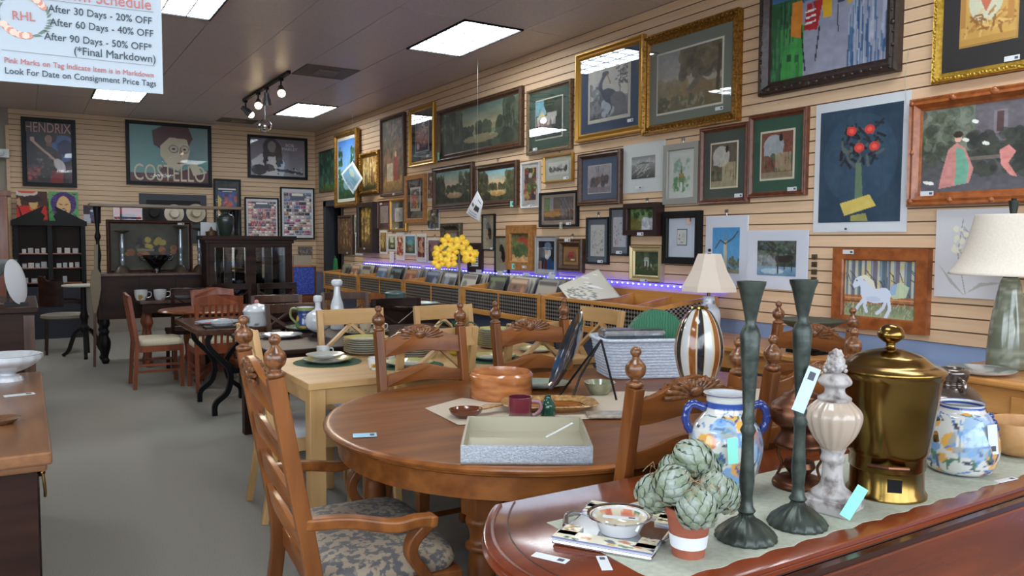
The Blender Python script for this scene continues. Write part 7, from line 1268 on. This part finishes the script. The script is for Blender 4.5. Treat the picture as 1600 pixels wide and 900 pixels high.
def bloom(x, z, y, s, a0):
    c_ = Vector((x, y, z)); R_ = Matrix.Rotation(YAW, 3, 'Z'); mb = MB()
    for k in range(5):
        a_ = a0+k*2*math.pi/5; d_ = R_@Vector((math.cos(a_), 0, math.sin(a_))); n_ = R_@Vector((0, -1, 0)); sd = d_.cross(n_); w_ = s*(0.5 if k in (1, 4) else 0.4); vs = [c_, c_+d_*s*0.4+sd*w_+n_*0.01, c_+d_*s*0.85+sd*w_*0.7+n_*0.016, c_+d_*s*1.05+n_*0.008, c_+d_*s*0.85-sd*w_*0.7+n_*0.016, c_+d_*s*0.4-sd*w_+n_*0.01, c_+d_*s*0.5+n_*0.022]; mb.add(vs, [(0, 1, 6), (1, 2, 6), (2, 3, 6), (3, 4, 6), (4, 5, 6), (5, 0, 6)])
    b = mb.build('blossom', M_pet, orc, smooth=60); b.modifiers.new('s', 'SOLIDIFY').thickness = 0.002
    MB().ball(tuple(c_+Vector((0, -0.012, 0))), s*0.16, n=8, m=6).build('blossom_center', mat('orchid_center', (206, 110, 30), 0.5), b, smooth=60)
for i, (x, z, s) in enumerate(((-0.07, 0.77, 0.055), (0.02, 0.76, 0.06), (-0.12, 0.70, 0.055), (-0.13, 0.63, 0.05), (-0.05, 0.64, 0.055), (0.08, 0.68, 0.065), (-0.04, 0.70, 0.05))): bloom(x*math.cos(YAW), z, x*math.sin(YAW), s, 0.3+i)
# ================================================================== espresso table and others
def at(px, py, z): p = onz(px, py, z); return (p.x, p.y, z)
D2 = 0.7503
plate('serving_bowl', 'wide green-rimmed serving bowl under the lemon pitcher', at(478, 514, D2), 0.16, [(190, 196, 200), (120, 140, 110), (70, 90, 110)], 'bowl')
b = at(478, 514, D2+0.02); pit = thing('lemon_pitcher', 'blue pitcher painted with yellow lemons', 'pitcher', (b[0], b[1], D2+0.024), R(150)); A = Art(60, 40, (44, 68, 120)); A.blobs(6, (0, 0.5, 1, 0.8), 0.1, [(214, 176, 50)], 3); A.blobs(5, (0, 0.55, 1, 0.9), 0.06, [(96, 130, 70)], 5); A.rect(0, 0, 1, 0.1, (150, 160, 90)).rect(0, 0.94, 1, 1, (110, 130, 70))
lathe_art('body', spline([(0.065, 0), (0.075, 0.02), (0.07, 0.08), (0.06, 0.12), (0.068, 0.165)], 5), 36, A, pit); MB().lathe([(0.068, 0.165), (0.06, 0.16), (0.055, 0.03), (0, 0.02)], 30, cap=False).build('inside', M_whitec, pit, smooth=50); MB().tube(spline([(0.06, 0, 0.15), (0.11, 0, 0.15), (0.115, 0, 0.09), (0.07, 0, 0.04)], 5), 0.010, 8).build('handle', mat('olive_glaze', (120, 130, 80), 0.15), pit, smooth=50)
plate('floral_plate', 'blue-flowered white plate at near left of espresso table', at(440, 527, D2), 0.15, [(206, 208, 214), (150, 150, 166), (60, 64, 80)])
dec = thing('white_decanter', 'round white porcelain decanter with stopper on dark foot', 'decanter', at(497, 525, D2)); MB().lathe([(0.0, 0), (0.05, 0), (0.052, 0.01), (0.035, 0.025), (0.03, 0.03)], 24).build('foot', M_ebony, dec, smooth=40); MB().lathe(spline([(0.03, 0.03), (0.075, 0.06), (0.092, 0.11), (0.08, 0.16), (0.04, 0.19), (0.022, 0.205), (0.02, 0.25)], 5), 32).build('body', M_whitec, dec, smooth=50); MB().lathe(spline([(0.02, 0.25), (0.032, 0.26), (0.032, 0.29), (0.02, 0.3), (0.0, 0.302)], 3), 20).build('stopper', M_whitec, dec, smooth=50)
bo_ = thing('tall_white_bottle', 'tall narrow white bottle with knob stopper', 'bottle', at(527, 514, D2)); MB().lathe(spline([(0.05, 0), (0.055, 0.02), (0.052, 0.18), (0.03, 0.26), (0.024, 0.34)], 4), 24).build('body', M_whitec, bo_, smooth=50); MB().lathe(spline([(0.03, 0.34), (0.044, 0.355), (0.044, 0.38), (0.03, 0.395), (0, 0.396)], 3), 20).build('stopper', M_whitec, bo_, smooth=50)
plate('spotted_tray', 'cream platter under spotted mugs on espresso table', at(571, 521, D2), 0.18, [(196, 184, 160), (150, 146, 120), (90, 90, 70)], 'platter')
for px, c in ((551, (150, 50, 40)), (571, (80, 110, 60)), (592, (150, 60, 40))): cup(px, 519, {551: 'red-spotted mug at left of the cream platter', 571: 'green-leafed mug at the middle of cream platter', 592: 'red-patterned mug at right of cream platter'}[px], D2+0.02, 0.045, 0.075, ((190, 176, 150), c))
tu = thing('white_tureen', 'white lidded tureen with rose knob and green scroll', 'tureen', at(404, 512, 0.7403)); tu.location = (1.62, 6.62, 0.741); A = Art(40, 20, (200, 202, 204)); A.blobs(3, (0.55, 0.3, 0.85, 0.8), 0.07, [(50, 90, 70)], 3); lathe_art('body', spline([(0.085, 0), (0.1, 0.02), (0.105, 0.12)], 4), 36, A, tu); MB().lathe(spline([(0.112, 0.12), (0.11, 0.135), (0.08, 0.17), (0.03, 0.185), (0.015, 0.19)], 4), 36).build('lid', M_whitec, tu, smooth=50); MB().ball((0, 0, 0.2), 0.02, n=12, m=8).build('rose_knob', mat('pink_glaze', (190, 120, 120), 0.2), tu, smooth=60)
plate('red_blue_platter', 'oval red-centred blue platter on iron-legged table', (1.38, 6.95, 0.741), 0.19, [(170, 60, 84), (176, 190, 206), (120, 130, 160)], 'platter')
t = thing('wrapped_bundle', 'crinkled clear-wrapped bundle on black tray, iron-legged table', 'bundle', (1.36, 6.68, 0.7405)); MB().box(-0.14, -0.08, 0, 0.16, 0.08, 0.012).build('tray', M_black, t); MB().ball((0, 0, 0.035), 0.09, 0.06, 0.04, 10, 6).build('wrap', mat('crinkled_wrap', (176, 180, 184), 0.2, 0.3, bump=0.8, scale=30), t)
tagcard('small white card on the corner of iron-legged table', (1.26, 7.05, 0.741), R(20), 0.09, 0.05, bar=False)
# cups and plates on the far dark table
for k, px in enumerate((220, 250)): c = cup(px, 455, ('left', 'right')[k] + ' white cup on the far dark turned-leg table', 0.7603, 0.07, 0.12, ((200, 200, 200), (190, 190, 190)), Y=9.75); c.location.z = 0.7603
p = ony(283, 465, 9.8); pr = None
for k in range(8):
    l = 'stack of white plates on the far dark table' + (', topmost plate' if k == 7 else ', one of those underneath')
    if pr is None: pr = plate('white_plate', l, (1.56, 9.86, 0.7603), 0.14, [(186, 186, 186)]*3, group='stack of white plates')
    else: dup(pr, (1.56, 9.86, 0.7603+k*0.0135), 0, l)
# buffet top
BZ = 1.0553
def ony_at(px, Y, z): p = ony(px, 430, Y); return (p.x, Y, z)
def candle(px, label, h=0.5):
    t = thing('glass_candlestick', label, 'candlestick', ony_at(px, 10.27, BZ)); MB().lathe(spline([(0.09, 0), (0.08, 0.02), (0.05, 0.07), (0.02, 0.09)], 3), 16).build('foot', mat('aged_silver', (96, 84, 70), 0.35, 0.5), t, smooth=30); MB().lathe(spline([(0.02, 0.09), (0.025, 0.15), (0.018, 0.22), (0.024, 0.3), (0.015, h-0.06)], 3), 12).build('glass_column', mat('pale_crystal', (150, 160, 168), 0.08, 0.4), t, smooth=30); MB().lathe([(0.015, h-0.06), (0.08, h-0.03), (0.085, h-0.02), (0, h-0.03)], 20).build('cup', mat('aged_silver', None), t, smooth=40)
candle(192, 'crystal candlestick at the left end of the buffet', 0.52); candle(283, 'crystal candlestick left of pair at right of still life', 0.58); candle(312, 'crystal candlestick right of pair beside the cabinet', 0.56)
t = thing('black_footed_bowl', 'shiny black footed bowl before the still-life painting', 'bowl', ony_at(245, 10.26, BZ)); t.scale = (0.75, 0.6, 1); MB().lathe(spline([(0.08, 0), (0.06, 0.05), (0.12, 0.11), (0.19, 0.17), (0.2, 0.21)], 4)+[(0.18, 0.2), (0, 0.12)], 36).build('bowl', mat('gloss_black', (12, 12, 13), 0.08, coat=0.6), t, smooth=50)
for s in (-1, 1): MB().tube(spline([(s*0.19, 0, 0.2), (s*0.24, 0, 0.21), (s*0.22, 0, 0.16), (s*0.17, 0, 0.15)], 4), 0.012, 8).build('handle', mat('gloss_black', None), t, smooth=50)
# cabinet top
CZ = ony(322, 372, 9.75).z+0.0305
t = thing('green_urn', 'dark green pottery urn on the mirror cabinet', 'vase', (ony(352, 360, 9.9).x, 9.9, CZ)); MB().lathe(spline([(0.06, 0), (0.08, 0.05), (0.105, 0.17), (0.095, 0.24), (0.05, 0.27), (0.075, 0.31)], 5), 28).build('body', mat('green_pottery', (44, 58, 50), 0.25, coat=0.4), t, smooth=50)
t = thing('brass_trinket_box', 'small brass lidded box on the mirror cabinet', 'box', (ony(330, 365, 9.84).x, 9.84, CZ)); MB().lathe([(0.06, 0), (0.065, 0.05), (0.06, 0.055), (0.02, 0.07), (0.008, 0.1), (0, 0.11)], 20).build('body', mat('dull_brass', (92, 70, 44), 0.4, 0.5), t, smooth=40)
t = thing('white_card_stand', 'small white framed card on the mirror cabinet', 'card', (ony(326, 360, 10.0).x, 10.0, CZ)); MB().box(-0.09, 0, 0, 0.09, 0.01, 0.16).build('card', M_white, t); MB().box(-0.03, 0.01, 0, 0.03, 0.05, 0.08).build('easel_back', M_white, t)
# hutch shelves: small white jars and boxes
q = random.Random(9); wh = [mat('soap_box_%d' % k, c, 0.6) for k, c in enumerate(((190, 186, 180), (170, 166, 166), (186, 170, 160), (160, 166, 170)))]
for sh, z in enumerate((0.8153, 1.0303, 1.2403)):
    for bay, (xa, xb_) in enumerate(((-0.06, 0.26), (0.37, 0.68))):
        n_ = ((3, 1), (4, 4), (4, 3))[sh][bay]
        for k in range(n_):
            x = xa+0.03+(xb_-xa)*(k+0.3)/n_; w_ = q.uniform(0.05, 0.075); h_ = q.uniform(0.06, 0.09); t = thing('candle_box', 'small pale candle box on the %s shelf of the %s bay of black hutch' % (('lowest', 'middle', 'top')[sh], ('left', 'right')[bay]), 'box', (x, 13.28, z), 0, 'small boxes on the hutch shelves')
            MB().box(-w_/2, -0.03, 0, w_/2, 0.03, h_).build('carton', wh[q.randrange(4)], t); MB().box(-w_*0.35, -0.031, h_*0.3, w_*0.35, -0.03, h_*0.7).build('front_label', wh[q.randrange(4)], t)
# left edge things
t = thing('milk_glass_bowl', 'white milk-glass pedestal bowl with crimped rim at left edge', 'bowl', (-0.09, 4.62, 0.7505)); MB().lathe(spline([(0.07, 0), (0.06, 0.02), (0.035, 0.035), (0.09, 0.06), (0.15, 0.1), (0.155, 0.13)], 4)+[(0.145, 0.13), (0.08, 0.07), (0, 0.05)], 64, rib=(16, 0.02)).build('bowl', M_milk, t, smooth=50)
tagcard('white price tag on the brown cabinet top at left', tuple(onz(30, 617, 0.7515)), R(10), 0.12, 0.05, bar=True)
t = thing('small_brown_dish', 'small brown dish at the lower left edge', 'dish', tuple(onz(2, 662, 0.7505))); MB().lathe([(0.0, 0), (0.04, 0), (0.065, 0.022), (0.06, 0.022), (0, 0.008)], 28).build('dish', mat('brown_dish', (120, 84, 56), 0.25), t, smooth=50)
pw = thing('white_platter_on_stand', 'large white oval platter standing on black stand, left dresser', 'platter', (-0.06, 6.5, 0.9855)); pw.scale = (0.8, 0.8, 0.8); o = MB().lathe([(0.0, 0.02), (0.1, 0.02), (0.19, 0.0), (0.2, 0.004), (0.1, 0.032), (0, 0.032)], 40, sx=0.82).build('platter', M_whitec, pw, smooth=50); o.location = (0.0, 0, 0.21); o.rotation_euler = (R(80), 0, R(62)); MB().box(-0.09, -0.03, 0, 0.09, 0.05, 0.03).box(-0.07, 0.01, 0.03, -0.05, 0.03, 0.2).build('plate_stand', M_black, pw)
t = thing('crystal_compote', 'clear crystal compote at the far left edge', 'compote', (-0.20, 6.75, 0.9855)); MB().lathe(spline([(0.08, 0), (0.03, 0.02), (0.025, 0.15), (0.05, 0.2), (0.14, 0.28), (0.15, 0.32)], 4), 28, rib=(14, 0.02)).build('bowl', mat('crystal', (170, 180, 176), 0.05, trans=0.6), t, smooth=40)
# dark chest top
t = thing('teal_pot', 'teal lidded pot on the dark chest before the bins', 'pot', (3.10, 7.18, 0.8305)); MB().lathe(spline([(0.09, 0), (0.1, 0.02), (0.1, 0.09), (0.11, 0.1), (0.1, 0.115), (0.04, 0.13), (0, 0.135)], 3), 28).build('body', mat('teal_pot_glaze', (70, 92, 92), 0.3), t, smooth=40)
plate('pale_blue_plate', 'large pale blue plate on the dark chest before the bins', (3.27, 6.94, 0.8305), 0.18, [(190, 204, 206), (176, 196, 200), (160, 180, 184)])
# pine bench things, lamp dish, flowers
t = thing('iron_compote', 'dark iron pedestal compote on the pine bench behind oak chairs', 'compote', (3.98, 3.02, 0.8005)); MB().box(-0.1, -0.1, 0, 0.1, 0.1, 0.02).lathe(spline([(0.07, 0.02), (0.05, 0.06), (0.045, 0.1), (0.06, 0.13)], 4), 20).build('foot', M_iron, t, smooth=40); MB().lathe(spline([(0.06, 0.13), (0.13, 0.16), (0.18, 0.19), (0.185, 0.2)], 3)+[(0.17, 0.195), (0, 0.17)], 32, rib=(16, 0.02)).build('bowl', mat('mossy_iron', (84, 88, 76), 0.5, 0.3), t, smooth=40)
t = thing('lamp_dish', 'white and grey patterned dish in front of the large lamp', 'dish', (3.82, 1.95, 0.8455)); A = Art(40, 12, (196, 196, 194)); A.blobs(20, (0, 0, 1, 1), 0.08, [(110, 116, 112), (130, 134, 130)], 2); lathe_art('dish', [(0.0, 0.006), (0.08, 0.006), (0.14, 0.02), (0.145, 0.024)], 36, A, t); MB().lathe([(0.145, 0.0238), (0.138, 0.016), (0.08, 0), (0, 0)], 36, cap=False).build('underside', M_whitec, t, smooth=50)
fl = thing('flower_jar', 'clear glass jar of purple flowers with rope handle at right edge', 'vase', (3.93, 1.60, 0.8455)); MB().lathe([(0.06, 0), (0.068, 0.01), (0.068, 0.15), (0.05, 0.18), (0.052, 0.2)], 28, cap=False).build('jar', M_clear, fl, smooth=40); MB().tube(spline([(-0.02, 0.06, 0.19), (-0.03, 0.11, 0.14), (-0.03, 0.09, 0.06)], 5), 0.009, 8).build('rope_handle', mat('jute_rope', (160, 126, 90), 0.9, bump=0.8, scale=80), fl, smooth=50)
q = random.Random(4); fm = MB()
for k in range(6):
    x, y, z = q.uniform(-0.09, 0.05), q.uniform(-0.05, 0.09), q.uniform(0.27, 0.36); MB().tube([(0, 0, 0.05), (x*0.5, y*0.5, 0.2), (x, y, z)], 0.003, 5).build('stem', M_leaf, fl); h = MB(); [h.ball((x+q.gauss(0, .02), y+q.gauss(0, .02), z+q.gauss(0, .014)), 0.010, n=6, m=4) for _ in range(24)]; h.build('flower_head', mat('lilac_petals', (150, 126, 160), 0.7), fl, smooth=60)['kind'] = 'stuff'
for k in range(3): a_ = k*1.9+1; MB().sweep([(0, 0, 0.2), (0.05*math.cos(a_), 0.05*math.sin(a_), 0.3), (0.09*math.cos(a_), 0.09*math.sin(a_), 0.40)], [0.02, 0.04, 0.005], 0.003).build('leaf', mat('fresh_leaf', (70, 110, 66), 0.5), fl)
# corner display near the doorway, blue light put into its mesh colour
p = ony(459, 430, 12.9); t = thing('corner_crate', 'wooden crate with blue-lit mesh front in the back corner', 'crate', (0, 0, 0)); a, b = ony(459, 417, 12.9), ony(491, 440, 12.9)
MB().box(a.x, 12.9, 0.55, b.x, 12.92, a.z).build('mesh_front', mat('blue_lit_mesh', (40, 60, 160), 0.4, 0, (90, 110, 200), scale=60, kind='voronoi'), t); MB().box(a.x-0.02, 12.92, 0.0, b.x+0.04, 13.3, a.z+0.02).build('body', M_cherryx, t); MB().box(a.x-0.02, 12.89, a.z, b.x+0.04, 12.92, a.z+0.03).build('top_rail', M_binwood, t)
t = thing('bin_box', 'cream cardboard box on the corner crate', 'box', (ony(471, 412, 13.1).x, 13.1, a.z+0.0205)); MB().box(-0.16, -0.12, 0, 0.14, 0.12, 0.16).build('carton', mat('cream_carton', (176, 160, 140), 0.8), t); MB().box(-0.16, -0.12, 0.16, 0.14, 0.0, 0.163).build('flap', mat('cream_carton', None), t)
cc = thing('spindle_child_chair', 'small orange-brown spindle-back chair in front of record bins', 'chair', (3.42, 8.35, 0), R(180)); M_ob = wood('orange_brown', (124, 70, 34), (150, 92, 50), 0.35, 'z', 0.2)
MB().lathe([(0.0, 0.42), (0.16, 0.42), (0.17, 0.435), (0.16, 0.45), (0, 0.45)], 24).build('seat', M_ob, cc, smooth=40)
for x, y in ((-0.12, -0.12), (0.12, -0.12), (-0.12, 0.12), (0.12, 0.12)): MB().tube([(x*1.2, y*1.2, 0), (x, y, 0.43)], 0.014, 8).build('leg', M_ob, cc)
for k in range(5): x = -0.12+0.06*k; MB().tube([(x, -0.14, 0.45), (x*1.1, -0.18, 0.76)], 0.008, 6).build('spindle', M_ob, cc)
mb = MB().prism(serp(0.32, 0.79, 0.1, 0.03), 'xz', -0.012, 0.012); mb.v = [(x, y-0.18, z) for x, y, z in mb.v]; mb.build('crest_rail', M_ob, cc)
# small cloth bag on the doorway handle, leaning print beside the buffet
t = thing('green_bag', 'bright green bag hanging at the doorway', 'bag', tuple(onx(524, 412, XW+0.1))); MB().prism([(-0.09, -0.16), (0.09, -0.14), (0.05, 0.02), (0.02, 0.09), (-0.03, 0.09), (-0.06, 0.02)], 'yz', -0.02, 0.02).build('cloth', mat('bright_green_cloth', (60, 150, 84), 0.8), t)
MB().tube([(0, -0.02, 0.08), (0, 0.0, 0.13), (0, 0.02, 0.08)], 0.006, 6).build('strap', mat('bright_green_cloth', None), t)
